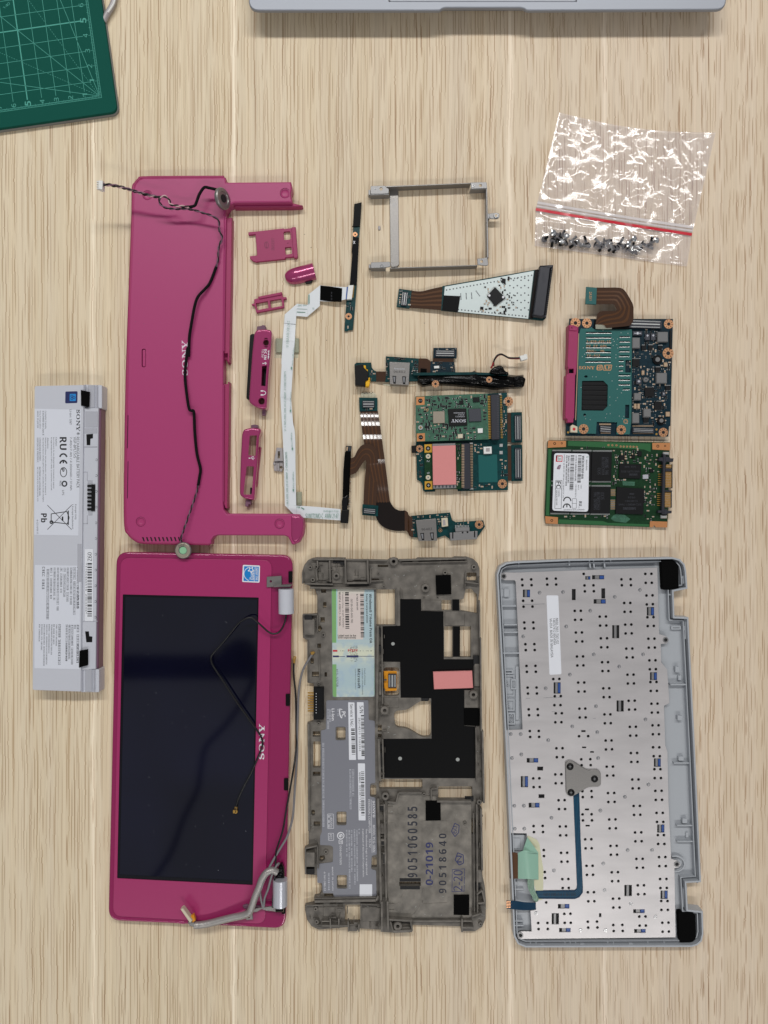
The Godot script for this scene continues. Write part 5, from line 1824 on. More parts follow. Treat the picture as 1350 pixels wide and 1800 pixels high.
	for e in [[192, 188, 236, 256, 1], [1002, 80, 1044, 132, 1], [1022, 482, 1066, 532, 1], [1042, 884, 1086, 936, 1], [822, 850, 868, 918, 0], [380, 1022, 424, 1090, 0], [228, 78, 298, 106, 1], [240, 350, 306, 380, 1], [418, 966, 488, 994, 1], [425, 1112, 495, 1138, 1], [876, 998, 946, 1022, 1], [882, 1118, 952, 1142, 1]]:
		holes.append(bx(e[0], e[1], e[2], e[3], hp))
		T.append([bx(e[0], e[1], e[2], e[3], hp - 2), e[4], bx(lerpf(e[0], e[2], 0.25), e[1], lerpf(e[0], e[2], 0.62), e[3], hp), bx(lerpf(e[0], e[2], 0.64), lerpf(e[1], e[3], 0.06), e[2], lerpf(e[1], e[3], 0.94), hp - 0.8)])
	for e in [[195, 56], [138, 78], [662, 78], [968, 238], [825, 314], [676, 397], [378, 441], [152, 368], [210, 368], [155, 508], [213, 508], [842, 638], [990, 638], [694, 719], [393, 762], [702, 883], [861, 964], [1012, 1044], [556, 1126], [707, 1126], [285, 1022]]:
		pits.append(w3(e[0], e[1], hp))
	s = nb()
	slab(s, plate, holes, 4.6, hp, 0.12)
	var pl := pt("metal_plate", s, M.plate_metal)
	s = nb()
	slab(s, inset(turned(plate), 0.8), [], 2.4, 3.9, 0.0)
	pt("membrane", s, M.fog_black)
	for e in T:
		s = nb()
		if hull(e[2]).size.x < 14.0 and hull(e[2]).size.y > 13.0 or e[1] == 0:
			slab(s, e[2], [], 4.2, hp + 0.35, 0.3, 2)
		else:
			slab(s, e[2], [], 4.0, hp - 0.5, 0.2)
		pt("tongue", s, M.steel, pl)
		if e[1] != 0:
			s = nb()
			slab(s, e[3], [], 3.9, hp - 0.85, 0.1)
			pt("blue_sheet", s, M.ribbon_blue, pl)
	s = nb()
	for c in pits:
		slab(s, disc_mm(c, 1.25), [disc_mm(c, 0.75)], hp - 0.05, hp + 0.4, 0.2)
		slab(s, disc_mm(c + Vector3(-0.2, 0, 0), 0.42), [], hp, hp + 0.35, 0.15)
	pt("punched_rivet", s, M.steel_bright, pl, "stuff")
	fr(860, 970, 380.0 / 1350)
	s = nb()
	for e in [[205, 330, 345, 325], [340, 912, 398, 908], [228, 916, 255, 914], [390, 998, 412, 998], [648, 1040, 664, 1040], [450, 910, 400, 912]]:
		line(s, e[0], e[1], e[2], e[3], 0.25, hp, 0.02)
	pt("scratch", s, M.steel_bright, pl)
	# screw eyelets of the plate
	s = nb()
	for e in [[90, 153], [1102, 550]]:
		ring(s, e[0], e[1], 11, 18, hp, hp + 0.25, 0.1)
	fr(860, 1310, 390.0 / 1350)
	for e in [[190, 1157], [1142, 724]]:
		ring(s, e[0], e[1], 11, 18, hp, hp + 0.25, 0.1)
	pt("eyelet", s, M.steel, pl)
	for e in [[190, 1157], [1142, 724]]:
		s = nb()
		slab(s, circ(e[0], e[1], 11, hp, 12), [], hp, hp + 0.04, 0.0)
		pt("eyelet_bore", s, M.fog_black, pl)
	fr(860, 970, 380.0 / 1350)
	for e in [[90, 153], [1102, 550]]:
		s = nb()
		slab(s, circ(e[0], e[1], 11, hp, 12), [], hp, hp + 0.04, 0.0)
		pt("eyelet_bore", s, M.fog_black, pl)
	# label
	s = nb()
	slab(s, rounded(py([357, 272, 431, 272, 451, 764, 376, 768], hp), 0.9), [], hp, hp + 0.12, 0.0)
	var lb := pt("white_label", s, M.paper)
	s = nb()
	tx(s, "N860-7681-T001/02", 414, 414, 430, 575, 90, hp + 0.12, 0, 4)
	tx(s, "148707412 0004584", 397, 414, 412, 580, 90, hp + 0.12, 0, 4)
	tx(s, "V6-01A  MADE IN MALAYSIA", 376, 416, 392, 660, 90, hp + 0.12, 0, 8)
	pt("printed_text", s, M.ink_black, lb)
	# pointing stick bracket with three screws
	fr(860, 1310, 390.0 / 1350)
	s = nb()
	slab(s, rounded(py([464, 105, 486, 94, 510, 98, 596, 152, 662, 150, 680, 168, 680, 240, 668, 252, 604, 254, 510, 312, 480, 308, 468, 290], hp + 1.2), 1.6, 3), [], hp, hp + 1.2, 0.3, 2)
	var br := pt("stick_bracket", s, M.steel_dull)
	for e in [[492, 130], [641, 205], [498, 288]]:
		s = nb()
		dome(s, e[0], e[1], 22, hp + 1.2, 1.0, 16)
		var sc := pt("screw", s, M.black_plastic, br)
		s = nb()
		line(s, e[0] - 8, e[1], e[0] + 8, e[1], 0.45, hp + 2.16, 0.06)
		line(s, e[0], e[1] - 8, e[0], e[1] + 8, 0.45, hp + 2.162, 0.06)
		pt("cross_slot", s, M.inductor, br)
	# blue stick cable: down, then left to the edge
	s = nb()
	slab(s, py([512, 305, 548, 290, 556, 560, 570, 860, 570, 895, 548, 925, 520, 936, 290, 934, 282, 885, 520, 882, 532, 872, 534, 850, 520, 500], hp + 0.3), [], hp, hp + 0.3, 0.0)
	var bc := pt("stick_cable", s, M.flex_blue)
	s = nb()
	for i in 4:
		var d := i * 9.0
		pline(s, [518 + d, 315, 524 + d, 520, 540 + d * 0.85, 860, 536 + d * 0.6, 880 + d * 0.7, 520 + d * 0.3, 894 + d, 292, 894 + d], 0.22, hp + 0.3)
	pt("copper_run", s, M.flex_blue_trace, bc)
	s = nb()
	tx(s, "00283", 450, 896, 525, 920, 180, hp + 0.34, 3)
	tx(s, "PZ801D5", 330, 900, 440, 918, 180, hp + 0.34, 3)
	pt("printed_text", s, M.ink_black, bc)
	# folded key cable under tape at the left edge
	s = nb()
	slab(s, rounded(py([232, 548, 290, 575, 306, 600, 312, 650, 330, 760, 328, 880, 326, 940, 290, 945, 284, 885, 260, 810, 240, 640], hp + 0.2), 1.0), [], hp - 0.4, hp + 0.2, 0.0)
	pt("cream_tape", s, M.tape_cream)
	s = nb()
	ribbon(s, [[175, 655, 175, 812, 6.2], [215, 640, 232, 814, 8.2], [262, 648, 272, 816, 7.4], [298, 656, 300, 818, 6.2]], 0.15, 4)
	ribbon(s, [[205, 640, 232, 560, 6.2], [240, 655, 300, 655, 8.6]], 0.12, 1)
	var kc := pt("key_cable", s, M.tape_green)
	s = nb()
	ribbon(s, [[232, 812, 272, 812, 6.6], [236, 870, 276, 876, 6.2], [266, 930, 300, 930, 5.9], [282, 955, 296, 950, 5.8]], 0.12, 4)
	pt("key_cable_tail", s, M.mask_green, kc)
	s = nb()
	for i in 5:
		pline(s, [236 + i * 8, 815, 240 + i * 8, 872, 262 + i * 6, 915, 268 + i * 5, 945], 0.2, 6.75)
	pt("copper_run", s, M.tape_green, kc)
	s = nb()
	ribbon(s, [[120, 652, 124, 806, 4.4], [130, 650, 134, 812, 5.4], [172, 655, 176, 812, 6.2]], 0.2, 4)
	pt("cable_stiffener", s, M.flex_trace, kc)
	s = nb()
	ribbon(s, [[104, 944, 104, 992, 8.6], [130, 946, 130, 996, 8.8], [170, 948, 165, 1000, 8.2], [215, 955, 215, 1004, 7], [284, 958, 284, 1000, 5.9]], 0.2, 4)
	var tail := pt("cable_tail", s, M.flex_blue, bc)
	s = nb()
	for i in 5:
		line(s, 104, 950 + i * 9, 130, 951 + i * 9, 0.5, 8.95, 0.03)
	pt("copper_end", s, M.copper, bc)

func disc_mm(c: Vector3, r: float, n := 10) -> PackedVector2Array:
	var o := PackedVector2Array()
	for i in n:
		o.append(Vector2(c.x + cos(TAU * i / n) * r, c.z + sin(TAU * i / n) * r))
	return o

# ---------------------------------------------------------------- small pink covers
func small_covers() -> void:
	thing("card_blank", "flat pink dummy card with two square windows below the shell's upper arm", "dummy card", 480, 430)
	fr(420, 350, 260.0 / 1350)
	var h := 2.2
	var s := nb()
	slab(s, py([84, 302, 148, 296, 410, 266, 412, 272, 482, 264, 520, 500, 496, 527, 424, 533, 424, 545, 152, 573, 128, 565, 100, 540, 100, 521, 166, 512, 150, 320, 88, 328], h),
		[rounded(py([406, 297, 468, 292, 475, 368, 412, 374], h), 0.8), rounded(py([418, 440, 478, 434, 486, 498, 426, 508], h), 0.8)], 0.0, h, 0.2)
	var c := pt("card", s, M.pink_plain)
	s = nb()
	slab(s, py([480, 257, 516, 253, 536, 522, 526, 537, 502, 534, 498, 520], 3.2), [], 0.0, 3.2, 0.3, 2)
	slab(s, py([484, 266, 500, 264, 516, 522, 500, 526], 3.0), [], 0.0, 2.8, 0.2)
	pt("grip_bar", s, M.pink_plain, c)
	s = nb()
	tx(s, "INSERT", 296, 356, 324, 468, -90, h, 1)
	pline(s, [236, 400, 258, 388, 270, 410, 268, 440, 248, 448, 234, 430, 236, 400], 0.5, h, 0.1)
	pline(s, [250, 396, 252, 444], 0.5, h, 0.1)
	slab(s, circ(447, 402, 5, h, 8), [], h, h + 0.2, 0.1)
	pt("embossing", s, M.pink_emboss, c)

	thing("slot_frame", "small pink slot frame with two windows, under the curved pink cap", "slot frame", 472, 532)
	fr(420, 350, 260.0 / 1350)
	h = 2.6
	s = nb()
	slab(s, py([175, 890, 390, 847, 400, 892, 432, 894, 434, 908, 408, 915, 412, 988, 160, 1037, 140, 970, 118, 969, 116, 957, 140, 950, 138, 914, 176, 904], h),
		[py([155, 950, 262, 930, 270, 994, 166, 1013], h), py([284, 926, 386, 908, 398, 974, 290, 994], h)], 0.0, h, 0.25, 2)
	c = pt("frame", s, M.pink_plain)
	s = nb()
	slab(s, py([178, 890, 388, 849, 392, 872, 184, 912], 3.4), [], 0.0, 3.3, 0.3)
	pt("lip", s, M.pink_plain, c)

	# a hollow half-barrel with one rounded end
	thing("hinge_cap", "glossy curved pink hinge cap, a hollow half barrel lying on the table", "hinge cap", 530, 483)
	fr(420, 350, 260.0 / 1350)
	s = nb()
	var rows := []
	var A := w3(690, 660, 0.5)
	var B := w3(428, 728, 0.5)
	var ax := (B - A).normalized()
	var sd := ax.cross(Vector3.UP).normalized()
	for i in 15:
		var t := i / 14.0
		var along := A.lerp(B, t)
		var k := 1.0 if t < 0.45 else sqrt(maxf(0.05, 1.0 - pow((t - 0.45) / 0.58, 3.4)))
		var row := []
		for j in 15:
			var a := PI * j / 14.0
			var r := 5.6 * k
			var low := 0.4 * (sin(j * 1.7) * 0.3 + 0.3) if j == 0 or j == 14 else 0.0
			var n := sd * cos(a) + Vector3.UP * sin(a)
			row.append([along + sd * cos(a) * r + Vector3.UP * (sin(a) * r * 1.05 + low) + sd * (1.0 * (1.0 - k)), (n + ax * (0.0 if t < 0.45 else pow((t - 0.45) / 0.55, 2.0) * 0.9)).normalized()])
		rows.append(row)
	for i in 14:
		for j in 14:
			var a = rows[i][j]
			var b = rows[i][j + 1]
			var e = rows[i + 1][j + 1]
			var f = rows[i + 1][j]
			quad(s, a[0], b[0], e[0], f[0], a[1], b[1], e[1], f[1])
			var w := 0.82
			var q0: Array = []
			for v in [a, b, e, f]:
				q0.append(v[0] - v[1] * w)
			quad(s, q0[0], q0[1], q0[2], q0[3], -a[1], -b[1], -e[1], -f[1])
			if i == 0:
				quad(s, a[0], b[0], q0[1], q0[0], -ax, -ax, -ax, -ax)
	c = pt("shell", s, M.pink_gloss)
	s = nb()
	slab(s, py([600, 752, 672, 740, 660, 764, 610, 770], 2), [], 0.0, 1.8, 0.3)
	pt("snap_tab", s, M.black_plastic, c)

func side_trims() -> void:
	thing("port_trim", "longer pink side trim with a round power hole and a headphone hole, backed with black", "side trim", 456, 650)
	fr(420, 560, 260.0 / 1265)
	var h := 9.5
	var s := nb()
	slab(s, py([93, 142, 108, 130, 150, 130, 105, 690, 64, 684, 62, 670], 6.5), [], 0.0, 6.5, 0.6, 2)
	pt("backing_strip", s, M.black_plastic)
	s = nb()
	slab(s, py([156, 66, 192, 62, 200, 54, 224, 58, 232, 92, 226, 104, 150, 104], 5), [], 0.0, 5.0, 0.3)
	slab(s, py([200, 766, 232, 766, 224, 828, 196, 826], 4), [], 0.0, 4.0, 0.3)
	pt("tab", s, M.pink_dark)
	var holes := [circ(232, 206, 25, h, 20, 42), py([197, 406, 246, 400, 242, 580, 190, 574], h), circ(194, 706, 28, h, 20, 34)]
	s = nb()
	slab(s, rounded(py([128, 125, 150, 92, 224, 86, 272, 96, 281, 120, 268, 300, 252, 480, 240, 700, 234, 772, 190, 774, 130, 750, 88, 716, 84, 680, 110, 300], h), 1.6), holes, 0.0, h, 1.5, 4)
	var b := pt("trim", s, M.pink_gloss)
	s = nb()
	ring(s, 232, 206, 25.5, 32, h - 0.1, h + 0.25, 0.1, 20)
	ring(s, 194, 706, 29, 34, h - 0.1, h + 0.25, 0.1, 20)
	pt("hole_rim", s, M.pink_gloss, b)
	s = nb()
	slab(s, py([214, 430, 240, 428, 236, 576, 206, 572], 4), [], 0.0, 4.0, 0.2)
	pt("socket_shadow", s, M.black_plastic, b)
	s = nb()
	tx(s, "DC IN", 218, 262, 238, 350, 90, h, 1, -4)
	tx(s, "10.5V", 196, 262, 214, 335, 90, h, 0, -4)
	pline(s, [258, 270, 250, 348], 0.3, h)
	for y in [282, 305, 328]:
		ring(s, 256 - y * 0.01, y, 3, 7, h, h + 0.04, 0.0, 10)
	usb_mark(s, 222, 384, 16, h)
	var arc := []
	for k in 11:
		var a := deg_to_rad(-120 + 240.0 * k / 10)
		arc.append(205 + cos(a) * 24)
		arc.append(636 + sin(a) * 18)
	pline(s, arc, 0.4, h)
	slab(s, bx(186, 614, 204, 624, h), [], h, h + 0.04, 0.0)
	slab(s, bx(186, 648, 204, 658, h), [], h, h + 0.04, 0.0)
	pt("white_print", s, M.ink_white, b)

	thing("usb_trim", "shorter pink side trim with two rectangular port windows", "side trim", 440, 820)
	fr(420, 560, 260.0 / 1265)
	h = 8.5
	s = nb()
	slab(s, py([102, 912, 130, 906, 160, 910, 162, 936, 104, 938], 5), [], 0.0, 5.0, 0.3)
	slab(s, py([58, 1548, 104, 1556, 98, 1592, 82, 1588, 78, 1610, 52, 1604], 5), [], 0.0, 5.0, 0.3)
	pt("tab", s, M.pink_dark)
	s = nb()
	slab(s, py([176, 1095, 184, 1100, 160, 1320, 154, 1410, 140, 1470, 128, 1490, 120, 1400], 5), [], 0.0, 5.0, 0.5)
	pt("lower_flange", s, M.pink_plain)
	s = nb()
	slab(s, rounded(py([24, 985, 40, 945, 110, 930, 182, 938, 187, 965, 172, 1005, 160, 1200, 140, 1420, 130, 1556, 46, 1540, 6, 1510, 4, 1470, 12, 1200], h), 1.6),
		[rounded(py([92, 1000, 164, 999, 156, 1174, 80, 1170], h), 0.8), rounded(py([66, 1262, 128, 1264, 108, 1506, 38, 1504], h), 0.8)], 0.0, h, 1.5, 4)
	b = pt("trim", s, M.pink_gloss)
	s = nb()
	usb_mark(s, 112, 1194, 24, h)
	pt("white_print", s, M.ink_white, b)
	s = nb()
	slab(s, bx(94, 1446, 110, 1500, 5), [], 0.0, 4.6, 0.3)
	pt("snap_tab", s, M.black_plastic, b)

func usb_mark(s: SurfaceTool, x: float, y: float, r: float, h: float) -> void:
	line(s, x - r, y, x + r, y, 0.3, h)
	ring(s, x - r, y, 0.1, 5, h, h + 0.04, 0.0, 10)
	pline(s, [x - r * 0.4, y, x, y - r * 0.5, x + r * 0.4, y - r * 0.5], 0.28, h)
	pline(s, [x - r * 0.1, y, x + r * 0.3, y + r * 0.5, x + r * 0.6, y + r * 0.5], 0.28, h)
	slab(s, circ(x + r * 0.45, y - r * 0.5, 4, h, 8), [], h, h + 0.04, 0.0)

# ---------------------------------------------------------------- folded steel drive cage
func metal_cage() -> void:
	thing("drive_cage", "thin bent sheet-metal drive cage, an open square frame on the table", "drive cage", 758, 398)
	fr(600, 290, 400.0 / 1350)
	var h := 7.0
	var s := nb()
	slab(s, rounded(py([290, 142, 330, 140, 338, 150, 343, 590, 332, 604, 296, 606, 292, 590, 286, 176], 1.0), 1.0), [], 0.2, 1.0, 0.2)
	var arm := pt("cross_plate", s, M.steel_dull)
	s = nb()
	tx(s, "81", 304, 205, 326, 248, -90, 1.0, 0)
	pt("embossed_number", s, M.steel, arm)
	s = nb()
	slab(s, rounded(py([174, 124, 262, 122, 268, 134, 282, 140, 282, 168, 240, 172, 172, 172], h), 0.6), [circ(236, 142, 10, h, 12)], h - 0.8, h, 0.2)
	slab(s, py([160, 142, 172, 140, 172, 172, 160, 172], h), [], 1.0, h - 1.5, 0.2)
	slab(s, py([172, 172, 282, 168, 284, 174, 172, 178], h), [], 0.3, h - 0.4, 0.2)
	pt("upper_bracket", s, M.steel)
	s = nb()
	slab(s, rounded(py([176, 577, 286, 573, 292, 582, 290, 604, 240, 610, 174, 612], h), 0.6), [], h - 0.8, h, 0.2)
	slab(s, py([162, 586, 174, 584, 174, 608, 162, 606], h), [], 1.0, h - 1.5, 0.2)
	slab(s, py([174, 606, 264, 606, 264, 612, 174, 612], h), [], 0.3, h - 0.4, 0.2)
	pt("lower_bracket", s, M.steel)
	s = nb()
	ring(s, 240, 598, 6, 10, h, h + 0.3, 0.1, 12)
	slab(s, circ(202, 141, 4, h, 8), [], h, h + 0.3, 0.1)
	ring(s, 783, 123, 5, 8, h, h + 0.3, 0.1, 12)
	pt("dimple", s, M.steel_bright)
	s = nb()
	slab(s, py([262, 123, 768, 104, 768, 109, 262, 131], h), [], 0.3, h - 0.3, 0.2)
	pt("side_rail", s, M.steel_dull)
	s = nb()
	slab(s, py([288, 608, 808, 591, 808, 597, 288, 614], h), [], 0.3, h - 0.3, 0.2)
	pt("side_rail", s, M.steel_dull)
	s = nb()
	slab(s, rounded(py([766, 103, 862, 101, 866, 138, 770, 142], h), 0.6), [circ(825, 121, 9, h, 12)], h - 0.8, h, 0.2)
	slab(s, py([766, 138, 866, 134, 866, 140, 768, 144], h), [], 0.3, h - 0.5, 0.2)
	slab(s, rounded(py([806, 555, 842, 552, 866, 546, 873, 590, 862, 598, 808, 592], h), 0.6), [circ(832, 572, 9, h, 12)], h - 0.8, h, 0.2)
	pt("corner_bracket", s, M.steel_bright if false else M.steel)
	s = nb()
	slab(s, py([858, 138, 866, 138, 874, 548, 864, 548], h), [], 0.3, h - 0.2, 0.25)
	pt("end_rail", s, M.steel)
	s = nb()
	slab(s, rounded(py([876, 288, 925, 282, 940, 290, 938, 312, 925, 320, 880, 318], 6), 1.2), [circ(918, 300, 8, 6, 12)], 5.2, 6.0, 0.2)
	slab(s, py([868, 288, 880, 288, 880, 318, 868, 318], 6), [], 0.5, 6.0, 0.2)
	pt("ear", s, M.steel)
	s = nb()
	ring(s, 918, 300, 8.5, 15, 6.0, 6.6, 0.2, 14)
	pt("eyelet", s, M.steel_bright)

func clip_bracket() -> void:
	thing("clip_bracket", "tiny grey moulded clip bracket beside the white ribbon cable", "clip bracket", 489, 806)
	fr(420, 560, 260.0 / 1265)
	var s := nb()
	slab(s, py([322, 1102, 374, 1106, 378, 1220, 344, 1218, 300, 1222, 306, 1180], 4), [bx(332, 1134, 352, 1196, 4)], 0.0, 4.0, 0.35, 2)
	var b := pt("bracket", s, M.trim_grey)
	s = nb()
	slab(s, py([294, 1222, 378, 1222, 382, 1270, 366, 1310, 300, 1302], 2), [circ(360, 1272, 14, 2, 12)], 0.0, 2.0, 0.3)
	slab(s, bx(325, 1236, 344, 1302, 4), [], 0.0, 3.6, 0.4)
	slab(s, circ(302, 1240, 12, 3, 10), [], 0.0, 3.0, 0.3)
	pt("foot", s, M.trim_grey, b)

# ---------------------------------------------------------------- board details
var smd_seed := 100
func scatter(areas: Array, n: int, y: float, parent: Node3D = null, black := 0.35) -> void:
	# loose small parts within boxes [x0, y0, x1, y1], three joined meshes
	var r := RandomNumberGenerator.new()
	smd_seed += 1
	r.seed = smd_seed
	var body := nb()
	var ends := nb()
	var dark := nb()
	var total := 0.0
	for e in areas:
		total += (e[2] - e[0]) * (e[3] - e[1])
	var done := []
	for i in n:
		var e: Array = areas[0]
		var pick := r.randf() * total
		for f in areas:
			pick -= (f[2] - f[0]) * (f[3] - f[1])
			if pick <= 0.0:
				e = f
				break
		var c := q(r.randf_range(e[0], e[2]), r.randf_range(e[1], e[3]), y)
		var clash := false
		for d in done:
			if absf(d.x - c.x) < 1.5 and absf(d.y - c.y) < 1.3:
				clash = true
				break
		if clash:
			continue
		done.append(c)
		var w := r.randf_range(0.55, 1.0)
		var d := w * 0.5
		var up := r.randf() < 0.5
		var hx := d if up else w
		var hz := w if up else d
		var hh := r.randf_range(0.35, 0.7)
		var box := func(x0: float, z0: float, x1: float, z1: float) -> PackedVector2Array:
			return PackedVector2Array([c + Vector2(x0, z0), c + Vector2(x1, z0), c + Vector2(x1, z1), c + Vector2(x0, z1)])
		var k := r.randf()
		if k < black:
			slab(dark, box.call(-hx * 1.2, -hz * 1.2, hx * 1.2, hz * 1.2), [], y, y + hh, 0.08)
			for t in 3:
				var o := (t - 1) * 0.55
				if up:
					slab(ends, box.call(-hx * 1.7, o * hz * 1.6 - 0.13, hx * 1.7, o * hz * 1.6 + 0.13), [], y, y + 0.18, 0.0)
				else:
					slab(ends, box.call(o * hx * 1.6 - 0.13, -hz * 1.7, o * hx * 1.6 + 0.13, hz * 1.7), [], y, y + 0.18, 0.0)
		else:
			slab(body if k < 0.72 else dark, box.call(-hx * 0.6, -hz, hx * 0.6, hz) if not up else box.call(-hx, -hz * 0.6, hx, hz * 0.6), [], y, y + hh * 0.8, 0.05)
			if up:
				slab(ends, box.call(-hx, -hz, hx, -hz * 0.58), [], y, y + hh * 0.82, 0.05)
				slab(ends, box.call(-hx, hz * 0.58, hx, hz), [], y, y + hh * 0.82, 0.05)
			else:
				slab(ends, box.call(-hx, -hz, -hx * 0.58, hz), [], y, y + hh * 0.82, 0.05)
				slab(ends, box.call(hx * 0.58, -hz, hx, hz), [], y, y + hh * 0.82, 0.05)
	pt("small_capacitors", body, M.cap_tan, parent, "stuff")
	pt("solder_ends", ends, M.solder, parent, "stuff")
	pt("small_chips", dark, M.chip_black, parent, "stuff")

func copper_ring(x: float, y: float, r: float, y0: float, parent: Node3D = null) -> void:
	var s := nb()
	ring(s, x, y, r * 0.36, r, y0, y0 + 0.12, 0.03, 22)
	var c := pt("copper_ring", s, M.copper, parent)
	s = nb()
	for k in 9:
		var a := TAU * k / 9 + 0.2
		line(s, x + cos(a) * r * 0.55, y + sin(a) * r * 0.55, x + cos(a) * r * 0.92, y + sin(a) * r * 0.92, r * kk * SC * 0.09, y0 + 0.12, 0.02)
	pt("slit", s, M.flex_brown, c)
	s = nb()
	slab(s, circ(x, y, r * 0.37, y0, 12), [], y0, y0 + 0.03, 0.0)
	pt("bore", s, M.fog_black, c)

func chip(p: Array, y0: float, y1: float, m: Material, parent: Node3D = null, bev := 0.15, called := "chip") -> MeshInstance3D:
	var s := nb()
	slab(s, py(p, y1), [], y0, y1, bev)
	return pt(called, s, m, parent)

func rect(x0: float, y0: float, x1: float, y1: float) -> Array:
	return [x0, y0, x1, y0, x1, y1, x0, y1]

# a stacking socket: dark body with two rows of bright pins
func socket(p: Array, y0: float, y1: float, parent: Node3D, pins := 16, called := "board_socket") -> void:
	var c := chip(p, y0, y1, M.connector_dark, parent, 0.12, called)
	var s := nb()
	var P := []
	for i in 4:
		P.append(Vector2(p[i * 2], p[i * 2 + 1]))
	var wide: bool = P[0].distance_to(P[1]) > P[1].distance_to(P[2])
	if not wide:
		P = [P[1], P[2], P[3], P[0]]
	for side in [[0.06, 0.2], [0.8, 0.94]]:
		for i in pins:
			var a := 0.05 + 0.9 * (i + 0.2) / pins
			var b := 0.05 + 0.9 * (i + 0.75) / pins
			var o := []
			for e in [[a, side[0]], [b, side[0]], [b, side[1]], [a, side[1]]]:
				var v: Vector2 = P[0].lerp(P[1], e[0]).lerp(P[3].lerp(P[2], e[0]), e[1])
				o.append(v.x)
				o.append(v.y)
			slab(s, py(o, y1), [], y1 - 0.05, y1 + 0.05, 0.0)
	var bar := []
	for e in [[0.06, 0.42], [0.94, 0.42], [0.94, 0.56], [0.06, 0.56]]:
		var v: Vector2 = P[0].lerp(P[1], e[0]).lerp(P[3].lerp(P[2], e[0]), e[1])
		bar.append(v.x)
		bar.append(v.y)
	slab(s, py(bar, y1), [], y1 - 0.05, y1 + 0.12, 0.0)
	pt("pins", s, M.solder, c, "stuff")

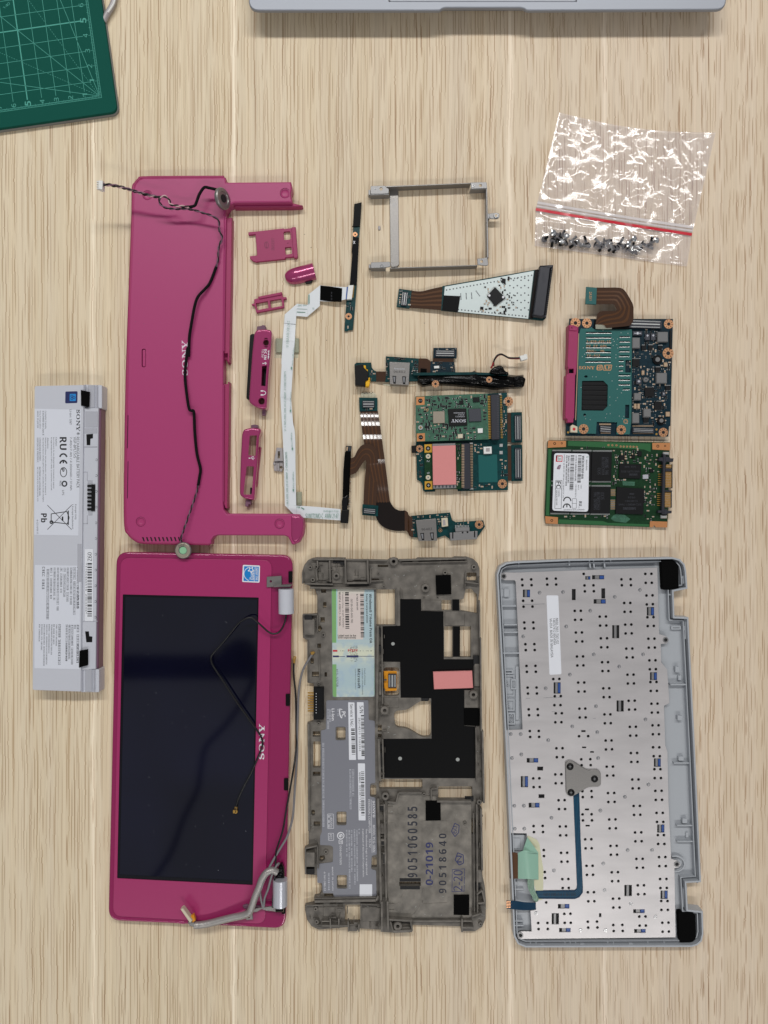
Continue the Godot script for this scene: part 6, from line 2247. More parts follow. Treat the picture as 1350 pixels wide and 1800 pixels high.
# ---------------------------------------------------------------- white ribbon with its two strip boards
func ribbon_assembly() -> void:
	thing("ribbon_harness", "long white ribbon cable zigzagging between two dark strip boards", "ribbon cable", 555, 690)
	fr(420, 350, 260.0 / 1350)
	var s := nb()
	slab(s, py([1052, 45, 1120, 28, 1105, 246, 1096, 350, 1076, 780, 1062, 960, 1040, 1194, 1000, 1196, 990, 1206, 962, 1204, 980, 930, 1012, 784, 1036, 480, 1040, 345, 1044, 252], 1.6), [], 0.3, 1.6, 0.1)
	var sb := pt("strip_board", s, M.board_teal)
	chip([1054, 44, 1120, 28, 1105, 246, 1030, 252, 1042, 238], 1.6, 2.4, M.black_film, sb, 0.1, "black_tape_end")
	chip([1040, 345, 1096, 350, 1076, 784, 1012, 780, 1034, 500, 1028, 480], 1.6, 2.2, M.black_gloss, sb, 0.15, "glossy_tape")
	s = nb()
	tx(s, "X", 1042, 382, 1062, 408, 0, 2.2, 1)
	pt("printed_text", s, M.ink_white, sb)
	copper_ring(1060, 322, 22, 1.6, sb)
	copper_ring(1001, 1070, 30, 1.6, sb)
	scatter([[985, 950, 1045, 1030], [975, 1120, 1030, 1185]], 14, 1.6, sb)
	var con := chip([998, 786, 1046, 784, 1030, 912, 984, 914], 1.6, 4.0, M.white_plastic, sb, 0.2, "ribbon_socket")
	s = nb()
	for i in 12:
		slab(s, py([1040 - i * 0.9, 794 + i * 9, 1054 - i * 0.9, 794 + i * 9, 1053 - i * 0.9, 798 + i * 9, 1040 - i * 0.9, 798 + i * 9], 2), [], 1.6, 2.2, 0.0)
	pt("contact", s, M.gold, con, "stuff")
	chip([984, 800, 1000, 800, 990, 912, 974, 914], 3.0, 3.7, M.ribbon_blue, sb, 0.05, "blue_stiffener")
	# the folded ribbon, each fold a flat run lying on the one before
	s = nb()
	ribbon(s, [[985, 803, 978, 914, 3.5], [860, 798, 862, 936, 3.2], [742, 786, 738, 930, 2.6]], 0.18, 4)
	ribbon(s, [[742, 785, 738, 975, 2.9], [632, 872, 622, 1074, 2.0]], 0.18, 1)
	ribbon(s, [[632, 965, 622, 1074, 2.3], [530, 955, 520, 1066, 1.8]], 0.18, 1)
	ribbon(s, [[530, 955, 519, 1140, 2.1], [418, 1052, 414, 1132, 1.8]], 0.18, 1)
	var rows := [[418, 1052, 524, 1060, 1.5], [412, 1132, 518, 1142, 1.4], [396, 1340, 508, 1330, 2.6], [386, 1506, 496, 1506, 3.6]]
	ribbon(s, rows, 0.18, 4)
	fr(420, 560, 260.0 / 1265)
	ribbon(s, [[376, 200, 476, 200, 3.4], [364, 420, 462, 420, 4.2], [354, 640, 448, 660, 4.6], [356, 690, 450, 722, 4.0], [366, 860, 462, 880, 4.8], [375, 1010, 480, 1000, 5.2], [386, 1300, 484, 1280, 4.6], [394, 1600, 490, 1600, 4.0]], 0.18, 5)
	ribbon(s, [[394, 1598, 490, 1598, 4.0], [490, 1698, 491, 1600, 4.6]], 0.18, 1)
	ribbon(s, [[491, 1600, 490, 1697, 4.3], [640, 1608, 640, 1710, 4.0], [870, 1630, 868, 1726, 3.4]], 0.18, 5)
	var rb := pt("ribbon_cable", s, M.ribbon_white)
	# print along the ribbon
	s = nb()
	fr(420, 560, 260.0 / 1265)
	for e in [[414, 20, 436, 250, "2147 80C 60V VW-1 -F-", 4.4, -14], [386, 450, 402, 970, "SUMITOMO-C  AWM 2147 80C 60V VW-1 -F-", 5.7, 0], [395, 1140, 412, 1605, "SUMITOMO-C  AWM 2147 80C 60V VW-1", 5.3, 12], [462, 250, 474, 400, "Halogen Free", 4.9, -12], [438, 628, 450, 772, "Halogen Free", 5.4, -4], [440, 978, 456, 1100, "Halogen Free", 5.7, 6], [456, 1312, 472, 1448, "Halogen Free", 5.3, 2]]:
		tx(s, e[4], e[0], e[1], e[2], e[3], 90, e[5], 0, e[6])
	tx(s, "SUMITOMO-C  AWM 2147", 570, 1668, 852, 1708, 0, 4.5, 0)
	tx(s, "Halogen Free", 724, 1638, 852, 1658, 0, 4.4, 0)
	tx(s, "ree", 494, 1606, 524, 1622, 0, 4.5, 0)
	for e in [[448, 425, 5.0], [440, 790, 5.4], [456, 1115, 5.7], [464, 1468, 5.3]]:
		slab(s, py([e[0], e[1] - 16, e[0] + 8, e[1] - 6, e[0] + 4, e[1] + 16, e[0] - 6, e[1]], e[2]), [], e[2], e[2] + 0.04, 0.0)
	slab(s, py([532, 1612, 560, 1628, 555, 1634, 534, 1622], 4.6), [], 4.6, 4.66, 0.0)
	fr(420, 350, 260.0 / 1350)
	tx(s, "80C 60V", 540, 962, 622, 976, 0, 2.4, 0)
	line(s, 530, 1000, 624, 1006, 0.2, 2.4)
	line(s, 528, 1030, 606, 1034, 0.4, 2.4)
	tx(s, "SG", 670, 990, 688, 1004, 0, 2.9, 0)
	slab(s, py([634, 872, 644, 872, 644, 950, 634, 960], 2.6), [], 2.5, 2.65, 0.0)
	pt("printed_text", s, M.ink_green, rb)
	# dark wrap
	s = nb()
	ribbon(s, [[744, 788, 740, 920, 3.0], [840, 798, 838, 934, 3.6], [942, 814, 936, 938, 3.9]], 0.3, 4)
	pt("black_wrap", s, M.black_foam, rb)
	s = nb()
	for i in 3:
		tx(s, "****", 838, 846 + i * 28, 852, 866 + i * 28, 90, 4.3, 3)
	pt("wrap_print", s, M.ink_grey, rb)
	# sticky pads under the ribbon
	fr(420, 560, 260.0 / 1265)
	for e in [[316, 168, 512, 290], [490, 1482, 536, 1598]]:
		s = nb()
		slab(s, bx(e[0], e[1], e[2], e[3], 2), [], 0.2, 1.8, 0.2)
		pt("sticky_pad", s, M.pad_green, rb)
	s = nb()
	slab(s, bx(304, 176, 508, 336, 0.2), [], 0.06, 0.12, 0.0)
	pt("clear_liner", s, M.clear_tape, rb)
	# lower strip board
	s = nb()
	slab(s, py([915, 1088, 964, 1090, 958, 1142, 912, 1138], 2.0), [], 0.2, 2.0, 0.1)
	var lb := pt("lower_strip_board", s, M.board_blue)
	chip([920, 1096, 934, 1096, 930, 1132, 916, 1132], 2.0, 2.6, M.cap_tan, lb)
	chip([942, 1096, 958, 1098, 954, 1134, 938, 1132], 2.0, 2.5, M.chip_grey, lb)
	s = nb()
	slab(s, rounded(py([905, 1140, 958, 1136, 950, 1300, 946, 1420, 936, 1600, 884, 1600, 892, 1300], 4.2), 0.6), [], 0.2, 4.0, 0.5, 2)
	pt("tape_sleeve", s, M.black_foam, lb)
	s = nb()
	slab(s, py([886, 1530, 936, 1500, 926, 1640, 880, 1640, 878, 1560], 4.8), [], 0.5, 4.6, 0.8, 3)
	pt("glossy_fold", s, M.black_gloss, lb)
	s = nb()
	slab(s, rounded(py([875, 1636, 942, 1632, 932, 1752, 866, 1748], 6), 0.6), [], 0.2, 5.6, 0.6, 2)
	pt("end_socket", s, M.black_plastic, lb)
	scatter([[940, 1340, 960, 1600]], 8, 1.0, lb)
	# brown flexible circuit with its end connector
	s = nb()
	var fx := [[950, 1195, 948, 1338, 3.0], [985, 1182, 1000, 1320, 3.6], [1015, 1125, 1040, 1262, 5.0], [1048, 1086, 1066, 1225, 6.0], [1090, 1071, 1080, 1212, 6.6], [1140, 1082, 1084, 1216, 6.8], [1180, 1130, 1086, 1224, 6.8], [1190, 1200, 1088, 1238, 6.4], [1188, 1330, 1080, 1330, 5.6], [1182, 1470, 1070, 1470, 4.6], [1172, 1606, 1064, 1604, 3.6]]
	ribbon(s, fx, 0.2, 5)
	var fb := pt("brown_flex", s, M.flex_brown, lb)
	s = nb()
	for k in 2:
		var rr := []
		for e in fx:
			var t: float = 0.28 + k * 0.3
			var u := t + 0.07
			rr.append([lerpf(e[0], e[2], t), lerpf(e[1], e[3], t), lerpf(e[0], e[2], u), lerpf(e[1], e[3], u), e[4] + 0.06])
		ribbon(s, rr, 0.04, 5)
	pt("copper_run", s, M.flex_trace, fb)
	s = nb()
	slab(s, py([1056, 1588, 1192, 1600, 1188, 1692, 1054, 1680], 4.4), [], 2.0, 4.2, 0.15)
	var eb := pt("end_board", s, M.board_teal, lb)
	socket([1066, 1622, 1170, 1630, 1168, 1672, 1064, 1664], 4.2, 5.6, eb, 14)

# ---------------------------------------------------------------- port board with the long brown flex
func usb_port(p: Array, y1: float, words: String, w: Array, parent: Node3D = null) -> void:
	var s := nb()
	slab(s, rounded(py(p, y1), 0.3, 2), [], 0.6, y1, 0.25, 2)
	var u := pt("usb_port", s, M.steel_dull if words == "96402" else M.steel_dull, parent)
	s = nb()
	var P := []
	for i in 4:
		P.append(Vector2(p[i * 2], p[i * 2 + 1]))
	for x in [0.14, 0.64]:
		var o := []
		for e in [[x, 0.62], [x + 0.2, 0.62], [x + 0.17, 0.97], [x + 0.05, 0.97]]:
			var v: Vector2 = P[0].lerp(P[1], e[0]).lerp(P[3].lerp(P[2], e[0]), e[1])
			o.append(v.x)
			o.append(v.y)
		slab(s, py(o, y1), [], y1, y1 + 0.04, 0.0)
	pt("spring_slot", s, M.black_plastic, u)
	s = nb()
	for x in [0.175, 0.675]:
		var o := []
		for e in [[x, 0.66], [x + 0.12, 0.66], [x + 0.10, 0.9], [x + 0.04, 0.9]]:
			var v: Vector2 = P[0].lerp(P[1], e[0]).lerp(P[3].lerp(P[2], e[0]), e[1])
			o.append(v.x)
			o.append(v.y)
		slab(s, py(o, y1), [], y1, y1 + 0.3, 0.1)
	pt("spring", s, M.steel_bright, u)
	s = nb()
	tq(s, words, w, y1, 3)
	pt("printed_text", s, M.ink_black, u)

func flex_and_ports() -> void:
	thing("port_board", "long brown flexible circuit ending in a small port board with silver sockets", "port board", 720, 850)
	fr(590, 680, 360.0 / 1350)
	var s := nb()
	slab(s, py([154, 70, 276, 72, 276, 158, 157, 162], 2.6), [], 1.0, 2.6, 0.1)
	var b := pt("end_board", s, M.board_teal)
	socket([176, 92, 256, 92, 256, 136, 178, 136], 2.6, 4.0, b, 18)
	scatter([[190, 142, 255, 152]], 5, 2.6, b)
	s = nb()
	slab(s, py([168, 42, 200, 34, 262, 40, 266, 72, 160, 74], 1.2), [], 0.9, 1.0, 0.0)
	pt("clear_tab", s, M.clear_tape, b)
	s = nb()
	for i in 7:
		line(s, 176 + i * 11, 38 + (i % 3) * 3, 181 + i * 11, 36 + (i % 2) * 8, 0.6, 1.1, 0.06)
	pt("tape_fleck", s, M.ink_black, b)
	s = nb()
	# three bows give the glints across the strip
	var fx := []
	for e in [[160, 1.8], [175, 2.0], [200, 2.6], [225, 3.4], [245, 3.95], [262, 4.35], [285, 4.45], [310, 4.5], [330, 5.0], [350, 5.5], [375, 5.6], [420, 5.2], [470, 5.3], [490, 5.8], [520, 6.4], [560, 6.3], [640, 4.8], [700, 3.0], [765, 1.7]]:
		var u: float = (e[0] - 160.0) / 605.0
		var bow: float = 26.0 * (1.0 - u) * u
		fx.append([lerpf(163, 270, pow(u, 1.35)) - bow * 0.3, e[0], lerpf(278, 358, u) + bow * 0.5, e[0], e[1]])
	ribbon(s, fx, 0.2, 6)
	var f := pt("brown_flex", s, M.flex_brown)
	s = nb()
	for k in 4:
		var rr := []
		for e in fx:
			var t: float = 0.12 + k * 0.2
			rr.append([lerpf(e[0], e[2], t), lerpf(e[1], e[3], t), lerpf(e[0], e[2], t + 0.07), lerpf(e[1], e[3], t + 0.07), e[4] + 0.05])
		ribbon(s, rr, 0.03, 6)
	pt("copper_run", s, M.flex_trace, f)
	s = nb()
	ribbon(s, [[268, 762, 358, 752, 1.8], [262, 800, 366, 770, 1.8], [264, 850, 384, 795, 1.8], [288, 900, 402, 808, 1.8], [330, 932, 426, 816, 1.8], [385, 948, 450, 815, 1.8], [440, 950, 464, 822, 2.0], [476, 946, 478, 828, 2.2]], 0.25, 5)
	pt("black_curve", s, M.flex_dark)
	s = nb()
	ribbon(s, [[455, 945, 455, 812, 3.0], [476, 958, 474, 826, 3.2], [488, 985, 484, 850, 2.2], [512, 992, 506, 855, 2.0]], 0.25, 3)
	pt("flex_tail", s, M.flex_brown)
	s = nb()
	slab(s, py([497, 850, 640, 838, 754, 828, 768, 878, 792, 892, 972, 880, 985, 920, 934, 994, 760, 1010, 720, 980, 690, 990, 660, 1000, 500, 992], 2.0), [], 0.5, 2.0, 0.1)
	b = pt("circuit_board", s, M.board_teal)
	usb_port([528, 880, 662, 868, 670, 1014, 546, 1016], 7.0, "96402", [566, 932, 636, 928, 636, 944, 566, 948], b)
	s = nb()
	slab(s, py([786, 928, 882, 924, 884, 955, 790, 958], 4), [], 2.0, 4.2, 0.2)
	slab(s, rounded(py([752, 962, 936, 950, 934, 1004, 756, 1014], 5), 0.5), [], 0.4, 5.2, 0.3, 2)
	var c := pt("video_port", s, M.steel, b)
	s = nb()
	for e in [[768, 958, 776, 1000], [912, 952, 920, 992], [832, 954, 842, 966], [864, 952, 874, 964]]:
		slab(s, bx(e[0], e[1], e[2], e[3], 5.2), [], 5.2, 5.26, 0.0)
	pt("port_slot", s, M.black_plastic, c)
	s = nb()
	for i in 10:
		slab(s, bx(788 + i * 9.4, 912, 793 + i * 9.4, 930, 3), [], 2.0, 2.8, 0.0)
	pt("port_pins", s, M.solder, c, "stuff")
	chip([697, 866, 738, 862, 742, 918, 700, 924], 2.0, 5.0, M.cream_plastic, b, 0.2, "white_socket")
	chip([706, 878, 722, 876, 726, 912, 708, 914], 5.0, 5.1, M.trim_grey, b, 0.0, "socket_mouth")
	copper_ring(946, 908, 28, 2.0, b)
	ring_mark(690, 946, 12, 2.0, b)
	scatter([[530, 845, 740, 858], [770, 890, 880, 912], [672, 870, 692, 930], [505, 860, 524, 980]], 60, 2.0, b)

func ring_mark(x: float, y: float, r: float, h: float, parent: Node3D) -> void:
	var s := nb()
	ring(s, x, y, r * 0.8, r, h, h + 0.05, 0.0)
	ring(s, x, y, r * 0.1, r * 0.35, h, h + 0.05, 0.0, 8)
	pt("gold_mark", s, M.gold_print, parent)

# ---------------------------------------------------------------- audio and power assembly
func audio_assembly() -> void:
	thing("audio_board", "jack and port boards joined to a long bar wrapped in glossy black tape", "audio board", 770, 655)
	fr(590, 590, 360.0 / 1350)
	var s := nb()
	slab(s, py([124, 190, 136, 178, 234, 177, 238, 210, 252, 228, 275, 238, 272, 302, 220, 300, 130, 320], 1.8), [], 0.4, 1.8, 0.1)
	var b := pt("jack_board", s, M.board_teal)
	s = nb()
	slab(s, rounded(py([128, 196, 182, 188, 186, 210, 214, 236, 216, 290, 196, 300, 196, 330, 128, 326], 7.5), 0.4), [], 1.8, 7.5, 0.4, 2)
	var j := pt("headphone_jack", s, M.black_plastic, b)
	s = nb()
	slab(s, py([174, 194, 198, 196, 200, 220, 212, 224, 212, 238, 178, 238], 6.8), [], 1.8, 6.6, 0.3)
	slab(s, py([196, 284, 224, 274, 228, 282, 222, 288, 228, 292, 222, 298, 226, 306, 220, 332, 196, 334], 6.8), [], 0.8, 6.4, 0.3)
	pt("yellow_insulator", s, M.yellow_plastic, j)
	scatter([[222, 235, 262, 270], [225, 275, 260, 295]], 8, 1.8, b)
	s = nb()
	ribbon(s, [[266, 236, 268, 304, 1.8], [296, 236, 296, 304, 2.6], [332, 236, 330, 306, 2.0]], 0.2, 4)
	pt("flex_link", s, M.flex_brown)
	s = nb()
	slab(s, py([331, 136, 547, 150, 541, 300, 326, 305, 334, 240], 2.2), [], 0.6, 2.2, 0.1)
	b = pt("usb_board", s, M.board_teal)
	usb_port([354, 172, 490, 178, 482, 326, 357, 320], 7.2, "96402", [382, 230, 460, 232, 460, 246, 382, 244], b)
	s = nb()
	tq(s, "foxconn", [386, 212, 456, 214, 456, 224, 386, 222], 7.2, 0)
	pt("stamped_text", s, M.ink_pale, b)
	scatter([[495, 190, 540, 250], [500, 160, 540, 185], [340, 145, 480, 160], [335, 180, 350, 290]], 34, 2.2, b)
	s = nb()
	slab(s, py([316, 318, 480, 326, 536, 320, 536, 328, 380, 336, 312, 322], 1.2), [], 0.6, 0.75, 0.0)
	pt("clear_tab", s, M.clear_tape, b)
	s = nb()
	ribbon(s, [[547, 150, 545, 250, 2.0], [602, 152, 600, 250, 2.8], [628, 172, 626, 248, 2.2]], 0.2, 4)
	pt("flex_link", s, M.flex_brown)
	chip([560, 215, 600, 218, 600, 250, 560, 250], 2.6, 3.6, M.black_foam, null, 0.2, "foam_strip")
	# small riser board
	s = nb()
	slab(s, py([628, 168, 782, 172, 790, 245, 624, 243, 626, 180], 2.4), [], 1.0, 2.4, 0.1)
	b = pt("riser_board", s, M.board_blue)
	chip([648, 200, 682, 198, 684, 214, 650, 216], 2.4, 3.4, M.white_plastic, b)
	scatter([[632, 176, 778, 196], [690, 200, 782, 236], [630, 222, 690, 238]], 44, 2.4, b, 0.3)
	s = nb()
	ribbon(s, [[644, 144, 778, 146, 2.6], [640, 172, 778, 174, 2.4]], 0.2, 1)
	pt("flex_link", s, M.flex_brown)
	s = nb()
	slab(s, py([645, 80, 800, 80, 798, 148, 643, 145], 3.4), [], 1.8, 3.4, 0.1)
	b = pt("plug_board", s, M.board_blue)
	socket([658, 96, 786, 98, 786, 138, 656, 136], 3.4, 4.6, b, 26)
	scatter([[650, 84, 795, 92]], 12, 3.4, b, 0.1)
	# taped bar
	s = nb()
	slab(s, py([505, 244, 900, 240, 1138, 250, 1136, 262, 900, 258, 515, 262], 5.0), [], 3.4, 5.0, 0.1)
	pt("bar_board", s, M.board_teal)
	s = nb()
	var up := [[545, 262], [570, 256], [620, 254], [700, 256], [780, 248], [860, 246], [902, 238], [915, 230], [934, 244], [1000, 248], [1080, 252], [1140, 256], [1190, 262], [1238, 258]]
	var lo := [[540, 320], [572, 340], [618, 332], [700, 330], [780, 334], [860, 342], [902, 344], [940, 346], [985, 350], [1040, 358], [1090, 356], [1140, 352], [1190, 350], [1240, 336]]
	rng.seed = 12
	var grid := []
	for i in up.size():
		var row := []
		for k in 9:
			var t := k / 8.0
			var bulge := sin(PI * t)
			var y := 6.5 * pow(bulge, 0.5) + rng.randf_range(-0.5, 0.6) * (1.0 if k > 0 and k < 8 else 0.0) + 0.4
			row.append(w3(lerpf(up[i][0], lo[i][0], t), lerpf(up[i][1], lo[i][1], t), y))
		grid.append(row)
	for i in grid.size() - 1:
		for k in 8:
			for tr in [[[0, 0], [1, 0], [1, 1]], [[0, 0], [1, 1], [0, 1]]]:
				var v := []
				for e in tr:
					v.append(grid[i + e[0]][k + e[1]])
				var n: Vector3 = (v[1] - v[0]).cross(v[2] - v[0]).normalized()
				if n.y < 0:
					n = -n
				tri(s, v[0], v[1], v[2], n, n, n)
	for ends in [0, grid.size() - 1]:
		for k in 8:
			var a: Vector3 = grid[ends][k]
			var c: Vector3 = grid[ends][k + 1]
			var n := Vector3(-1.0 if ends == 0 else 1.0, 0, 0)
			quad(s, a, c, Vector3(c.x, 0.2, c.z), Vector3(a.x, 0.2, a.z), n, n, n, n)
	var bar := pt("taped_bar", s, M.black_tape)
	s = nb()
	slab(s, rounded(py([1174, 268, 1228, 262, 1256, 282, 1242, 336, 1180, 340], 8), 1.0), [], 0.4, 7.6, 0.8, 3)
	slab(s, rounded(py([1020, 226, 1042, 206, 1082, 190, 1108, 200, 1116, 224, 1150, 250, 1060, 254, 1022, 246], 9), 1.2), [], 0.4, 8.0, 1.4, 4)
	pt("tape_lump", s, M.black_tape, bar)
	copper_ring(658, 318, 24, 6.9, bar)
	copper_ring(1012, 290, 20, 7.4, bar)
	s = nb()
	tube(s, spl(path([1024, 214, 7, 1034, 195, 8, 1048, 158, 8.6, 1072, 130, 8.6, 1098, 126, 8, 1126, 140, 7.4, 1150, 150, 7, 1212, 152, 6.6]), 6), 0.55, 6)
	pt("red_wire", s, M.wire_red, bar)
	s = nb()
	tube(s, spl(path([1040, 200, 7.4, 1044, 165, 8.8, 1064, 132, 9.2, 1092, 122, 9, 1118, 134, 8.2, 1146, 146, 7.6, 1212, 147, 7]), 6), 0.55, 6)
	pt("black_wire", s, M.wire_black, bar)
	s = nb()
	slab(s, py([1210, 134, 1240, 128, 1242, 122, 1262, 122, 1266, 154, 1224, 166], 8), [], 5.0, 8.4, 0.3)
	pt("plug", s, M.white_plastic, bar)

# ---------------------------------------------------------------- board carrying two radio cards
func card_board() -> void:
	thing("card_carrier", "teal carrier board with a green radio card above a pink-padded card", "circuit board", 826, 778)
	fr(590, 680, 360.0 / 1350)
	var h := 2.0
	var s := nb()
	slab(s, py([527, 62, 1130, 38, 1136, 680, 806, 688, 804, 674, 656, 676, 656, 690, 590, 692, 576, 682, 572, 640, 560, 624, 537, 612, 530, 370], h), [circ(557, 588, 10, h, 10)], 0.6, h, 0.1)
	var b := pt("carrier_board", s, M.board_teal)
	chip([500, 388, 530, 385, 532, 434, 503, 434], 0.4, 3.5, M.black_plastic, b, 0.2, "side_latch")
	copper_ring(553, 408, 24, h, b)
	copper_ring(1139, 96, 31, h, b)
	copper_ring(1099, 639, 30, h, b)
	# upper card
	s = nb()
	var h2 := 5.2
	slab(s, py([527, 62, 1002, 44, 1010, 346, 530, 362], h2), [], 4.2, h2, 0.08)
	var c := pt("upper_card", s, M.board_mint)
	for e in [[531, 66, 586, 64, 586, 118, 531, 121], [534, 308, 588, 305, 589, 357, 535, 360]]:
		var p := chip(e, h2, h2 + 0.1, M.copper_pad, c, 0.0, "corner_pad")
		s = nb()
		dome(s, (e[0] + e[2]) * 0.5, (e[1] + e[5]) * 0.5, 15, h2 + 0.1, 0.7, 12)
		pt("screw", s, M.chip_black, p)
		s = nb()
		line(s, (e[0] + e[2]) * 0.5 - 8, (e[1] + e[5]) * 0.5, (e[0] + e[2]) * 0.5 + 8, (e[1] + e[5]) * 0.5, 0.4, h2 + 0.72, 0.05)
		pt("cross_slot", s, M.solder, p)
	chip([641, 162, 718, 160, 720, 238, 643, 241], h2, h2 + 1.2, M.chip_tan, c, 0.15)
	var sc := chip([740, 146, 862, 142, 868, 254, 748, 258], h2, h2 + 1.0, M.chip_black, c, 0.12)
	s = nb()
	tx(s, "SONY", 762, 214, 858, 234, 180, h2 + 1.0, 2)
	tx(s, "CXD4125", 790, 192, 850, 200, 180, h2 + 1.0, 0)
	tx(s, "JEISA", 806, 180, 850, 188, 180, h2 + 1.0, 0)
	tx(s, "U40AR2000", 778, 168, 850, 176, 180, h2 + 1.0, 0)
	pt("printed_text", s, M.ink_pale, sc)
	chip([876, 146, 956, 142, 961, 226, 880, 229], h2, h2 + 1.1, M.chip_grey, c, 0.15)
	chip([905, 70, 948, 68, 950, 98, 906, 100], h2, h2 + 0.9, M.chip_black, c)
	chip([815, 92, 842, 90, 844, 114, 816, 116], h2, h2 + 0.8, M.chip_black, c)
	chip([936, 274, 970, 272, 970, 303, 938, 305], h2, h2 + 0.9, M.white_plastic, c)
	chip([806, 312, 838, 310, 838, 338, 806, 340], h2, h2 + 0.8, M.cream_plastic, c)
	ring_mark(598, 150, 14, h2, c)
	s = nb()
	ring(s, 560, 268, 7, 16, h2, h2 + 1.0, 0.2)
	pt("antenna_jack", s, M.solder, c)
	s = nb()
	slab(s, circ(560, 268, 6, h2, 8), [], h2, h2 + 0.9, 0.1)
	pt("antenna_pin", s, M.gold, c)
	scatter([[600, 70, 720, 155], [725, 66, 900, 138], [596, 165, 636, 300], [610, 245, 740, 345], [745, 265, 930, 345], [955, 60, 992, 140], [965, 150, 990, 260], [540, 130, 590, 250]], 330, h2, c, 0.55)
	s = nb()
	for i in 26:
		var y := 60 + i * 11
		slab(s, py([1002 + i * 0.25, y, 1024 + i * 0.25, y - 1, 1024 + i * 0.25, y + 5, 1002 + i * 0.25, y + 6], h2), [], h2, h2 + 0.06, 0.0)
		slab(s, py([1082 + i * 0.25, y - 2, 1096 + i * 0.25, y - 2, 1096 + i * 0.25, y + 3, 1082 + i * 0.25, y + 3], h), [], h, h + 0.3, 0.0)
	pt("edge_contact", s, M.gold, c, "stuff")
	var k := chip([1022, 50, 1078, 48, 1082, 346, 1028, 348], h, 7.0, M.connector_dark, b, 0.3, "card_socket")
	s = nb()
	for i in 24:
		var y := 62 + i * 11.5
		slab(s, py([1062, y, 1080, y, 1080, y + 5, 1062, y + 5], 7), [], 6.9, 7.1, 0.0)
	pt("socket_ridge", s, M.chip_grey, k, "stuff")
	chip([1074, 44, 1092, 43, 1092, 54, 1074, 54], h, 4, M.solder, b, 0.1, "socket_lug")
	# lower card
	var h3 := 4.6
	s = nb()
	slab(s, py([583, 378, 830, 371, 834, 673, 588, 678], h3), [], 3.6, h3, 0.08)
	c = pt("lower_card", s, M.board_green)
	for e in [[585, 380, 634, 378, 636, 432, 586, 434], [587, 623, 637, 621, 638, 675, 588, 677]]:
		var p := chip(e, h3, h3 + 0.1, M.yellow_pad, c, 0.0, "corner_pad")
		s = nb()
		dome(s, (e[0] + e[2]) * 0.5, (e[1] + e[5]) * 0.5, 16, h3 + 0.1, 0.7, 12)
		pt("screw", s, M.chip_black, p)
		s = nb()
		for d in [[8, 0], [0, 8]]:
			line(s, (e[0] + e[2]) * 0.5 - d[0], (e[1] + e[5]) * 0.5 - d[1], (e[0] + e[2]) * 0.5 + d[0], (e[1] + e[5]) * 0.5 + d[1], 0.4, h3 + 0.74 + d[0] * 0.001, 0.05)
		pt("cross_slot", s, M.solder, p)
	for y in [458, 597]:
		s = nb()
		ring(s, 610, y, 7, 17, h3, h3 + 1.0, 0.2, 8)
		var a := pt("antenna_jack", s, M.cream_plastic, c)
		s = nb()
		ring(s, 610, y, 3, 7, h3, h3 + 0.9, 0.1, 10)
		pt("antenna_pin", s, M.solder, a)
	s = nb()
	tx(s, "2", 602, 484, 618, 496, 90, h3, 0)
	tx(s, "1", 602, 560, 618, 570, 90, h3, 0)
	pt("printed_text", s, M.ink_pale, c)
	var sh := chip([637, 375, 790, 371, 796, 668, 642, 672], h3, h3 + 1.6, M.steel, c, 0.2, "shield_can")
	s = nb()
	for i in 6:
		slab(s, circ(658 + i * 24.0, 657, 6, h3 + 1.6, 8, 9), [], h3 + 1.6, h3 + 1.65, 0.0)
	pt("shield_hole", s, M.chip_grey, sh)
	chip([638, 390, 791, 385, 795, 644, 642, 648], h3 + 1.65, h3 + 2.4, M.pink_pad, sh, 0.15, "thermal_pad")
	scatter([[798, 380, 824, 480], [800, 560, 826, 665]], 26, h3, c, 0.3)
	k = chip([832, 372, 886, 371, 892, 672, 838, 674], h, 6.4, M.connector_dark, b, 0.3, "card_socket")
	s = nb()
	for i in 27:
		var y := 382 + i * 10.6
		slab(s, py([886, y, 904, y, 904, y + 5, 886, y + 5], h), [], h, h + 0.6, 0.0)
		slab(s, py([830, y, 848, y, 848, y + 5, 830, y + 5], 6.4), [], 6.3, 6.5, 0.0)
	pt("socket_pins", s, M.cap_tan, k, "stuff")
	chip([884, 368, 905, 368, 905, 376, 884, 376], h, 3.6, M.solder, b, 0.1, "socket_lug")
	chip([884, 668, 908, 668, 908, 676, 884, 676], h, 3.6, M.solder, b, 0.1, "socket_lug")
	chip([940, 449, 1064, 446, 1068, 628, 944, 630], h, h + 0.1, M.teal_patch, b, 0.0, "bare_patch")
	chip([975, 395, 1028, 393, 1030, 440, 977, 442], h, h + 2.4, M.white_plastic, b, 0.2, "white_socket")
	chip([990, 404, 1016, 403, 1016, 426, 991, 427], h + 2.4, h + 2.5, M.trim_grey, b, 0.0, "socket_mouth")
	for e in [[1080, 375, 1102, 396], [1080, 422, 1102, 444]]:
		chip(rect(e[0], e[1], e[2], e[3]), h, h + 0.5, M.solder, b, 0.15, "solder_pad")
	scatter([[908, 634, 1038, 668], [912, 380, 965, 440], [1085, 470, 1125, 600], [1098, 60, 1126, 340], [540, 440, 576, 600]], 96, h, b, 0.25)
